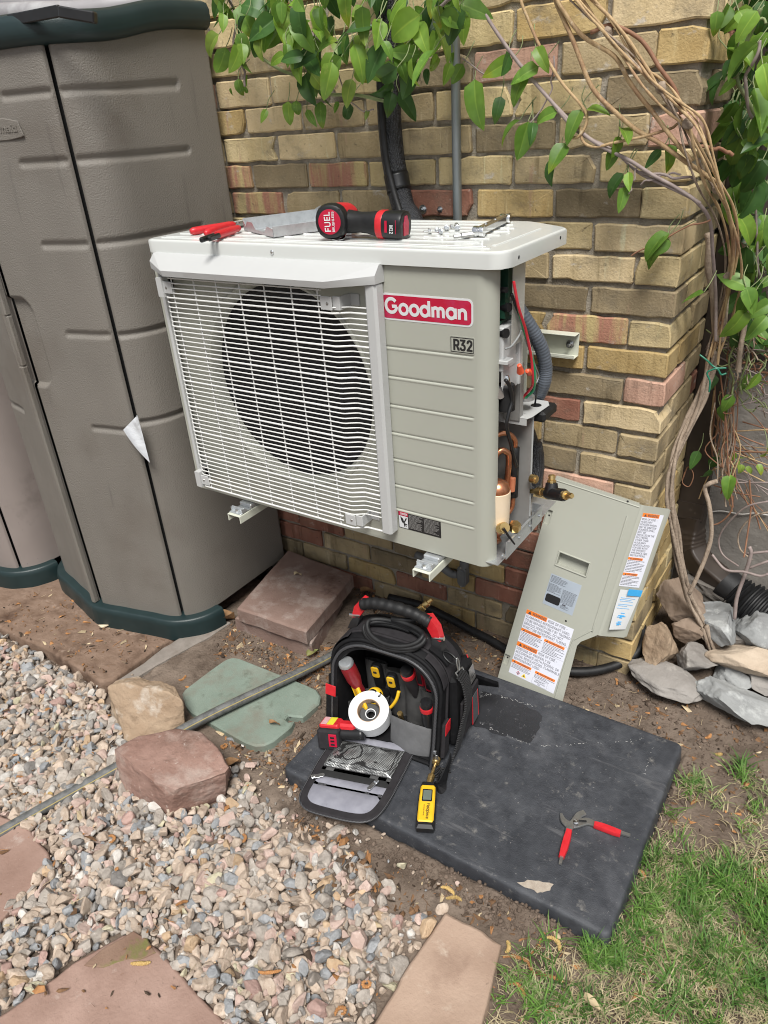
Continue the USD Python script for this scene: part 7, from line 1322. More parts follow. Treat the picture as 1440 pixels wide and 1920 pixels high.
# ---------------------------------------------------------------- climbing vines
m_old = pm('old_vine_bark', (.20, .15, .11), (.34, .27, .205), scale=40, rough=.9, bump=.003, bscale=120, stretch=(3, 3, .35), spots=[((.10, .065, .045), 20, .55, .72, (3, 3, .4))])
m_tanst = pm('tan_vine_stem', (.29, .185, .09), (.48, .345, .185), scale=60, rough=.75, bump=.0012, bscale=200, stretch=(2, 2, .3), spots=[((.19, .085, .05), 9, .52, .70), ((.58, .48, .34), 40, .6, .75)])
m_mauve = pm('mauve_vine_stem', (.20, .155, .145), (.30, .245, .225), scale=50, rough=.7); m_redst = pm('red_brown_twig', (.17, .075, .04), (.27, .14, .08), scale=40, rough=.75); m_grst = pm('green_stem', (.14, .18, .07), (.22, .25, .11), scale=40, rough=.6)
m_leaf = [pm('leaf_' + n, a, b, scale=18, rough=.42, spec=.4, rnd=.18, trans=.42, tint=True, spots=[(tuple(min(.4, c * 1.5) for c in b), 35, .6, .75)]) for n, a, b in (('fresh', (.155, .29, .034), (.22, .365, .060)), ('mid', (.095, .205, .028), (.145, .265, .046)), ('deep', (.036, .100, .022), (.062, .140, .032)), ('lime', (.18, .28, .04), (.23, .33, .07)))]
def leaf(base, d, n, L, w, curl, fold, g, vein=True):
    """A pointed oval leaf from its base along d, blade facing n, folded along the midrib and curling down."""
    d = nrm(d); n = nrm(np.asarray(n, float) - d * (np.asarray(n) @ d)); s = np.cross(d, n); gr = []; tw = g.normal(0, .25); wv = g.uniform(0, 6)
    pos = np.asarray(base, float).copy(); dirn = d.copy(); up = n.copy(); last = 0
    for u in np.linspace(0, 1, 9):
        a = curl * (u - last); c_, s_ = math.cos(a), math.sin(a); dirn, up = nrm(dirn * c_ - up * s_), nrm(up * c_ + dirn * s_); pos = pos + dirn * L * (u - last); last = u
        hw = w / 2 * (2.12 * u ** .42 * (1 - u) ** .95) * (1 + .04 * math.sin(u * 9 + wv)); sd = nrm(s * math.cos(tw * u) + up * math.sin(tw * u)); row = []
        for v in (-1, -.6, -.11, 0, .11, .6, 1): row.append(pos + sd * hw * v + np.cross(sd, dirn) * -1 * 0 + up * (abs(v) * hw * fold + .03 * hw * math.sin(u * 14 + v * 3 + wv)))
        gr.append(row)
    q = np.array(gr); tn = np.full(q.shape, .5) * g.uniform(.85, 1.15); tn[:, 3] *= (1.55, 1.35, 1.4); tn[:, (0, 6)] *= (1.04, 1.0, .9); tn[1::2, (1, 5)] *= 1.10
    if g.random() < .15: tn[6:] *= (1.35, 1.05, .7)
    return MB().sheet(q, 0, tn.reshape(-1, 3))
def strand(pts, off, g, n=10, amp=.010): p = smooth_path(pts, n); t = np.linspace(0, 1, len(p)); ph = g.uniform(0, 6, 3); fr_ = g.uniform(2, 5, 3); return p + np.array(off) + amp * np.column_stack([np.sin(t * fr_[k] * 2 * np.pi * .6 + ph[k]) for k in range(3)])
g = np.random.default_rng(51)
vine = thing('climbing_vine', 'bundle of twisted tan vine stems rising from the rocks and arching across the brick corner', 'vine', (.2, .13, .1))
low = [(0.226, 0.135, 0.095), (0.179, 0.13, 0.18), (0.134, 0.125, 0.268), (0.101, 0.11, 0.363), (0.067, 0.09, 0.476), (0.041, 0.06, 0.608), (0.036, 0.065, 0.705), (0.043, 0.1, 0.788), (0.063, 0.135, 0.887), (0.075, 0.15, 0.965), (0.079, 0.15, 1.03)]
for k in range(5): o = g.normal(0, .0095, 3) * (1, .7, .2); add('stem', tube(strand(low, o, g, 8, .006), g.uniform(.0036, .0064) * (1 + .18 * np.sin(np.arange(len(low) * 8 - 7) * g.uniform(.5, .9) + g.uniform(0, 6))), 8), m_old, vine, smooth=True)
for k in range(7):                                                     # frayed root
    e = np.array(low[0]) + g.normal(0, .016, 3) * (1, 1, .4) + (.0, -.01, -.035); add('root', tube(smooth_path([low[1] + g.normal(0, .008, 3), low[0] + g.normal(0, .010, 3), e], 5), [.0075] * 6 + [.004] * 5, 7), m_old, vine, smooth=True)
up_ = [(0.08, 0.15, 1.024), (0.084, 0.14, 1.116), (0.095, 0.1, 1.229), (0.096, 0.055, 1.309), (0.084, 0, 1.385), (0.062, -0.055, 1.445), (0.028, -0.085, 1.519), (0.001, -0.095, 1.568), (-0.032, -0.1, 1.605), (-0.063, -0.105, 1.641), (-0.098, -0.11, 1.676), (-0.142, -0.11, 1.717), (-0.188, -0.11, 1.759), (-0.242, -0.11, 1.806), (-0.284, -0.11, 1.847)]
for k in range(8): o = g.normal(0, .010, 3) * (1, .8, .8); add('stem', tube(strand(up_, o, g, 8, .010), g.uniform(.0021, .0038) * (1 + .16 * np.sin(np.arange(len(up_) * 8 - 7) * g.uniform(.5, .9) + g.uniform(0, 6))), 8), m_tanst if k % 4 else m_old, vine, smooth=True)
for pts, r, mt in (([(0.082, 0.145, 1.06), (0.059, 0.12, 1.172), (0.045, 0.1, 1.252), (0.033, 0.08, 1.328)], .008, m_old), ([(0.09, 0.15, 1.06), (0.087, 0.15, 1.167), (0.089, 0.14, 1.271), (0.093, 0.13, 1.333)], .008, m_old), ([(0.138, 0.2, 0.965), (0.126, 0.22, 1.101), (0.121, 0.22, 1.208), (0.101, 0.2, 1.299)], .007, m_old),
        ([(0.08, 0.12, 1.067), (0.071, 0.1, 1.177), (0.065, 0.02, 1.302), (0.059, -0.02, 1.371), (0.037, -0.06, 1.411), (-0.013, -0.07, 1.442), (-0.064, -0.075, 1.469), (-0.117, -0.08, 1.503), (-0.19, -0.085, 1.539), (-0.241, -0.085, 1.571), (-0.305, -0.09, 1.627), (-0.369, -0.095, 1.694), (-0.42, -0.1, 1.759), (-0.466, -0.1, 1.823), (-0.485, -0.1, 1.864)], .0042, m_mauve), ([(0.037, -0.06, 1.411), (-0.035, -0.065, 1.447), (-0.101, -0.07, 1.482), (-0.156, -0.075, 1.52), (-0.23, -0.08, 1.558), (-0.285, -0.09, 1.611)], .0036, m_mauve), ([(-0.095, -0.07, 1.478), (-0.036, -0.07, 1.468), (0.018, -0.06, 1.461)], .003, m_mauve),
        ([(0.066, -0.05, 1.449), (0.016, -0.07, 1.488), (-0.051, -0.085, 1.532), (-0.109, -0.09, 1.56), (-0.157, -0.095, 1.603), (-0.205, -0.1, 1.651), (-0.237, -0.105, 1.702), (-0.262, -0.11, 1.757), (-0.294, -0.11, 1.821)], .0048, m_tanst), ([(0.017, -0.08, 1.499), (-0.041, -0.09, 1.552), (-0.084, -0.095, 1.604), (-0.126, -0.1, 1.655), (-0.162, -0.105, 1.701), (-0.226, -0.11, 1.739), (-0.273, -0.115, 1.791), (-0.299, -0.115, 1.83)], .0045, m_tanst), ([(-0.013, -0.09, 1.585), (-0.03, -0.095, 1.629), (-0.068, -0.1, 1.669), (-0.11, -0.105, 1.728), (-0.165, -0.11, 1.752), (-0.215, -0.11, 1.748)], .0042, m_redst),
        ([(-0.265, -0.085, 1.551), (-0.232, -0.09, 1.555), (-0.217, -0.09, 1.601), (-0.28, -0.095, 1.667), (-0.337, -0.1, 1.741), (-0.362, -0.105, 1.801), (-0.375, -0.105, 1.841)], .0034, m_tanst), ([(-0.235, -0.085, 1.571), (-0.214, -0.088, 1.54), (-0.176, -0.09, 1.532), (-0.118, -0.09, 1.543), (-0.031, -0.085, 1.563)], .0032, m_tanst), ([(-0.031, -0.085, 1.563), (-0.002, -0.085, 1.575)], .003, m_tanst), ([(0.02, -0.06, 1.523), (0.051, 0, 1.513), (0.074, 0.03, 1.5)], .004, m_redst),
        ([(-0.522, -0.09, 1.728), (-0.45, -0.09, 1.69), (-0.398, -0.09, 1.715)], .0016, m_mauve), ([(-0.092, -0.07, 1.453), (-0.048, -0.07, 1.469), (-0.01, -0.065, 1.473)], .0022, m_mauve), ([(-0.1, -0.05, 1.296), (-0.037, -0.05, 1.331), (0.017, -0.05, 1.363), (0.056, -0.03, 1.375)], .0020, m_redst), ([(-0.297, -0.09, 1.713), (-0.301, -0.09, 1.668), (-0.31, -0.085, 1.633), (-0.35, -0.085, 1.587)], .0018, m_mauve), ([(-0.099, -0.08, 1.492), (-0.104, -0.08, 1.46), (-0.111, -0.08, 1.433)], .0015, m_mauve)):
    add('stem', tube(strand(pts, (0, 0, 0), g, 8, .0025), r, 7), mt, vine, smooth=True)
for c in [(0.001, -0.095, 1.568), (-0.058, -0.105, 1.636), (0.067, -0.052, 1.442), (0.092, 0.095, 1.236), (0.085, 0.138, 1.11), (-0.175, -0.11, 1.744)]:
    q, f_ = rock(int(g.integers(1e6)), (.022, .020, .024), 6, 2, .2); add('knot', (q + np.array(c), f_), m_old, vine, smooth=True)
tw = MB().tube(smooth_path([(0.053, 0.1, 1.034), (0.072, 0.1, 1.022), (0.085, 0.105, 1.009), (0.099, 0.105, 1.003), (0.119, 0.11, 1.004)], 5), .0024, 7).tube(smooth_path([(0.091, 0.09, 0.943), (0.089, 0.09, 0.971), (0.079, 0.09, 0.991), (0.087, 0.092, 1), (0.101, 0.095, 1.004), (0.111, 0.1, 0.989), (0.122, 0.105, 0.992)], 5), .0024, 7)
add('plant_tie', tw, pm('green_wire_coat', (.01, .12, .07), (.02, .16, .10), rough=.4), None, smooth=True, label='green coated wire tying the vine stems together', cat='wire')
def put_leaves(parent, spec, g):
    """spec: rows of (x, y, z of the leaf base, length, angle from straight down, shade)."""
    for x, y, z, L, ang, sh in spec:
        d = np.array([math.sin(ang) * .83 + g.normal(0, .2), -.35 + g.normal(0, .4), -math.cos(ang) + .15 + g.normal(0, .15)]); n = np.array([.35 + g.normal(0, .45), -.65 + g.normal(0, .3), .75 + g.normal(0, .4)])
        add('leaf', leaf((x, y, z), d, n, L, L * g.uniform(.46, .64), g.uniform(.2, 1.5), g.uniform(.08, .5), g), m_leaf[sh], parent, smooth=True)
        if L > .04: add('stalk', tube(smooth_path([(x, y, z), (x - d[0] * .02, y + .012, z + .022), (x - d[0] * .02 + g.normal(0, .012), y + .03, z + .045)], 3), .0012, 5), m_grst, parent, smooth=True)
# single leaves hanging low on the corner stems
LOWLEAF = [(-0.357,-0.085,1.590,0.089,-0.25,1), (-0.377,-0.085,1.594,0.072,-0.75,1), (-0.344,-0.085,1.587,0.056,0.50,2), (-0.287,-0.085,1.605,0.066,-1.35,1), (-0.232,-0.085,1.607,0.078,-0.45,1), (-0.219,-0.085,1.607,0.059,1.50,0), (-0.265,-0.085,1.542,0.075,-0.50,1), (-0.286,-0.090,1.508,0.061,-0.50,2), (-0.141,-0.080,1.566,0.058,0.90,0), (-0.149,-0.080,1.530,0.056,-0.20,1), (-0.145,-0.080,1.551,0.047,0.30,0), (-0.127,-0.080,1.476,0.062,-0.60,2), (-0.122,-0.080,1.449,0.057,-0.20,1), (-0.117,-0.080,1.479,0.043,0.10,0), (-0.021,-0.050,1.348,0.082,-1.00,1), (-0.027,-0.050,1.328,0.085,-0.75,1), (-0.024,-0.050,1.340,0.055,-0.10,1), (-0.056,-0.060,1.520,0.049,-0.60,2), (-0.041,-0.060,1.530,0.060,0.30,1), (-0.398,-0.090,1.715,0.074,-0.50,0), (-0.400,-0.100,1.727,0.060,0.20,2), (-0.486,-0.100,1.684,0.124,-0.20,1), (-0.337,-0.100,1.733,0.065,0.90,0), (0.057,0.020,1.208,0.063,-0.90,1), (-0.527,-0.080,1.718,0.055,-0.30,1), (-0.554,-0.090,1.722,0.050,0.10,0), (-0.333,-0.090,1.696,0.071,-0.90,1), (-0.364,-0.090,1.683,0.072,-0.60,1), (-0.423,-0.090,1.645,0.062,-0.20,2)]
put_leaves(vine, LOWLEAF, g)
# the leafy mass over the top of the wall, and the one in the recess on the right
over = thing('leafy_vine', 'fresh green clematis like foliage hanging over the wall above the air conditioner', 'vine', (-.9, -.12, 1.9))
g = np.random.default_rng(61)
for pts, r, mt in (([(-1.25, -0.1, 1.961), (-1.199, -0.11, 1.895), (-1.202, -0.12, 1.823), (-1.186, -0.12, 1.76), (-1.18, -0.12, 1.722)], .0032, m_mauve), ([(-1.068, -0.14, 1.924), (-1.052, -0.15, 1.865), (-1.023, -0.15, 1.826), (-0.967, -0.14, 1.783), (-0.909, -0.13, 1.758)], .0030, m_grst), ([(-1.149, -0.1, 1.791), (-1.06, -0.1, 1.75), (-0.983, -0.1, 1.714), (-0.907, -0.1, 1.684), (-0.806, -0.1, 1.669), (-0.708, -0.09, 1.653)], .0042, m_grst), ([(-0.975, -0.16, 1.9), (-0.925, -0.16, 1.84), (-0.888, -0.15, 1.798), (-0.831, -0.14, 1.787), (-0.751, -0.12, 1.756), (-0.731, -0.11, 1.743)], .0046, m_mauve), ([(-0.778, -0.13, 1.741), (-0.708, -0.14, 1.741), (-0.67, -0.14, 1.748), (-0.63, -0.14, 1.746)], .0042, m_tanst), ([(-0.646, -0.14, 1.769), (-0.601, -0.14, 1.801), (-0.558, -0.14, 1.826), (-0.517, -0.14, 1.841)], .0040, m_mauve), ([(-0.873, -0.13, 1.769), (-0.854, -0.12, 1.71), (-0.849, -0.1, 1.662), (-0.815, -0.09, 1.641), (-0.782, -0.09, 1.636)], .0016, m_mauve)):
    add('stem', tube(strand(pts, (0, 0, 0), g, 8, .003), r, 7), mt, over, smooth=True)
sp = [(-1.175,-0.130,1.814,0.079,0.30,0), (-1.216,-0.110,1.740,0.048,0.00,1), (-1.184,-0.110,1.747,0.032,0.30,1), (-1.249,-0.110,1.720,0.024,-0.30,1), (-1.200,-0.110,1.720,0.024,0.20,1), (-1.054,-0.100,1.675,0.067,-0.05,0), (-0.970,-0.120,1.731,0.097,0.25,2), (-0.940,-0.120,1.716,0.086,-0.10,2), (-0.925,-0.120,1.667,0.073,0.10,1), (-0.992,-0.100,1.652,0.052,0.20,1), (-1.024,-0.100,1.675,0.049,-0.15,1), (-0.890,-0.090,1.664,0.034,-0.30,1), (-0.854,-0.090,1.658,0.053,-0.60,2), (-0.821,-0.120,1.710,0.073,0.15,3), (-0.798,-0.090,1.639,0.028,0.10,3), (-0.670,-0.140,1.745,0.066,0.10,1), (-0.718,-0.120,1.742,0.072,0.15,1), (-0.714,-0.100,1.699,0.074,0.00,2), (-0.695,-0.100,1.673,0.082,0.50,2), (-0.716,-0.100,1.674,0.061,0.10,2), (-0.568,-0.200,1.811,0.108,-1.00,0), (-0.588,-0.180,1.801,0.086,0.70,0), (-0.547,-0.180,1.796,0.097,0.55,3), (-0.567,-0.130,1.738,0.044,0.10,3), (-0.608,-0.110,1.715,0.038,0.20,2), (-0.494,-0.140,1.816,0.070,0.45,0), (-0.502,-0.140,1.827,0.082,0.90,1), (-0.614,-0.140,1.764,0.030,0.00,3), (-0.872,-0.180,1.865,0.077,0.30,0), (-0.885,-0.160,1.819,0.065,1.00,0), (-0.859,-0.160,1.831,0.101,0.75,3), (-1.035,-0.160,1.861,0.084,0.20,1), (-0.978,-0.150,1.829,0.094,0.55,0), (-1.194,-0.140,1.905,0.065,-0.30,0), (-1.210,-0.150,1.918,0.062,0.30,1), (-0.986,-0.180,1.889,0.066,0.00,1), (-0.746,-0.150,1.768,0.069,0.00,0), (-0.721,-0.130,1.761,0.064,0.30,1), (-0.810,-0.120,1.730,0.053,0.80,0), (-0.640,-0.150,1.763,0.050,-0.90,1), (-0.625,-0.140,1.746,0.055,0.60,1), (-0.537,-0.120,1.739,0.032,0.40,1), (-1.143,-0.090,1.661,0.042,0.15,0), (-0.976,-0.130,1.778,0.082,0.40,0), (-0.846,-0.140,1.794,0.045,0.50,3), (-0.813,-0.150,1.807,0.077,0.30,2), (-0.562,-0.157,1.740,0.042,0.08,0), (-0.782,-0.250,1.956,0.070,-0.92,3), (-0.906,-0.125,1.863,0.073,0.42,0), (-0.522,-0.124,1.927,0.048,-0.19,2), (-0.530,-0.118,1.939,0.061,-0.23,0), (-1.090,-0.099,1.936,0.053,-0.83,1), (-0.802,-0.213,1.763,0.083,0.02,0), (-0.709,-0.257,1.898,0.041,-0.89,3), (-0.902,-0.180,1.728,0.074,0.43,3), (-0.628,-0.123,1.784,0.051,-0.05,1), (-1.175,-0.133,1.832,0.094,-0.27,1), (-0.873,-0.184,1.771,0.076,-0.97,2), (-0.576,-0.117,1.913,0.058,-0.79,2), (-0.860,-0.260,1.875,0.072,1.00,1), (-0.525,-0.062,1.867,0.080,0.20,1), (-0.907,-0.088,1.983,0.049,-0.29,2), (-1.005,-0.149,1.874,0.092,0.26,0), (-0.746,-0.260,1.946,0.054,-0.75,0), (-0.493,-0.169,1.817,0.079,-0.91,1), (-0.575,-0.141,1.849,0.063,0.33,2), (-0.572,-0.252,1.934,0.045,0.35,0), (-1.195,-0.140,1.977,0.064,-0.69,2), (-0.908,-0.103,1.811,0.065,-1.10,2), (-0.893,-0.214,1.764,0.069,-1.36,2), (-0.756,-0.161,1.891,0.042,-0.21,0), (-0.749,-0.256,1.748,0.065,-0.70,1), (-0.620,-0.147,1.821,0.070,1.46,1), (-0.709,-0.222,1.788,0.077,-0.41,3), (-0.923,-0.208,1.874,0.042,1.39,0), (-0.536,-0.122,1.905,0.041,-0.73,1), (-0.656,-0.150,1.831,0.053,-0.65,1), (-0.499,-0.114,1.891,0.047,-0.78,1), (-0.813,-0.260,1.927,0.049,0.50,0), (-0.508,-0.138,1.880,0.042,0.85,2), (-0.859,-0.196,1.774,0.069,2.08,1), (-0.592,-0.163,1.739,0.088,-1.63,1), (-0.490,-0.185,1.831,0.039,-0.19,1), (-1.008,-0.152,1.994,0.043,-0.21,1), (-0.464,-0.185,1.896,0.041,0.26,3), (-0.506,-0.246,1.922,0.066,0.08,3), (-0.854,-0.082,1.929,0.045,-0.25,2), (-1.101,-0.112,1.913,0.055,0.60,2), (-0.874,-0.124,1.890,0.060,0.87,2), (-1.252,-0.071,1.945,0.080,-1.00,2), (-0.710,-0.208,1.753,0.086,-0.13,0), (-0.570,-0.165,1.828,0.044,0.07,2), (-1.050,-0.097,1.926,0.089,0.05,1), (-0.665,-0.129,1.913,0.058,0.12,1), (-1.093,-0.224,1.973,0.055,0.90,2), (-1.123,-0.248,2.002,0.085,-0.15,3), (-0.444,-0.207,1.870,0.045,-1.04,1), (-0.915,-0.145,1.841,0.083,-0.99,0), (-0.745,-0.098,1.956,0.065,0.40,2), (-0.987,-0.157,1.924,0.074,-0.54,0), (-0.740,-0.120,1.912,0.087,0.50,2), (-0.948,-0.143,1.841,0.081,-0.20,0), (-0.719,-0.244,1.771,0.090,0.16,0), (-0.948,-0.198,1.978,0.042,-0.31,1), (-1.030,-0.102,1.977,0.094,-0.50,2), (-1.172,-0.155,1.935,0.086,-2.03,1), (-0.465,-0.212,1.814,0.078,0.01,2), (-1.103,-0.096,1.837,0.047,0.20,2), (-0.896,-0.104,1.847,0.072,1.25,2), (-0.730,-0.071,1.822,0.048,-0.80,1), (-0.882,-0.226,1.866,0.084,-0.04,2), (-0.462,-0.199,1.904,0.055,-1.16,1), (-0.584,-0.214,1.733,0.064,-0.17,0), (-0.568,-0.103,1.848,0.062,1.08,1), (-1.159,-0.221,1.834,0.077,-0.98,3), (-0.441,-0.258,1.849,0.055,0.23,0), (-0.967,-0.185,1.797,0.056,0.23,1), (-0.461,-0.091,1.896,0.066,0.40,2), (-0.772,-0.146,1.950,0.077,-0.48,3), (-0.775,-0.259,1.740,0.090,0.16,0), (-0.489,-0.252,1.799,0.065,1.36,1), (-1.079,-0.239,1.999,0.089,0.27,1), (-0.531,-0.152,1.887,0.043,-0.66,2), (-0.545,-0.101,1.860,0.086,0.25,1), (-0.523,-0.192,1.917,0.055,-0.25,0), (-1.039,-0.124,1.900,0.057,-1.20,2), (-0.621,-0.168,1.847,0.080,-0.66,0), (-0.922,-0.183,1.942,0.073,0.05,1), (-0.691,-0.075,1.966,0.062,0.31,1), (-0.988,-0.169,1.776,0.063,-1.24,0), (-0.952,-0.082,1.982,0.083,-0.71,1), (-0.729,-0.257,1.788,0.062,-0.56,1), (-1.206,-0.162,2.036,0.062,1.01,1), (-0.960,-0.096,1.818,0.044,-1.48,2), (-0.817,-0.147,1.762,0.080,-1.29,2), (-0.755,-0.079,1.913,0.059,1.28,2), (-1.226,-0.131,1.815,0.097,-0.27,1), (-1.191,-0.090,1.975,0.053,-0.20,0), (-0.533,-0.192,1.876,0.043,0.09,0), (-0.675,-0.231,1.801,0.063,-1.78,2), (-0.695,-0.099,1.918,0.065,0.01,1), (-1.035,-0.115,1.890,0.076,-0.08,1), (-0.862,-0.148,1.986,0.042,0.87,3), (-0.617,-0.239,1.825,0.041,-0.47,1), (-0.913,-0.159,1.949,0.052,1.13,3), (-0.933,-0.155,1.766,0.092,0.90,2), (-1.057,-0.251,1.804,0.050,0.72,0), (-0.903,-0.216,1.838,0.089,0.58,1), (-0.878,-0.061,1.796,0.050,1.59,1), (-1.128,-0.112,1.916,0.051,-0.46,2), (-0.918,-0.163,1.761,0.059,-0.25,1), (-0.716,-0.140,1.883,0.058,0.41,2), (-1.019,-0.252,1.933,0.045,0.14,0), (-0.647,-0.100,1.811,0.059,-0.60,1), (-0.481,-0.235,1.798,0.038,-0.08,0), (-0.526,-0.098,1.910,0.079,-0.43,0), (-0.770,-0.216,1.847,0.053,0.13,3), (-0.584,-0.157,1.804,0.044,-1.52,1), (-0.665,-0.213,1.814,0.068,0.06,0), (-1.222,-0.143,1.944,0.071,0.39,3), (-0.451,-0.164,1.857,0.038,-0.79,1), (-0.888,-0.171,1.806,0.089,0.10,1), (-1.067,-0.254,1.824,0.063,0.62,1), (-0.674,-0.068,1.743,0.087,-0.08,2), (-0.895,-0.169,1.985,0.051,-0.18,0), (-0.867,-0.167,1.780,0.043,-0.25,2), (-0.566,-0.190,1.938,0.043,-0.81,1), (-0.758,-0.072,1.767,0.061,0.13,2), (-1.185,-0.145,1.955,0.069,0.67,0), (-0.701,-0.094,1.835,0.079,0.14,2), (-0.613,-0.233,1.716,0.078,-0.88,2), (-0.677,-0.186,1.881,0.067,-0.59,3), (-0.519,-0.234,1.838,0.044,-0.22,3), (-1.131,-0.151,1.897,0.102,1.40,2), (-0.874,-0.140,1.939,0.079,0.80,1), (-0.610,-0.131,1.921,0.041,1.82,1), (-1.183,-0.182,2.019,0.080,-0.33,0), (-1.018,-0.155,1.858,0.090,-0.78,2), (-1.152,-0.110,2.021,0.047,0.24,1), (-0.955,-0.127,1.948,0.056,0.27,2), (-0.822,-0.226,1.853,0.054,0.29,1), (-1.095,-0.179,1.870,0.081,-0.79,2), (-1.096,-0.139,1.996,0.047,-0.37,2), (-0.899,-0.135,1.991,0.066,-0.71,1), (-0.747,-0.068,1.918,0.078,2.22,2), (-0.648,-0.203,1.952,0.059,-0.25,1), (-0.739,-0.170,1.800,0.050,-0.08,2), (-0.507,-0.240,1.817,0.046,0.55,3), (-1.019,-0.103,1.960,0.075,1.21,2), (-0.530,-0.207,1.743,0.087,-0.61,1), (-0.807,-0.080,1.903,0.066,0.88,1), (-0.609,-0.123,1.773,0.057,0.51,1), (-0.732,-0.240,1.887,0.087,-0.10,0), (-0.842,-0.153,1.936,0.049,0.47,0), (-0.516,-0.226,1.926,0.068,1.66,1), (-0.681,-0.258,1.837,0.080,-0.59,1), (-0.428,-0.199,1.916,0.079,0.29,0), (-1.011,-0.125,1.906,0.052,0.23,0), (-1.008,-0.078,1.952,0.092,-0.49,2), (-0.797,-0.121,1.935,0.079,-0.31,2), (-0.525,-0.227,1.919,0.067,-1.92,2), (-1.097,-0.258,1.869,0.045,0.37,0), (-1.002,-0.130,1.993,0.079,-0.45,2), (-0.932,-0.199,1.930,0.075,0.00,2), (-0.994,-0.166,1.971,0.055,-0.10,2), (-0.655,-0.120,1.869,0.050,-0.04,2), (-0.855,-0.180,1.934,0.085,0.35,2), (-1.052,-0.184,1.817,0.055,0.07,3), (-1.162,-0.122,1.904,0.098,0.64,1), (-1.016,-0.129,1.843,0.081,-0.01,1), (-0.470,-0.233,1.854,0.075,-1.08,1), (-1.106,-0.062,2.005,0.049,-1.44,2), (-0.762,-0.248,1.958,0.039,0.24,0), (-1.083,-0.240,1.974,0.086,-0.24,1), (-0.816,-0.070,1.975,0.041,1.80,0), (-0.666,-0.205,1.762,0.084,-0.34,2), (-0.555,-0.101,1.829,0.084,-0.15,2), (-1.076,-0.171,1.834,0.070,-0.18,2), (-0.943,-0.120,1.728,0.055,0.12,1), (-0.931,-0.210,1.938,0.051,-0.52,1), (-0.557,-0.141,1.781,0.060,0.04,0), (-0.923,-0.240,1.875,0.045,0.29,1), (-0.411,-0.188,1.901,0.040,0.57,3), (-1.184,-0.103,1.906,0.093,-1.22,2), (-0.816,-0.061,1.958,0.062,1.37,2), (-0.697,-0.194,1.871,0.047,0.67,2), (-0.745,-0.166,1.852,0.057,0.69,0), (-1.072,-0.259,2.005,0.041,-0.34,1), (-0.634,-0.252,1.768,0.048,0.55,1), (-0.888,-0.174,1.938,0.048,-0.26,0), (-0.639,-0.114,1.733,0.092,0.05,2)]
put_leaves(over, sp, g)
recess = thing('leafy_vine', 'darker green vine foliage filling the recess right of the brick corner', 'vine', (.2, .2, 1.4))
for pts, r, mt in (([(0.085, 0.05, 1.76), (0.064, 0.06, 1.726), (0.052, 0.07, 1.661), (0.076, 0.08, 1.6), (0.101, 0.1, 1.558)], .0045, m_grst), ([(0.091, 0.04, 1.704), (0.081, 0.05, 1.668), (0.069, 0.06, 1.631), (0.093, 0.08, 1.574), (0.124, 0.1, 1.546)], .0036, m_mauve), ([(0.029, 0.08, 1.768), (0.052, 0.08, 1.751), (0.093, 0.08, 1.742)], .0030, m_grst), ([(0.1, 0.15, 1.447), (0.118, 0.18, 1.339), (0.144, 0.2, 1.238), (0.175, 0.2, 1.162)], .0030, m_mauve), ([(0.126, 0.2, 1.159), (0.117, 0.22, 1.072), (0.108, 0.24, 0.98), (0.129, 0.24, 0.892)], .0026, m_grst), ([(0.184, 0.2, 1.11), (0.153, 0.22, 1.047), (0.143, 0.24, 0.969), (0.147, 0.25, 0.891)], .0026, m_grst)):
    add('stem', tube(strand(pts, (0, 0, 0), g, 8, .004), r, 7), mt, recess, smooth=True)
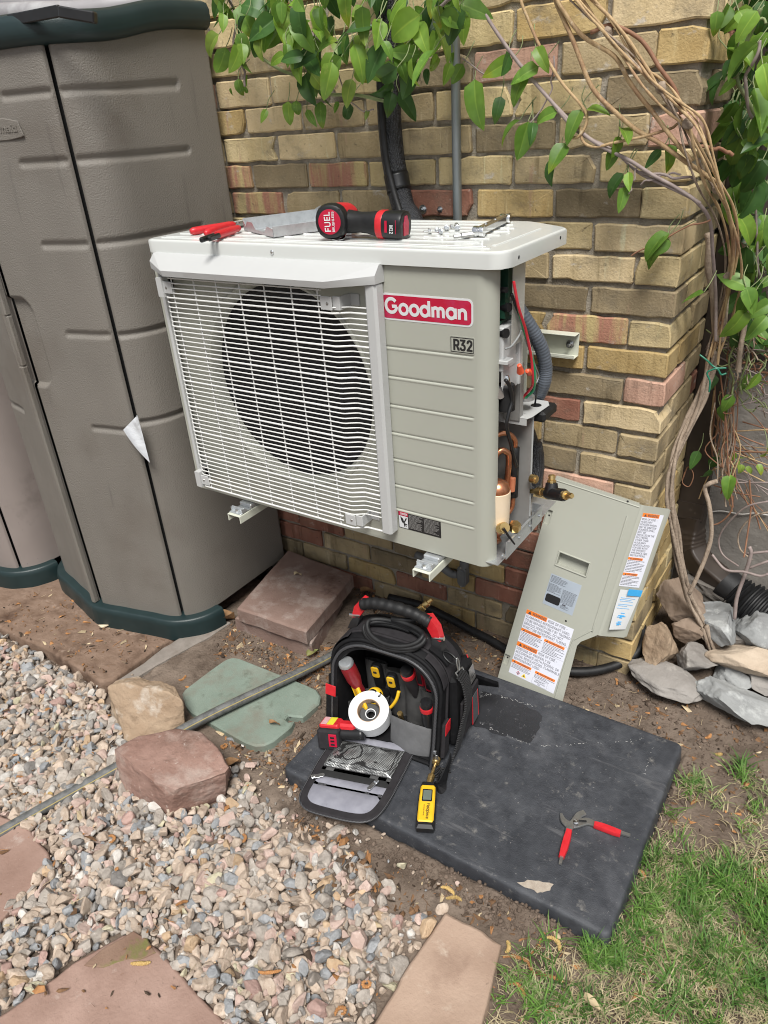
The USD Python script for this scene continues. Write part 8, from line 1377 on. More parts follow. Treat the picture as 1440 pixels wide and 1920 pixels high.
put_leaves(recess, [(0.093,0.000,1.703,0.085,-1.20,1), (0.056,0.050,1.726,0.077,-0.50,1), (0.091,0.060,1.624,0.101,0.30,1), (0.051,0.100,1.601,0.070,-0.40,1), (0.076,0.080,1.600,0.092,-0.20,1), (0.035,0.060,1.653,0.073,-1.20,2), (0.043,0.120,1.560,0.079,-0.90,1), (0.081,0.100,1.548,0.094,0.00,1), (0.106,0.020,1.666,0.076,0.40,0), (0.024,0.040,1.644,0.052,-0.30,2), (0.045,0.020,1.680,0.044,-0.20,2), (0.046,0.020,1.762,0.056,0.60,0), (0.025,0.030,1.774,0.054,-0.10,1), (0.084,0.000,1.757,0.063,-0.50,0), (0.121,0.120,1.482,0.091,-0.20,2), (0.115,0.140,1.436,0.093,0.20,2), (0.119,0.060,1.578,0.075,-0.20,1), (0.009,0.000,1.765,0.047,-0.40,1), (0.066,0.150,1.514,0.073,-0.40,2), (0.053,0.160,1.481,0.075,-0.60,2), (0.174,0.300,0.666,0.037,0.60,3), (0.191,0.300,0.695,0.040,-0.30,3), (0.186,0.300,0.660,0.034,1.20,3), (0.155,0.300,0.697,0.034,-0.60,0), (0.215,0.300,0.674,0.037,0.90,3), (0.231,0.300,0.728,0.045,0.10,3), (0.165,0.300,0.678,0.028,0.10,3), (0.109,0.280,0.687,0.069,0.00,2), (0.053,0.300,0.686,0.064,-0.20,2), (0.094,0.280,0.641,0.057,-0.30,2), (0.157,0.250,0.650,0.080,0.50,1), (0.063,0.300,0.926,0.069,-0.20,2), (0.151,0.250,0.952,0.066,0.30,1), (0.127,0.250,0.888,0.059,-0.50,1), (0.094,0.280,0.842,0.052,0.80,1), (0.188,0.200,0.972,0.056,-0.30,0), (0.138,0.226,1.099,0.093,0.16,2), (0.088,0.115,1.369,0.091,0.73,0), (0.120,0.416,1.096,0.080,0.13,2), (0.115,0.209,1.168,0.093,-0.33,2), (-0.027,0.302,1.829,0.073,-0.14,2), (0.042,0.350,1.721,0.059,-1.02,2), (0.009,0.381,1.634,0.087,-0.02,2), (0.029,0.220,1.604,0.063,-0.03,2), (-0.029,0.332,1.779,0.070,-0.37,2), (0.103,0.289,1.386,0.049,0.23,2), (0.146,0.160,1.220,0.092,0.41,2), (0.073,0.231,1.382,0.059,-0.23,1), (0.076,0.270,1.564,0.049,0.25,2), (0.084,0.261,1.371,0.053,1.08,2), (0.164,0.409,1.090,0.073,0.51,2), (0.102,0.211,1.432,0.082,-0.30,2), (0.109,0.323,1.553,0.077,-0.02,2), (0.091,0.126,1.554,0.077,0.75,0), (0.028,0.280,1.613,0.084,-0.89,2), (0.105,0.094,1.494,0.069,-0.86,2), (0.076,0.208,1.474,0.085,-0.03,2), (0.054,0.175,1.863,0.067,-0.54,2), (0.012,0.353,1.539,0.054,0.50,1), (0.084,0.202,1.311,0.057,1.28,2), (0.100,0.243,1.546,0.047,0.14,2), (0.118,0.409,1.244,0.072,0.84,2), (-0.047,0.389,1.705,0.073,-0.21,2), (0.107,0.102,1.502,0.054,-0.33,1), (0.070,0.230,1.483,0.077,1.26,2), (0.098,0.292,1.293,0.096,0.25,1), (0.116,0.414,1.057,0.084,0.20,2), (0.001,0.277,1.566,0.083,1.36,1), (0.106,0.238,1.224,0.050,-0.19,2), (0.054,0.383,1.571,0.058,-0.63,2), (-0.035,0.304,1.733,0.092,0.21,2), (-0.045,0.403,1.808,0.092,-0.28,2), (0.025,0.206,1.597,0.083,0.17,2), (0.001,0.410,1.664,0.097,-0.46,2), (-0.018,0.319,1.740,0.072,-0.39,2), (0.114,0.350,1.073,0.060,0.23,2), (-0.025,0.273,1.701,0.081,1.21,1), (0.138,0.182,1.204,0.069,0.14,2), (0.076,0.356,1.594,0.072,0.21,1), (0.181,0.175,1.330,0.082,0.03,1), (0.157,0.205,1.221,0.071,1.23,2), (0.076,0.414,1.486,0.078,-0.39,2), (-0.001,0.216,1.854,0.083,-0.47,2), (0.099,0.121,1.629,0.067,0.07,1), (0.085,0.301,1.780,0.084,0.33,2), (0.072,0.375,1.256,0.080,0.25,2), (0.194,0.121,1.173,0.069,-0.62,1), (0.146,0.080,1.161,0.093,-0.08,0), (0.041,0.404,1.558,0.077,-1.29,1), (0.069,0.266,1.811,0.057,1.38,2), (0.023,0.306,1.516,0.089,-2.21,2), (0.088,0.356,1.682,0.080,-0.08,1), (0.097,0.411,1.333,0.076,0.67,1), (0.082,0.347,1.233,0.053,0.54,2), (0.095,0.344,1.338,0.080,-0.47,2), (0.060,0.206,1.789,0.071,-0.17,2), (0.043,0.079,1.788,0.047,-1.25,2), (0.036,0.285,1.679,0.052,0.04,2), (0.051,0.221,1.565,0.086,0.26,1), (0.005,0.371,1.565,0.063,0.09,2), (0.144,0.307,1.435,0.063,1.15,2), (0.138,0.075,1.214,0.071,0.52,1), (0.084,0.269,1.263,0.080,1.17,2), (-0.031,0.377,1.715,0.059,0.08,2), (0.021,0.138,1.757,0.073,0.31,1), (0.086,0.210,1.786,0.084,1.79,2), (0.049,0.069,1.643,0.044,-0.49,0), (0.042,0.272,1.850,0.061,1.41,1), (0.134,0.160,1.247,0.062,0.25,1), (0.217,0.197,1.038,0.084,0.84,1), (0.151,0.254,1.077,0.077,0.40,1), (0.007,0.415,1.589,0.079,0.92,2), (0.010,0.243,1.598,0.066,-0.48,2), (0.070,0.099,1.566,0.068,-0.65,2), (-0.009,0.390,1.891,0.087,0.82,2), (0.083,0.278,1.746,0.074,0.81,1), (0.054,0.065,1.679,0.040,-0.45,2), (0.117,0.126,1.617,0.071,0.43,1), (0.029,0.234,1.518,0.048,-0.41,1), (-0.011,0.184,1.849,0.051,-0.82,0), (0.075,0.178,1.624,0.061,0.08,2), (0.027,0.346,1.860,0.085,0.99,2), (0.063,0.165,1.725,0.040,-0.57,0), (0.025,0.063,1.701,0.082,1.31,0), (0.009,0.144,1.756,0.040,-0.62,1), (-0.037,0.372,1.806,0.072,0.29,2), (-0.001,0.412,1.740,0.048,-0.05,2), (0.061,0.373,1.221,0.087,0.04,2), (0.137,0.411,1.049,0.068,0.68,2), (-0.003,0.371,1.728,0.054,0.43,2), (0.033,0.337,1.670,0.061,0.23,2), (0.106,0.177,1.260,0.081,-0.70,2), (0.023,0.369,1.406,0.098,-0.23,1), (-0.043,0.254,1.883,0.085,1.15,1), (-0.017,0.243,1.883,0.066,0.63,2), (0.137,0.221,1.321,0.073,0.50,2), (0.093,0.107,1.776,0.050,0.90,2), (0.063,0.321,1.524,0.055,0.21,2), (0.021,0.305,1.755,0.073,0.01,1), (0.098,0.414,1.390,0.047,0.19,2), (0.054,0.346,1.468,0.081,0.31,2), (0.055,0.390,1.560,0.061,-0.09,1), (0.183,0.180,1.220,0.057,-0.81,1), (0.171,0.117,1.375,0.083,-0.05,1), (0.080,0.323,1.291,0.086,-0.68,2), (0.055,0.217,1.591,0.075,-0.12,2), (0.026,0.310,1.724,0.047,0.04,2), (-0.020,0.280,1.827,0.045,-0.67,1), (-0.029,0.324,1.803,0.065,-1.07,2), (0.021,0.258,1.827,0.060,0.60,2), (0.005,0.353,1.594,0.095,-0.57,2), (0.016,0.218,1.879,0.075,-0.35,2), (0.011,0.256,1.786,0.089,0.98,2), (0.040,0.271,1.826,0.068,-0.53,2), (0.046,0.338,1.419,0.055,-0.40,1), (0.069,0.239,1.784,0.065,-0.09,2), (0.090,0.098,1.683,0.083,0.25,0), (0.163,0.415,1.012,0.084,1.25,2), (0.065,0.311,1.669,0.046,-0.41,2), (0.028,0.333,1.704,0.067,-0.33,2), (0.030,0.381,1.446,0.071,0.18,2), (0.146,0.078,1.211,0.086,-1.96,1), (0.100,0.156,1.693,0.069,0.23,1), (-0.004,0.392,1.616,0.049,0.69,2), (0.015,0.171,1.853,0.075,-0.59,1), (0.182,0.390,1.108,0.060,-0.87,2), (0.117,0.368,1.031,0.101,0.99,2), (0.048,0.244,1.499,0.062,-0.52,1), (0.148,0.219,1.241,0.069,-0.59,1), (-0.010,0.321,1.673,0.053,-0.62,2), (0.160,0.229,1.273,0.087,0.70,1), (-0.010,0.107,1.857,0.059,-0.80,0), (0.110,0.321,1.421,0.074,-0.84,2), (0.054,0.328,1.867,0.072,-0.96,1), (0.142,0.083,1.528,0.079,-1.21,2), (0.141,0.194,1.327,0.061,-0.27,0), (0.096,0.328,1.424,0.090,0.05,2), (0.101,0.186,1.343,0.051,-0.11,1), (0.003,0.389,1.757,0.076,-1.51,2), (0.158,0.258,1.049,0.104,1.51,2), (0.060,0.078,1.769,0.064,-1.11,0), (0.092,0.281,1.420,0.045,0.94,2), (0.157,0.147,1.389,0.060,-0.01,1), (0.072,0.310,1.703,0.051,0.00,1), (0.021,0.386,1.872,0.052,-0.29,1), (-0.049,0.407,1.703,0.057,0.53,1), (0.065,0.152,1.542,0.053,-0.71,1), (0.157,0.083,1.199,0.072,-0.49,1), (0.081,0.074,1.527,0.053,0.63,1), (0.183,0.168,1.128,0.078,-0.50,1), (0.018,0.212,1.811,0.046,-0.99,1), (0.136,0.333,1.141,0.082,1.35,2), (0.039,0.311,1.779,0.083,0.38,2), (0.040,0.244,1.466,0.096,-0.91,2), (0.040,0.267,1.494,0.071,0.22,1), (-0.031,0.243,1.835,0.086,0.70,2), (0.114,0.145,1.293,0.094,-0.59,2), (0.098,0.098,1.723,0.082,-0.84,1), (0.049,0.399,1.646,0.058,0.48,1), (0.187,0.326,1.131,0.067,0.89,1), (0.076,0.327,1.454,0.062,0.18,1)], g)
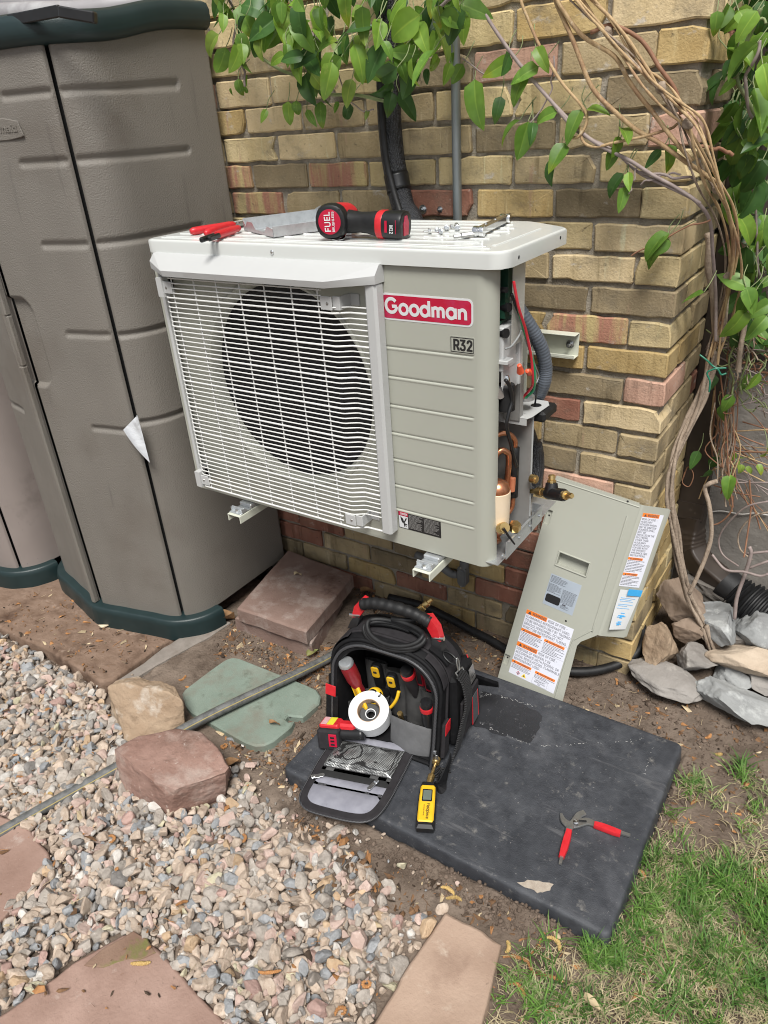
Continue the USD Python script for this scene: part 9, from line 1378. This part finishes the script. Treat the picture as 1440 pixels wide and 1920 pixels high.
# dry twigs and roots hanging under it
dry = thing('dry_vine_twigs', 'tangle of dry red brown vine twigs hanging in front of the foundation wall', 'twigs', (.2, .35, .7))
TW = [([(0.065,0.326,0.867), (0.070,0.336,0.768), (0.084,0.326,0.700), (0.126,0.316,0.636)], 0.0027, 2), ([(0.116,0.279,0.940), (0.122,0.289,0.812), (0.166,0.279,0.725), (0.159,0.269,0.625)], 0.0023, 2), ([(0.120,0.272,0.908), (0.122,0.282,0.807), (0.120,0.272,0.734), (0.161,0.262,0.668)], 0.0017, 2), ([(0.059,0.342,0.897), (0.072,0.352,0.783), (0.078,0.342,0.699), (0.101,0.332,0.617)], 0.0026, 0), ([(0.067,0.340,0.828), (0.099,0.350,0.711), (0.097,0.340,0.622), (0.152,0.330,0.543)], 0.0014, 0), ([(0.114,0.252,0.893), (0.140,0.262,0.757), (0.134,0.252,0.652), (0.161,0.242,0.549)], 0.0023, 4), ([(0.100,0.305,0.830), (0.093,0.315,0.714), (0.151,0.305,0.643), (0.149,0.295,0.558)], 0.0017, 0), ([(0.084,0.249,0.859), (0.083,0.259,0.760), (0.114,0.249,0.695), (0.127,0.239,0.626)], 0.0020, 4), ([(0.083,0.307,0.874), (0.100,0.317,0.760), (0.106,0.307,0.676), (0.160,0.297,0.601)], 0.0022, 0), ([(0.087,0.337,0.800), (0.090,0.347,0.683), (0.135,0.337,0.607), (0.159,0.327,0.525)], 0.0020, 2), ([(0.090,0.360,0.922), (0.093,0.370,0.753), (0.145,0.360,0.635), (0.157,0.350,0.504)], 0.0015, 0), ([(0.121,0.356,0.807), (0.133,0.366,0.699), (0.136,0.356,0.621), (0.128,0.346,0.537)], 0.0025, 0), ([(0.130,0.261,0.869), (0.146,0.271,0.749), (0.149,0.261,0.660), (0.186,0.251,0.576)], 0.0015, 4), ([(0.126,0.283,0.936), (0.143,0.293,0.800), (0.153,0.283,0.699), (0.177,0.273,0.597)], 0.0016, 0), ([(0.097,0.287,0.940), (0.097,0.297,0.806), (0.120,0.287,0.710), (0.144,0.277,0.612)], 0.0014, 4), ([(0.103,0.311,0.852), (0.126,0.321,0.733), (0.158,0.311,0.649), (0.151,0.301,0.556)], 0.0018, 4), ([(0.108,0.281,0.914), (0.123,0.291,0.786), (0.116,0.281,0.689), (0.143,0.271,0.595)], 0.0019, 4), ([(0.080,0.282,0.836), (0.098,0.292,0.759), (0.073,0.282,0.698), (0.133,0.272,0.654)], 0.0020, 0), ([(0.095,0.316,0.854), (0.130,0.326,0.750), (0.131,0.316,0.672), (0.139,0.306,0.593)], 0.0018, 4), ([(0.114,0.256,0.831), (0.128,0.266,0.716), (0.154,0.256,0.636), (0.171,0.246,0.553)], 0.0019, 0), ([(0.085,0.250,0.944), (0.123,0.260,0.788), (0.147,0.250,0.672), (0.180,0.240,0.553)], 0.0022, 0), ([(0.131,0.243,0.865), (0.142,0.253,0.792), (0.155,0.243,0.743), (0.151,0.233,0.690)], 0.0015, 0), ([(0.083,0.334,0.804), (0.089,0.344,0.740), (0.115,0.334,0.702), (0.108,0.324,0.657)], 0.0015, 4), ([(0.114,0.350,0.842), (0.113,0.360,0.757), (0.129,0.350,0.701), (0.151,0.340,0.646)], 0.0014, 4), ([(0.104,0.321,0.862), (0.139,0.331,0.749), (0.134,0.321,0.662), (0.139,0.311,0.574)], 0.0022, 0), ([(0.125,0.258,0.855), (0.131,0.268,0.777), (0.121,0.258,0.721), (0.134,0.248,0.669)], 0.0021, 0), ([(0.218,0.210,0.907), (0.233,0.209,0.920), (0.254,0.194,0.924), (0.265,0.191,0.941), (0.277,0.248,0.933), (0.296,0.205,0.955)], 0.0012, 3), ([(0.143,0.307,1.055), (0.157,0.320,1.064), (0.176,0.297,1.079), (0.186,0.303,1.092), (0.204,0.307,1.098), (0.221,0.305,1.087)], 0.0023, 1), ([(0.153,0.326,1.011), (0.136,0.348,1.020), (0.133,0.341,1.003), (0.131,0.327,0.988), (0.122,0.293,0.983), (0.120,0.332,0.952)], 0.0015, 0), ([(0.114,0.267,1.023), (0.103,0.257,1.041), (0.078,0.283,1.031), (0.066,0.261,1.024), (0.045,0.258,1.023), (0.036,0.270,1.001)], 0.0019, 1), ([(0.177,0.291,0.946), (0.198,0.289,0.946), (0.219,0.279,0.947), (0.226,0.299,0.958), (0.218,0.279,0.981), (0.222,0.284,0.997)], 0.0021, 0), ([(0.221,0.218,0.914), (0.233,0.233,0.894), (0.257,0.190,0.910), (0.263,0.227,0.913), (0.254,0.217,0.933), (0.236,0.197,0.942)], 0.0013, 0), ([(0.127,0.272,1.007), (0.149,0.258,1.011), (0.156,0.276,0.988), (0.140,0.278,0.975), (0.161,0.268,0.972), (0.169,0.271,0.953)], 0.0022, 0), ([(0.138,0.346,0.883), (0.162,0.330,0.893), (0.174,0.361,0.897), (0.197,0.342,0.906), (0.217,0.351,0.908), (0.236,0.340,0.920)], 0.0023, 0), ([(0.129,0.273,1.051), (0.121,0.266,1.037), (0.105,0.260,1.028), (0.095,0.275,1.006), (0.093,0.263,0.990), (0.099,0.260,0.973)], 0.0022, 0), ([(0.152,0.358,0.942), (0.148,0.385,0.954), (0.154,0.355,0.982), (0.174,0.363,0.985), (0.192,0.363,0.994), (0.199,0.360,0.976)], 0.0017, 3), ([(0.192,0.288,1.005), (0.169,0.302,1.003), (0.148,0.308,1.000), (0.134,0.280,0.997), (0.129,0.271,0.981), (0.110,0.289,0.964)], 0.0018, 1), ([(0.136,0.242,1.022), (0.129,0.267,0.997), (0.129,0.251,0.983), (0.136,0.247,0.966), (0.156,0.252,0.959), (0.177,0.239,0.956)], 0.0022, 1), ([(0.164,0.328,1.073), (0.182,0.326,1.082), (0.194,0.364,1.084), (0.194,0.351,1.105), (0.210,0.338,1.119), (0.195,0.338,1.132)], 0.0017, 1), ([(0.170,0.313,1.059), (0.188,0.302,1.071), (0.207,0.318,1.066), (0.223,0.301,1.082), (0.226,0.306,1.098), (0.216,0.335,1.109)], 0.0014, 3), ([(0.157,0.274,1.006), (0.178,0.265,1.010), (0.192,0.269,1.022), (0.188,0.275,1.039), (0.170,0.280,1.048), (0.150,0.280,1.053)], 0.0023, 4), ([(0.127,0.274,0.920), (0.144,0.282,0.907), (0.158,0.279,0.892), (0.174,0.281,0.878), (0.192,0.273,0.870), (0.204,0.301,0.845)], 0.0019, 3), ([(0.174,0.311,1.080), (0.193,0.293,1.074), (0.180,0.296,1.059), (0.178,0.318,1.035), (0.176,0.311,1.018), (0.171,0.316,0.998)], 0.0014, 3), ([(0.176,0.311,1.071), (0.187,0.324,1.081), (0.203,0.336,1.088), (0.215,0.307,1.110), (0.209,0.330,1.122), (0.199,0.318,1.140)], 0.0018, 0), ([(0.166,0.226,1.003), (0.157,0.223,0.988), (0.155,0.213,0.972), (0.154,0.243,0.944), (0.164,0.211,0.936), (0.172,0.215,0.917)], 0.0017, 4), ([(0.189,0.339,0.973), (0.173,0.357,0.953), (0.169,0.339,0.940), (0.146,0.343,0.938), (0.135,0.307,0.963), (0.119,0.335,0.971)], 0.0021, 0), ([(0.143,0.307,0.936), (0.158,0.317,0.946), (0.179,0.312,0.942), (0.201,0.300,0.945), (0.221,0.295,0.952), (0.227,0.306,0.966)], 0.0024, 0), ([(0.161,0.334,1.058), (0.183,0.328,1.060), (0.193,0.342,1.040), (0.213,0.334,1.034), (0.227,0.345,1.018), (0.245,0.352,1.007)], 0.0021, 4), ([(0.178,0.228,0.998), (0.192,0.246,0.980), (0.185,0.231,0.968), (0.183,0.221,0.953), (0.171,0.224,0.936), (0.151,0.228,0.929)], 0.0023, 3), ([(0.162,0.323,0.955), (0.142,0.333,0.942), (0.142,0.324,0.924), (0.122,0.326,0.932), (0.099,0.331,0.933), (0.106,0.318,0.956)], 0.0018, 1), ([(0.172,0.252,1.042), (0.186,0.258,1.052), (0.205,0.261,1.056), (0.226,0.252,1.058), (0.243,0.245,1.049), (0.255,0.249,1.061)], 0.0019, 0), ([(0.130,0.319,0.945), (0.144,0.300,0.934), (0.164,0.297,0.926), (0.177,0.299,0.910), (0.191,0.299,0.896), (0.194,0.333,0.865)], 0.0020, 1), ([(0.116,0.251,1.004), (0.097,0.274,1.011), (0.090,0.248,1.034), (0.070,0.251,1.042), (0.051,0.245,1.050), (0.028,0.275,1.053)], 0.0018, 3), ([(0.108,0.330,0.955), (0.130,0.311,0.952), (0.140,0.329,0.930), (0.159,0.341,0.932), (0.179,0.333,0.925), (0.193,0.319,0.913)], 0.0016, 1), ([(0.125,0.310,0.935), (0.113,0.314,0.951), (0.102,0.325,0.966), (0.083,0.322,0.976), (0.072,0.311,0.995), (0.090,0.320,1.002)], 0.0013, 3), ([(0.143,0.211,1.036), (0.153,0.221,1.017), (0.162,0.209,1.037), (0.158,0.209,1.054), (0.157,0.211,1.072), (0.165,0.202,1.091)], 0.0018, 4), ([(0.172,0.241,0.923), (0.170,0.254,0.899), (0.167,0.236,0.887), (0.153,0.247,0.867), (0.169,0.232,0.858), (0.188,0.251,0.853)], 0.0012, 3), ([(0.109,0.239,1.042), (0.132,0.223,1.048), (0.140,0.226,1.063), (0.153,0.230,1.075), (0.165,0.237,1.058), (0.185,0.226,1.053)], 0.0019, 0), ([(0.132,0.237,0.950), (0.122,0.252,0.964), (0.123,0.238,0.987), (0.113,0.240,1.003), (0.095,0.255,1.012), (0.095,0.235,1.036)], 0.0019, 1), ([(0.140,0.338,0.901), (0.161,0.346,0.898), (0.182,0.343,0.895), (0.192,0.339,0.878), (0.182,0.333,0.863), (0.163,0.334,0.852)], 0.0018, 3), ([(0.184,0.322,0.871), (0.194,0.313,0.856), (0.184,0.309,0.839), (0.202,0.327,0.824), (0.224,0.317,0.823), (0.217,0.327,0.839)], 0.0018, 1), ([(0.136,0.346,1.026), (0.121,0.345,1.012), (0.102,0.337,1.022), (0.080,0.368,1.003), (0.087,0.361,0.986), (0.108,0.355,0.980)], 0.0019, 3), ([(0.121,0.233,1.056), (0.140,0.244,1.054), (0.137,0.229,1.040), (0.146,0.256,1.018), (0.162,0.243,1.009), (0.174,0.238,0.994)], 0.0021, 4), ([(0.141,0.275,1.055), (0.155,0.277,1.040), (0.172,0.276,1.050), (0.185,0.278,1.035), (0.183,0.272,1.019), (0.188,0.287,0.997)], 0.0014, 3), ([(0.121,0.244,0.964), (0.133,0.228,0.952), (0.131,0.229,0.932), (0.121,0.252,0.906), (0.124,0.239,0.891), (0.110,0.242,0.875)], 0.0017, 4), ([(0.130,0.248,0.900), (0.137,0.259,0.878), (0.139,0.241,0.865), (0.119,0.252,0.850), (0.112,0.244,0.834), (0.135,0.230,0.842)], 0.0018, 0), ([(0.167,0.213,0.994), (0.161,0.208,0.977), (0.168,0.202,0.961), (0.170,0.206,0.942), (0.185,0.207,0.929), (0.199,0.198,0.917)], 0.0012, 3), ([(0.151,0.277,0.980), (0.136,0.262,0.974), (0.154,0.286,0.969), (0.176,0.269,0.980), (0.192,0.293,0.980), (0.202,0.272,0.969)], 0.0016, 0), ([(0.115,0.281,1.085), (0.121,0.273,1.069), (0.125,0.270,1.052), (0.118,0.274,1.033), (0.102,0.280,1.018), (0.116,0.296,1.001)], 0.0012, 4), ([(0.130,0.222,1.027), (0.135,0.206,1.013), (0.126,0.204,0.998), (0.106,0.227,0.979), (0.089,0.213,0.975), (0.069,0.243,0.980)], 0.0016, 3), ([(0.178,0.310,0.960), (0.158,0.302,0.966), (0.137,0.315,0.969), (0.126,0.297,0.960), (0.103,0.325,0.943), (0.082,0.314,0.947)], 0.0019, 0), ([(0.190,0.315,0.989), (0.208,0.328,0.990), (0.210,0.302,1.016), (0.230,0.304,1.018), (0.243,0.322,1.026), (0.263,0.313,1.029)], 0.0022, 0), ([(0.159,0.268,0.981), (0.137,0.275,0.979), (0.120,0.279,0.990), (0.100,0.274,0.988), (0.085,0.276,1.002), (0.068,0.250,1.007)], 0.0016, 3), ([(0.127,0.336,0.952), (0.114,0.349,0.965), (0.109,0.300,0.996), (0.090,0.325,1.003), (0.067,0.334,1.002), (0.053,0.346,1.015)], 0.0021, 4), ([(0.161,0.288,1.071), (0.176,0.320,1.068), (0.200,0.276,1.072), (0.202,0.284,1.052), (0.220,0.302,1.042), (0.241,0.289,1.048)], 0.0016, 0), ([(0.189,0.218,0.951), (0.168,0.220,0.952), (0.162,0.228,0.931), (0.173,0.221,0.916), (0.181,0.211,0.901), (0.177,0.209,0.883)], 0.0015, 1), ([(0.145,0.292,1.065), (0.141,0.285,1.050), (0.121,0.278,1.055), (0.110,0.296,1.068), (0.110,0.284,1.089), (0.093,0.288,1.101)], 0.0014, 4), ([(0.109,0.335,1.061), (0.104,0.336,1.079), (0.100,0.323,1.101), (0.093,0.314,1.086), (0.084,0.343,1.060), (0.072,0.341,1.046)], 0.0015, 0), ([(0.154,0.339,0.876), (0.177,0.321,0.878), (0.175,0.332,0.854), (0.195,0.314,0.848), (0.202,0.323,0.827), (0.208,0.343,0.800)], 0.0015, 4), ([(0.141,0.285,1.037), (0.121,0.308,1.021), (0.107,0.277,1.020), (0.087,0.292,1.005), (0.066,0.289,1.001), (0.048,0.271,1.007)], 0.0020, 1), ([(0.193,0.341,0.934), (0.214,0.342,0.932), (0.217,0.340,0.952), (0.238,0.337,0.957), (0.252,0.349,0.966), (0.269,0.333,0.981)], 0.0023, 4), ([(0.139,0.341,0.930), (0.116,0.348,0.927), (0.097,0.326,0.934), (0.089,0.341,0.910), (0.102,0.351,0.891), (0.097,0.359,0.868)], 0.0015, 3), ([(0.202,0.306,0.879), (0.191,0.269,0.907), (0.192,0.313,0.911), (0.213,0.313,0.906), (0.234,0.301,0.906), (0.253,0.309,0.911)], 0.0013, 0), ([(0.159,0.216,0.927), (0.170,0.217,0.943), (0.189,0.220,0.946), (0.209,0.209,0.943), (0.228,0.208,0.936), (0.246,0.223,0.925)], 0.0020, 3), ([(0.197,0.291,0.911), (0.218,0.277,0.921), (0.236,0.284,0.927), (0.255,0.278,0.936), (0.269,0.318,0.913), (0.270,0.281,0.943)], 0.0023, 1), ([(0.135,0.297,0.927), (0.123,0.311,0.940), (0.107,0.288,0.958), (0.090,0.283,0.971), (0.070,0.286,0.978), (0.048,0.309,0.982)], 0.0022, 1), ([(0.138,0.273,0.889), (0.142,0.294,0.900), (0.143,0.274,0.926), (0.124,0.262,0.935), (0.108,0.269,0.947), (0.106,0.274,0.965)], 0.0018, 4), ([(0.151,0.324,1.069), (0.143,0.299,1.060), (0.127,0.319,1.041), (0.106,0.318,1.040), (0.104,0.338,1.053), (0.116,0.331,1.071)], 0.0018, 4), ([(0.164,0.210,0.986), (0.154,0.217,1.002), (0.150,0.226,1.017), (0.145,0.213,1.038), (0.124,0.220,1.041), (0.108,0.204,1.055)], 0.0016, 3), ([(0.130,0.322,0.862), (0.143,0.323,0.846), (0.154,0.321,0.829), (0.174,0.325,0.819), (0.185,0.321,0.838), (0.205,0.335,0.836)], 0.0019, 3), ([(0.146,0.305,0.917), (0.123,0.316,0.909), (0.113,0.297,0.899), (0.119,0.296,0.881), (0.126,0.328,0.852), (0.131,0.320,0.834)], 0.0012, 4), ([(0.188,0.213,1.018), (0.203,0.221,1.005), (0.221,0.211,0.998), (0.226,0.199,0.983), (0.207,0.217,0.968), (0.198,0.198,0.960)], 0.0022, 0), ([(0.133,0.261,1.068), (0.146,0.280,1.051), (0.155,0.261,1.038), (0.131,0.286,1.036), (0.117,0.274,1.028), (0.108,0.280,1.009)], 0.0017, 1), ([(0.155,0.272,0.976), (0.162,0.259,0.998), (0.177,0.265,1.008), (0.192,0.269,0.995), (0.183,0.277,0.975), (0.193,0.274,0.959)], 0.0014, 3), ([(0.194,0.294,0.903), (0.203,0.286,0.887), (0.218,0.302,0.893), (0.225,0.289,0.916), (0.226,0.299,0.932), (0.206,0.293,0.938)], 0.0014, 1), ([(0.126,0.328,0.886), (0.147,0.311,0.882), (0.163,0.317,0.867), (0.177,0.319,0.850), (0.197,0.329,0.849), (0.210,0.323,0.835)], 0.0023, 3), ([(0.151,0.305,0.696), (0.218,0.305,0.680), (0.283,0.305,0.665)], 0.0017, 2), ([(0.159,0.397,0.550), (0.221,0.397,0.485), (0.287,0.397,0.396)], 0.0014, 2), ([(0.151,0.413,0.659), (0.185,0.413,0.632), (0.221,0.413,0.590)], 0.0024, 1), ([(0.083,0.383,0.768), (0.141,0.383,0.703), (0.198,0.383,0.652)], 0.0025, 2), ([(0.168,0.380,0.678), (0.244,0.380,0.680), (0.314,0.380,0.706)], 0.0019, 2), ([(0.142,0.368,0.818), (0.181,0.368,0.787), (0.223,0.368,0.743)], 0.0017, 0), ([(0.132,0.417,0.564), (0.204,0.417,0.557), (0.276,0.417,0.534)], 0.0023, 1), ([(0.126,0.339,0.745), (0.205,0.339,0.764), (0.281,0.339,0.774)], 0.0020, 2), ([(0.089,0.396,0.650), (0.129,0.396,0.538), (0.164,0.396,0.459)], 0.0020, 2), ([(0.150,0.351,0.776), (0.227,0.351,0.762), (0.304,0.351,0.737)], 0.0022, 0), ([(0.119,0.352,0.676), (0.198,0.352,0.688), (0.272,0.352,0.703)], 0.0024, 0), ([(0.112,0.327,0.714), (0.168,0.327,0.712), (0.219,0.327,0.730)], 0.0014, 1), ([(0.068,0.378,0.747), (0.131,0.378,0.689), (0.187,0.378,0.677)], 0.0021, 0), ([(0.177,0.323,0.664), (0.255,0.323,0.655), (0.330,0.323,0.652)], 0.0015, 0), ([(0.091,0.311,0.715), (0.141,0.311,0.653), (0.194,0.311,0.568)], 0.0013, 1), ([(0.110,0.412,0.684), (0.187,0.412,0.637), (0.262,0.412,0.593)], 0.0023, 0), ([(0.105,0.334,0.567), (0.173,0.334,0.556), (0.237,0.334,0.557)], 0.0022, 0), ([(0.116,0.382,0.729), (0.188,0.382,0.689), (0.259,0.382,0.642)], 0.0013, 0), ([(0.150,0.384,0.658), (0.184,0.384,0.603), (0.216,0.384,0.562)], 0.0012, 1), ([(0.154,0.388,0.624), (0.206,0.388,0.658), (0.260,0.388,0.670)], 0.0015, 2), ([(0.073,0.411,0.759), (0.102,0.411,0.710), (0.133,0.411,0.646)], 0.0016, 1), ([(0.090,0.343,0.676), (0.133,0.343,0.661), (0.178,0.343,0.629)], 0.0015, 0), ([(0.138,0.341,0.669), (0.180,0.341,0.638), (0.230,0.341,0.570)], 0.0014, 1), ([(0.121,0.303,0.765), (0.173,0.303,0.746), (0.223,0.303,0.733)], 0.0022, 0), ([(0.144,0.312,0.661), (0.206,0.312,0.615), (0.268,0.312,0.572)], 0.0014, 1), ([(0.116,0.310,0.829), (0.185,0.310,0.860), (0.250,0.310,0.900)], 0.0025, 1), ([(0.154,0.386,0.709), (0.195,0.386,0.679), (0.240,0.386,0.615)], 0.0014, 1), ([(0.157,0.420,0.528), (0.218,0.420,0.468), (0.280,0.420,0.403)], 0.0019, 0), ([(0.115,0.304,0.689), (0.165,0.304,0.615), (0.215,0.304,0.533)], 0.0015, 0), ([(0.091,0.361,0.658), (0.169,0.361,0.621), (0.244,0.361,0.593)], 0.0022, 2), ([(0.180,0.404,0.562), (0.216,0.404,0.502), (0.247,0.404,0.476)], 0.0014, 0), ([(0.168,0.393,0.684), (0.247,0.393,0.688), (0.328,0.393,0.669)], 0.0013, 2), ([(0.189,0.393,0.543), (0.218,0.393,0.493), (0.251,0.393,0.419)], 0.0024, 0), ([(0.104,0.365,0.674), (0.133,0.365,0.626), (0.164,0.365,0.561)], 0.0021, 0), ([(0.262,0.300,0.564), (0.210,0.300,0.533), (0.166,0.320,0.457), (0.147,0.330,0.389), (0.166,0.330,0.336), (0.220,0.300,0.325)], 0.0030, 1), ([(0.264,0.360,0.499), (0.224,0.360,0.471), (0.197,0.360,0.406), (0.211,0.350,0.357), (0.251,0.330,0.341)], 0.0028, 4), ([(0.203,0.300,0.620), (0.221,0.300,0.536), (0.229,0.280,0.438), (0.234,0.250,0.390)], 0.0026, 0), ([(0.067,0.350,0.503), (0.079,0.340,0.567), (0.098,0.330,0.621), (0.129,0.330,0.618), (0.113,0.330,0.588)], 0.0018, 2), ([(0.022,0.300,0.591), (0.030,0.300,0.628), (0.049,0.300,0.605), (0.042,0.300,0.564), (0.021,0.300,0.572), (0.023,0.300,0.609)], 0.0016, 0), ([(0.164,0.340,0.540), (0.165,0.340,0.485), (0.141,0.340,0.441), (0.112,0.340,0.423)], 0.0026, 0), ([(0.252,0.300,0.623), (0.196,0.310,0.606), (0.154,0.310,0.597), (0.122,0.320,0.594)], 0.0026, 1)]
for i, (pts, r, kd) in enumerate(TW): add('twig', tube(smooth_path(pts, 5), r, 5), (m_redst, m_mauve, m_tanst, m_grst, m_old)[kd], dry, smooth=True)
stick = thing('cut_vine_stem', 'bare cut vine stem bending up in front of the downspout', 'stem', (.2, .2, .2))
add('stem', tube(smooth_path([(0.12, 0.12, 0.302), (0.133, 0.13, 0.362), (0.144, 0.15, 0.429), (0.146, 0.16, 0.497), (0.127, 0.17, 0.576), (0.106, 0.18, 0.622), (0.112, 0.18, 0.64), (0.133, 0.19, 0.651)], 6), [.0062] * 36 + [.007] * 7, 9), m_old, stick, smooth=True)
stick = thing('cut_vine_stem', 'thin bare cut stem standing in front of the corrugated pipe', 'stem', (.3, .15, .2))
add('stem', tube(smooth_path([(0.249, 0.17, 0.22), (0.244, 0.17, 0.297), (0.251, 0.18, 0.369), (0.256, 0.18, 0.445), (0.248, 0.18, 0.469)], 6), .0055, 8), m_mauve, stick, smooth=True)
for i, pts in enumerate(([(0.156, 0.17, 0.421), (0.2, 0.16, 0.388), (0.249, 0.16, 0.395), (0.292, 0.15, 0.4), (0.311, 0.15, 0.413)], [(0.243, 0.2, 0.433), (0.296, 0.2, 0.456)], [(0.259, 0.19, 0.394), (0.302, 0.19, 0.431)])): add('twig', tube(smooth_path(pts, 5), .0038, 6), m_mauve, stick, smooth=True)
# ---------------------------------------------------------------- hoses and clip on top of the cabinet, bag corner in its door
m_pvc = pm('grey_pvc', (.22, .21, .215), (.28, .27, .275), scale=8, rough=.5, spots=[((.36, .36, .36), 8, .56, .74)])
for i, (pts, r, lb) in enumerate((([(-2.07, -0.3, 1.97), (-1.833, -0.28, 1.95), (-1.667, -0.24, 1.936), (-1.553, -0.18, 1.942), (-1.509, -0.12, 1.945), (-1.446, -0.08, 1.933)], .030, 'grey plastic pipe lying nearest along the top of the cabinet lid'), ([(-2.176, -0.22, 2.025), (-1.907, -0.22, 1.985), (-1.733, -0.2, 1.971), (-1.589, -0.18, 1.971)], .028, 'grey plastic pipe behind the nearest one on the cabinet lid'), ([(-1.718, -0.2, 1.946), (-1.669, -0.16, 1.954), (-1.641, -0.12, 1.971), (-1.621, -0.1, 1.995)], .026, 'grey plastic pipe curving away over the cabinet lid'))):
    add('plastic_pipe', tube(smooth_path(pts, 8), r, 16), m_pvc, None, smooth=True, label=lb, cat='pipe')
bc = thing('black_bracket', 'broken black plastic bracket lying on the front edge of the cabinet lid', 'bracket', (-1.333, -0.56, 1.875))
cA, cB = np.array((-1.513, -0.57, 1.885)), np.array((-1.325, -0.56, 1.884)); add('arm', MB().box(0, np.linalg.norm(cB - cA), -.012, .012, -.005, .005, .002, M=(cA, *frame(cA, cB - cA, (0, 0, 1))[1:])), m_black, bc, smooth=30)
cC = np.array((-1.252, -0.52, 1.866)); add('arm', MB().box(0, np.linalg.norm(cC - cB), -.014, .010, -.012, .012, .003, M=(cB, *frame(cB, cC - cB, (0, 0, 1))[1:])), m_black, bc, smooth=30)
b3 = [np.array(q) for q in ((-1.401, -0.556, 0.872), (-1.468, -0.572, 0.818), (-1.402, -0.552, 0.71), (-1.396, -0.553, 0.807))]
gr = []
for v in np.linspace(0, 1, 9):
    a = b3[0] * (1 - v) + b3[1] * v; b = b3[3] * (1 - v) + b3[2] * v if v > .0 else b3[3]
    b = b3[0] * (1 - v) + b3[2] * v
    gr.append([a * (1 - w) + b * w + np.array([0, -.004 * math.sin(w * math.pi) * (1 + math.sin(v * 9)), 0]) for w in np.linspace(0, 1, 8)])
add('bag_corner', MB().sheet(np.array(gr), .0008), pm('white_plastic_bag', (.52, .54, .57), (.60, .62, .64), scale=14, rough=.35, bump=.003, bscale=50), None, smooth=True, label='white plastic bag corner sticking out of the cabinet door seam', cat='bag')
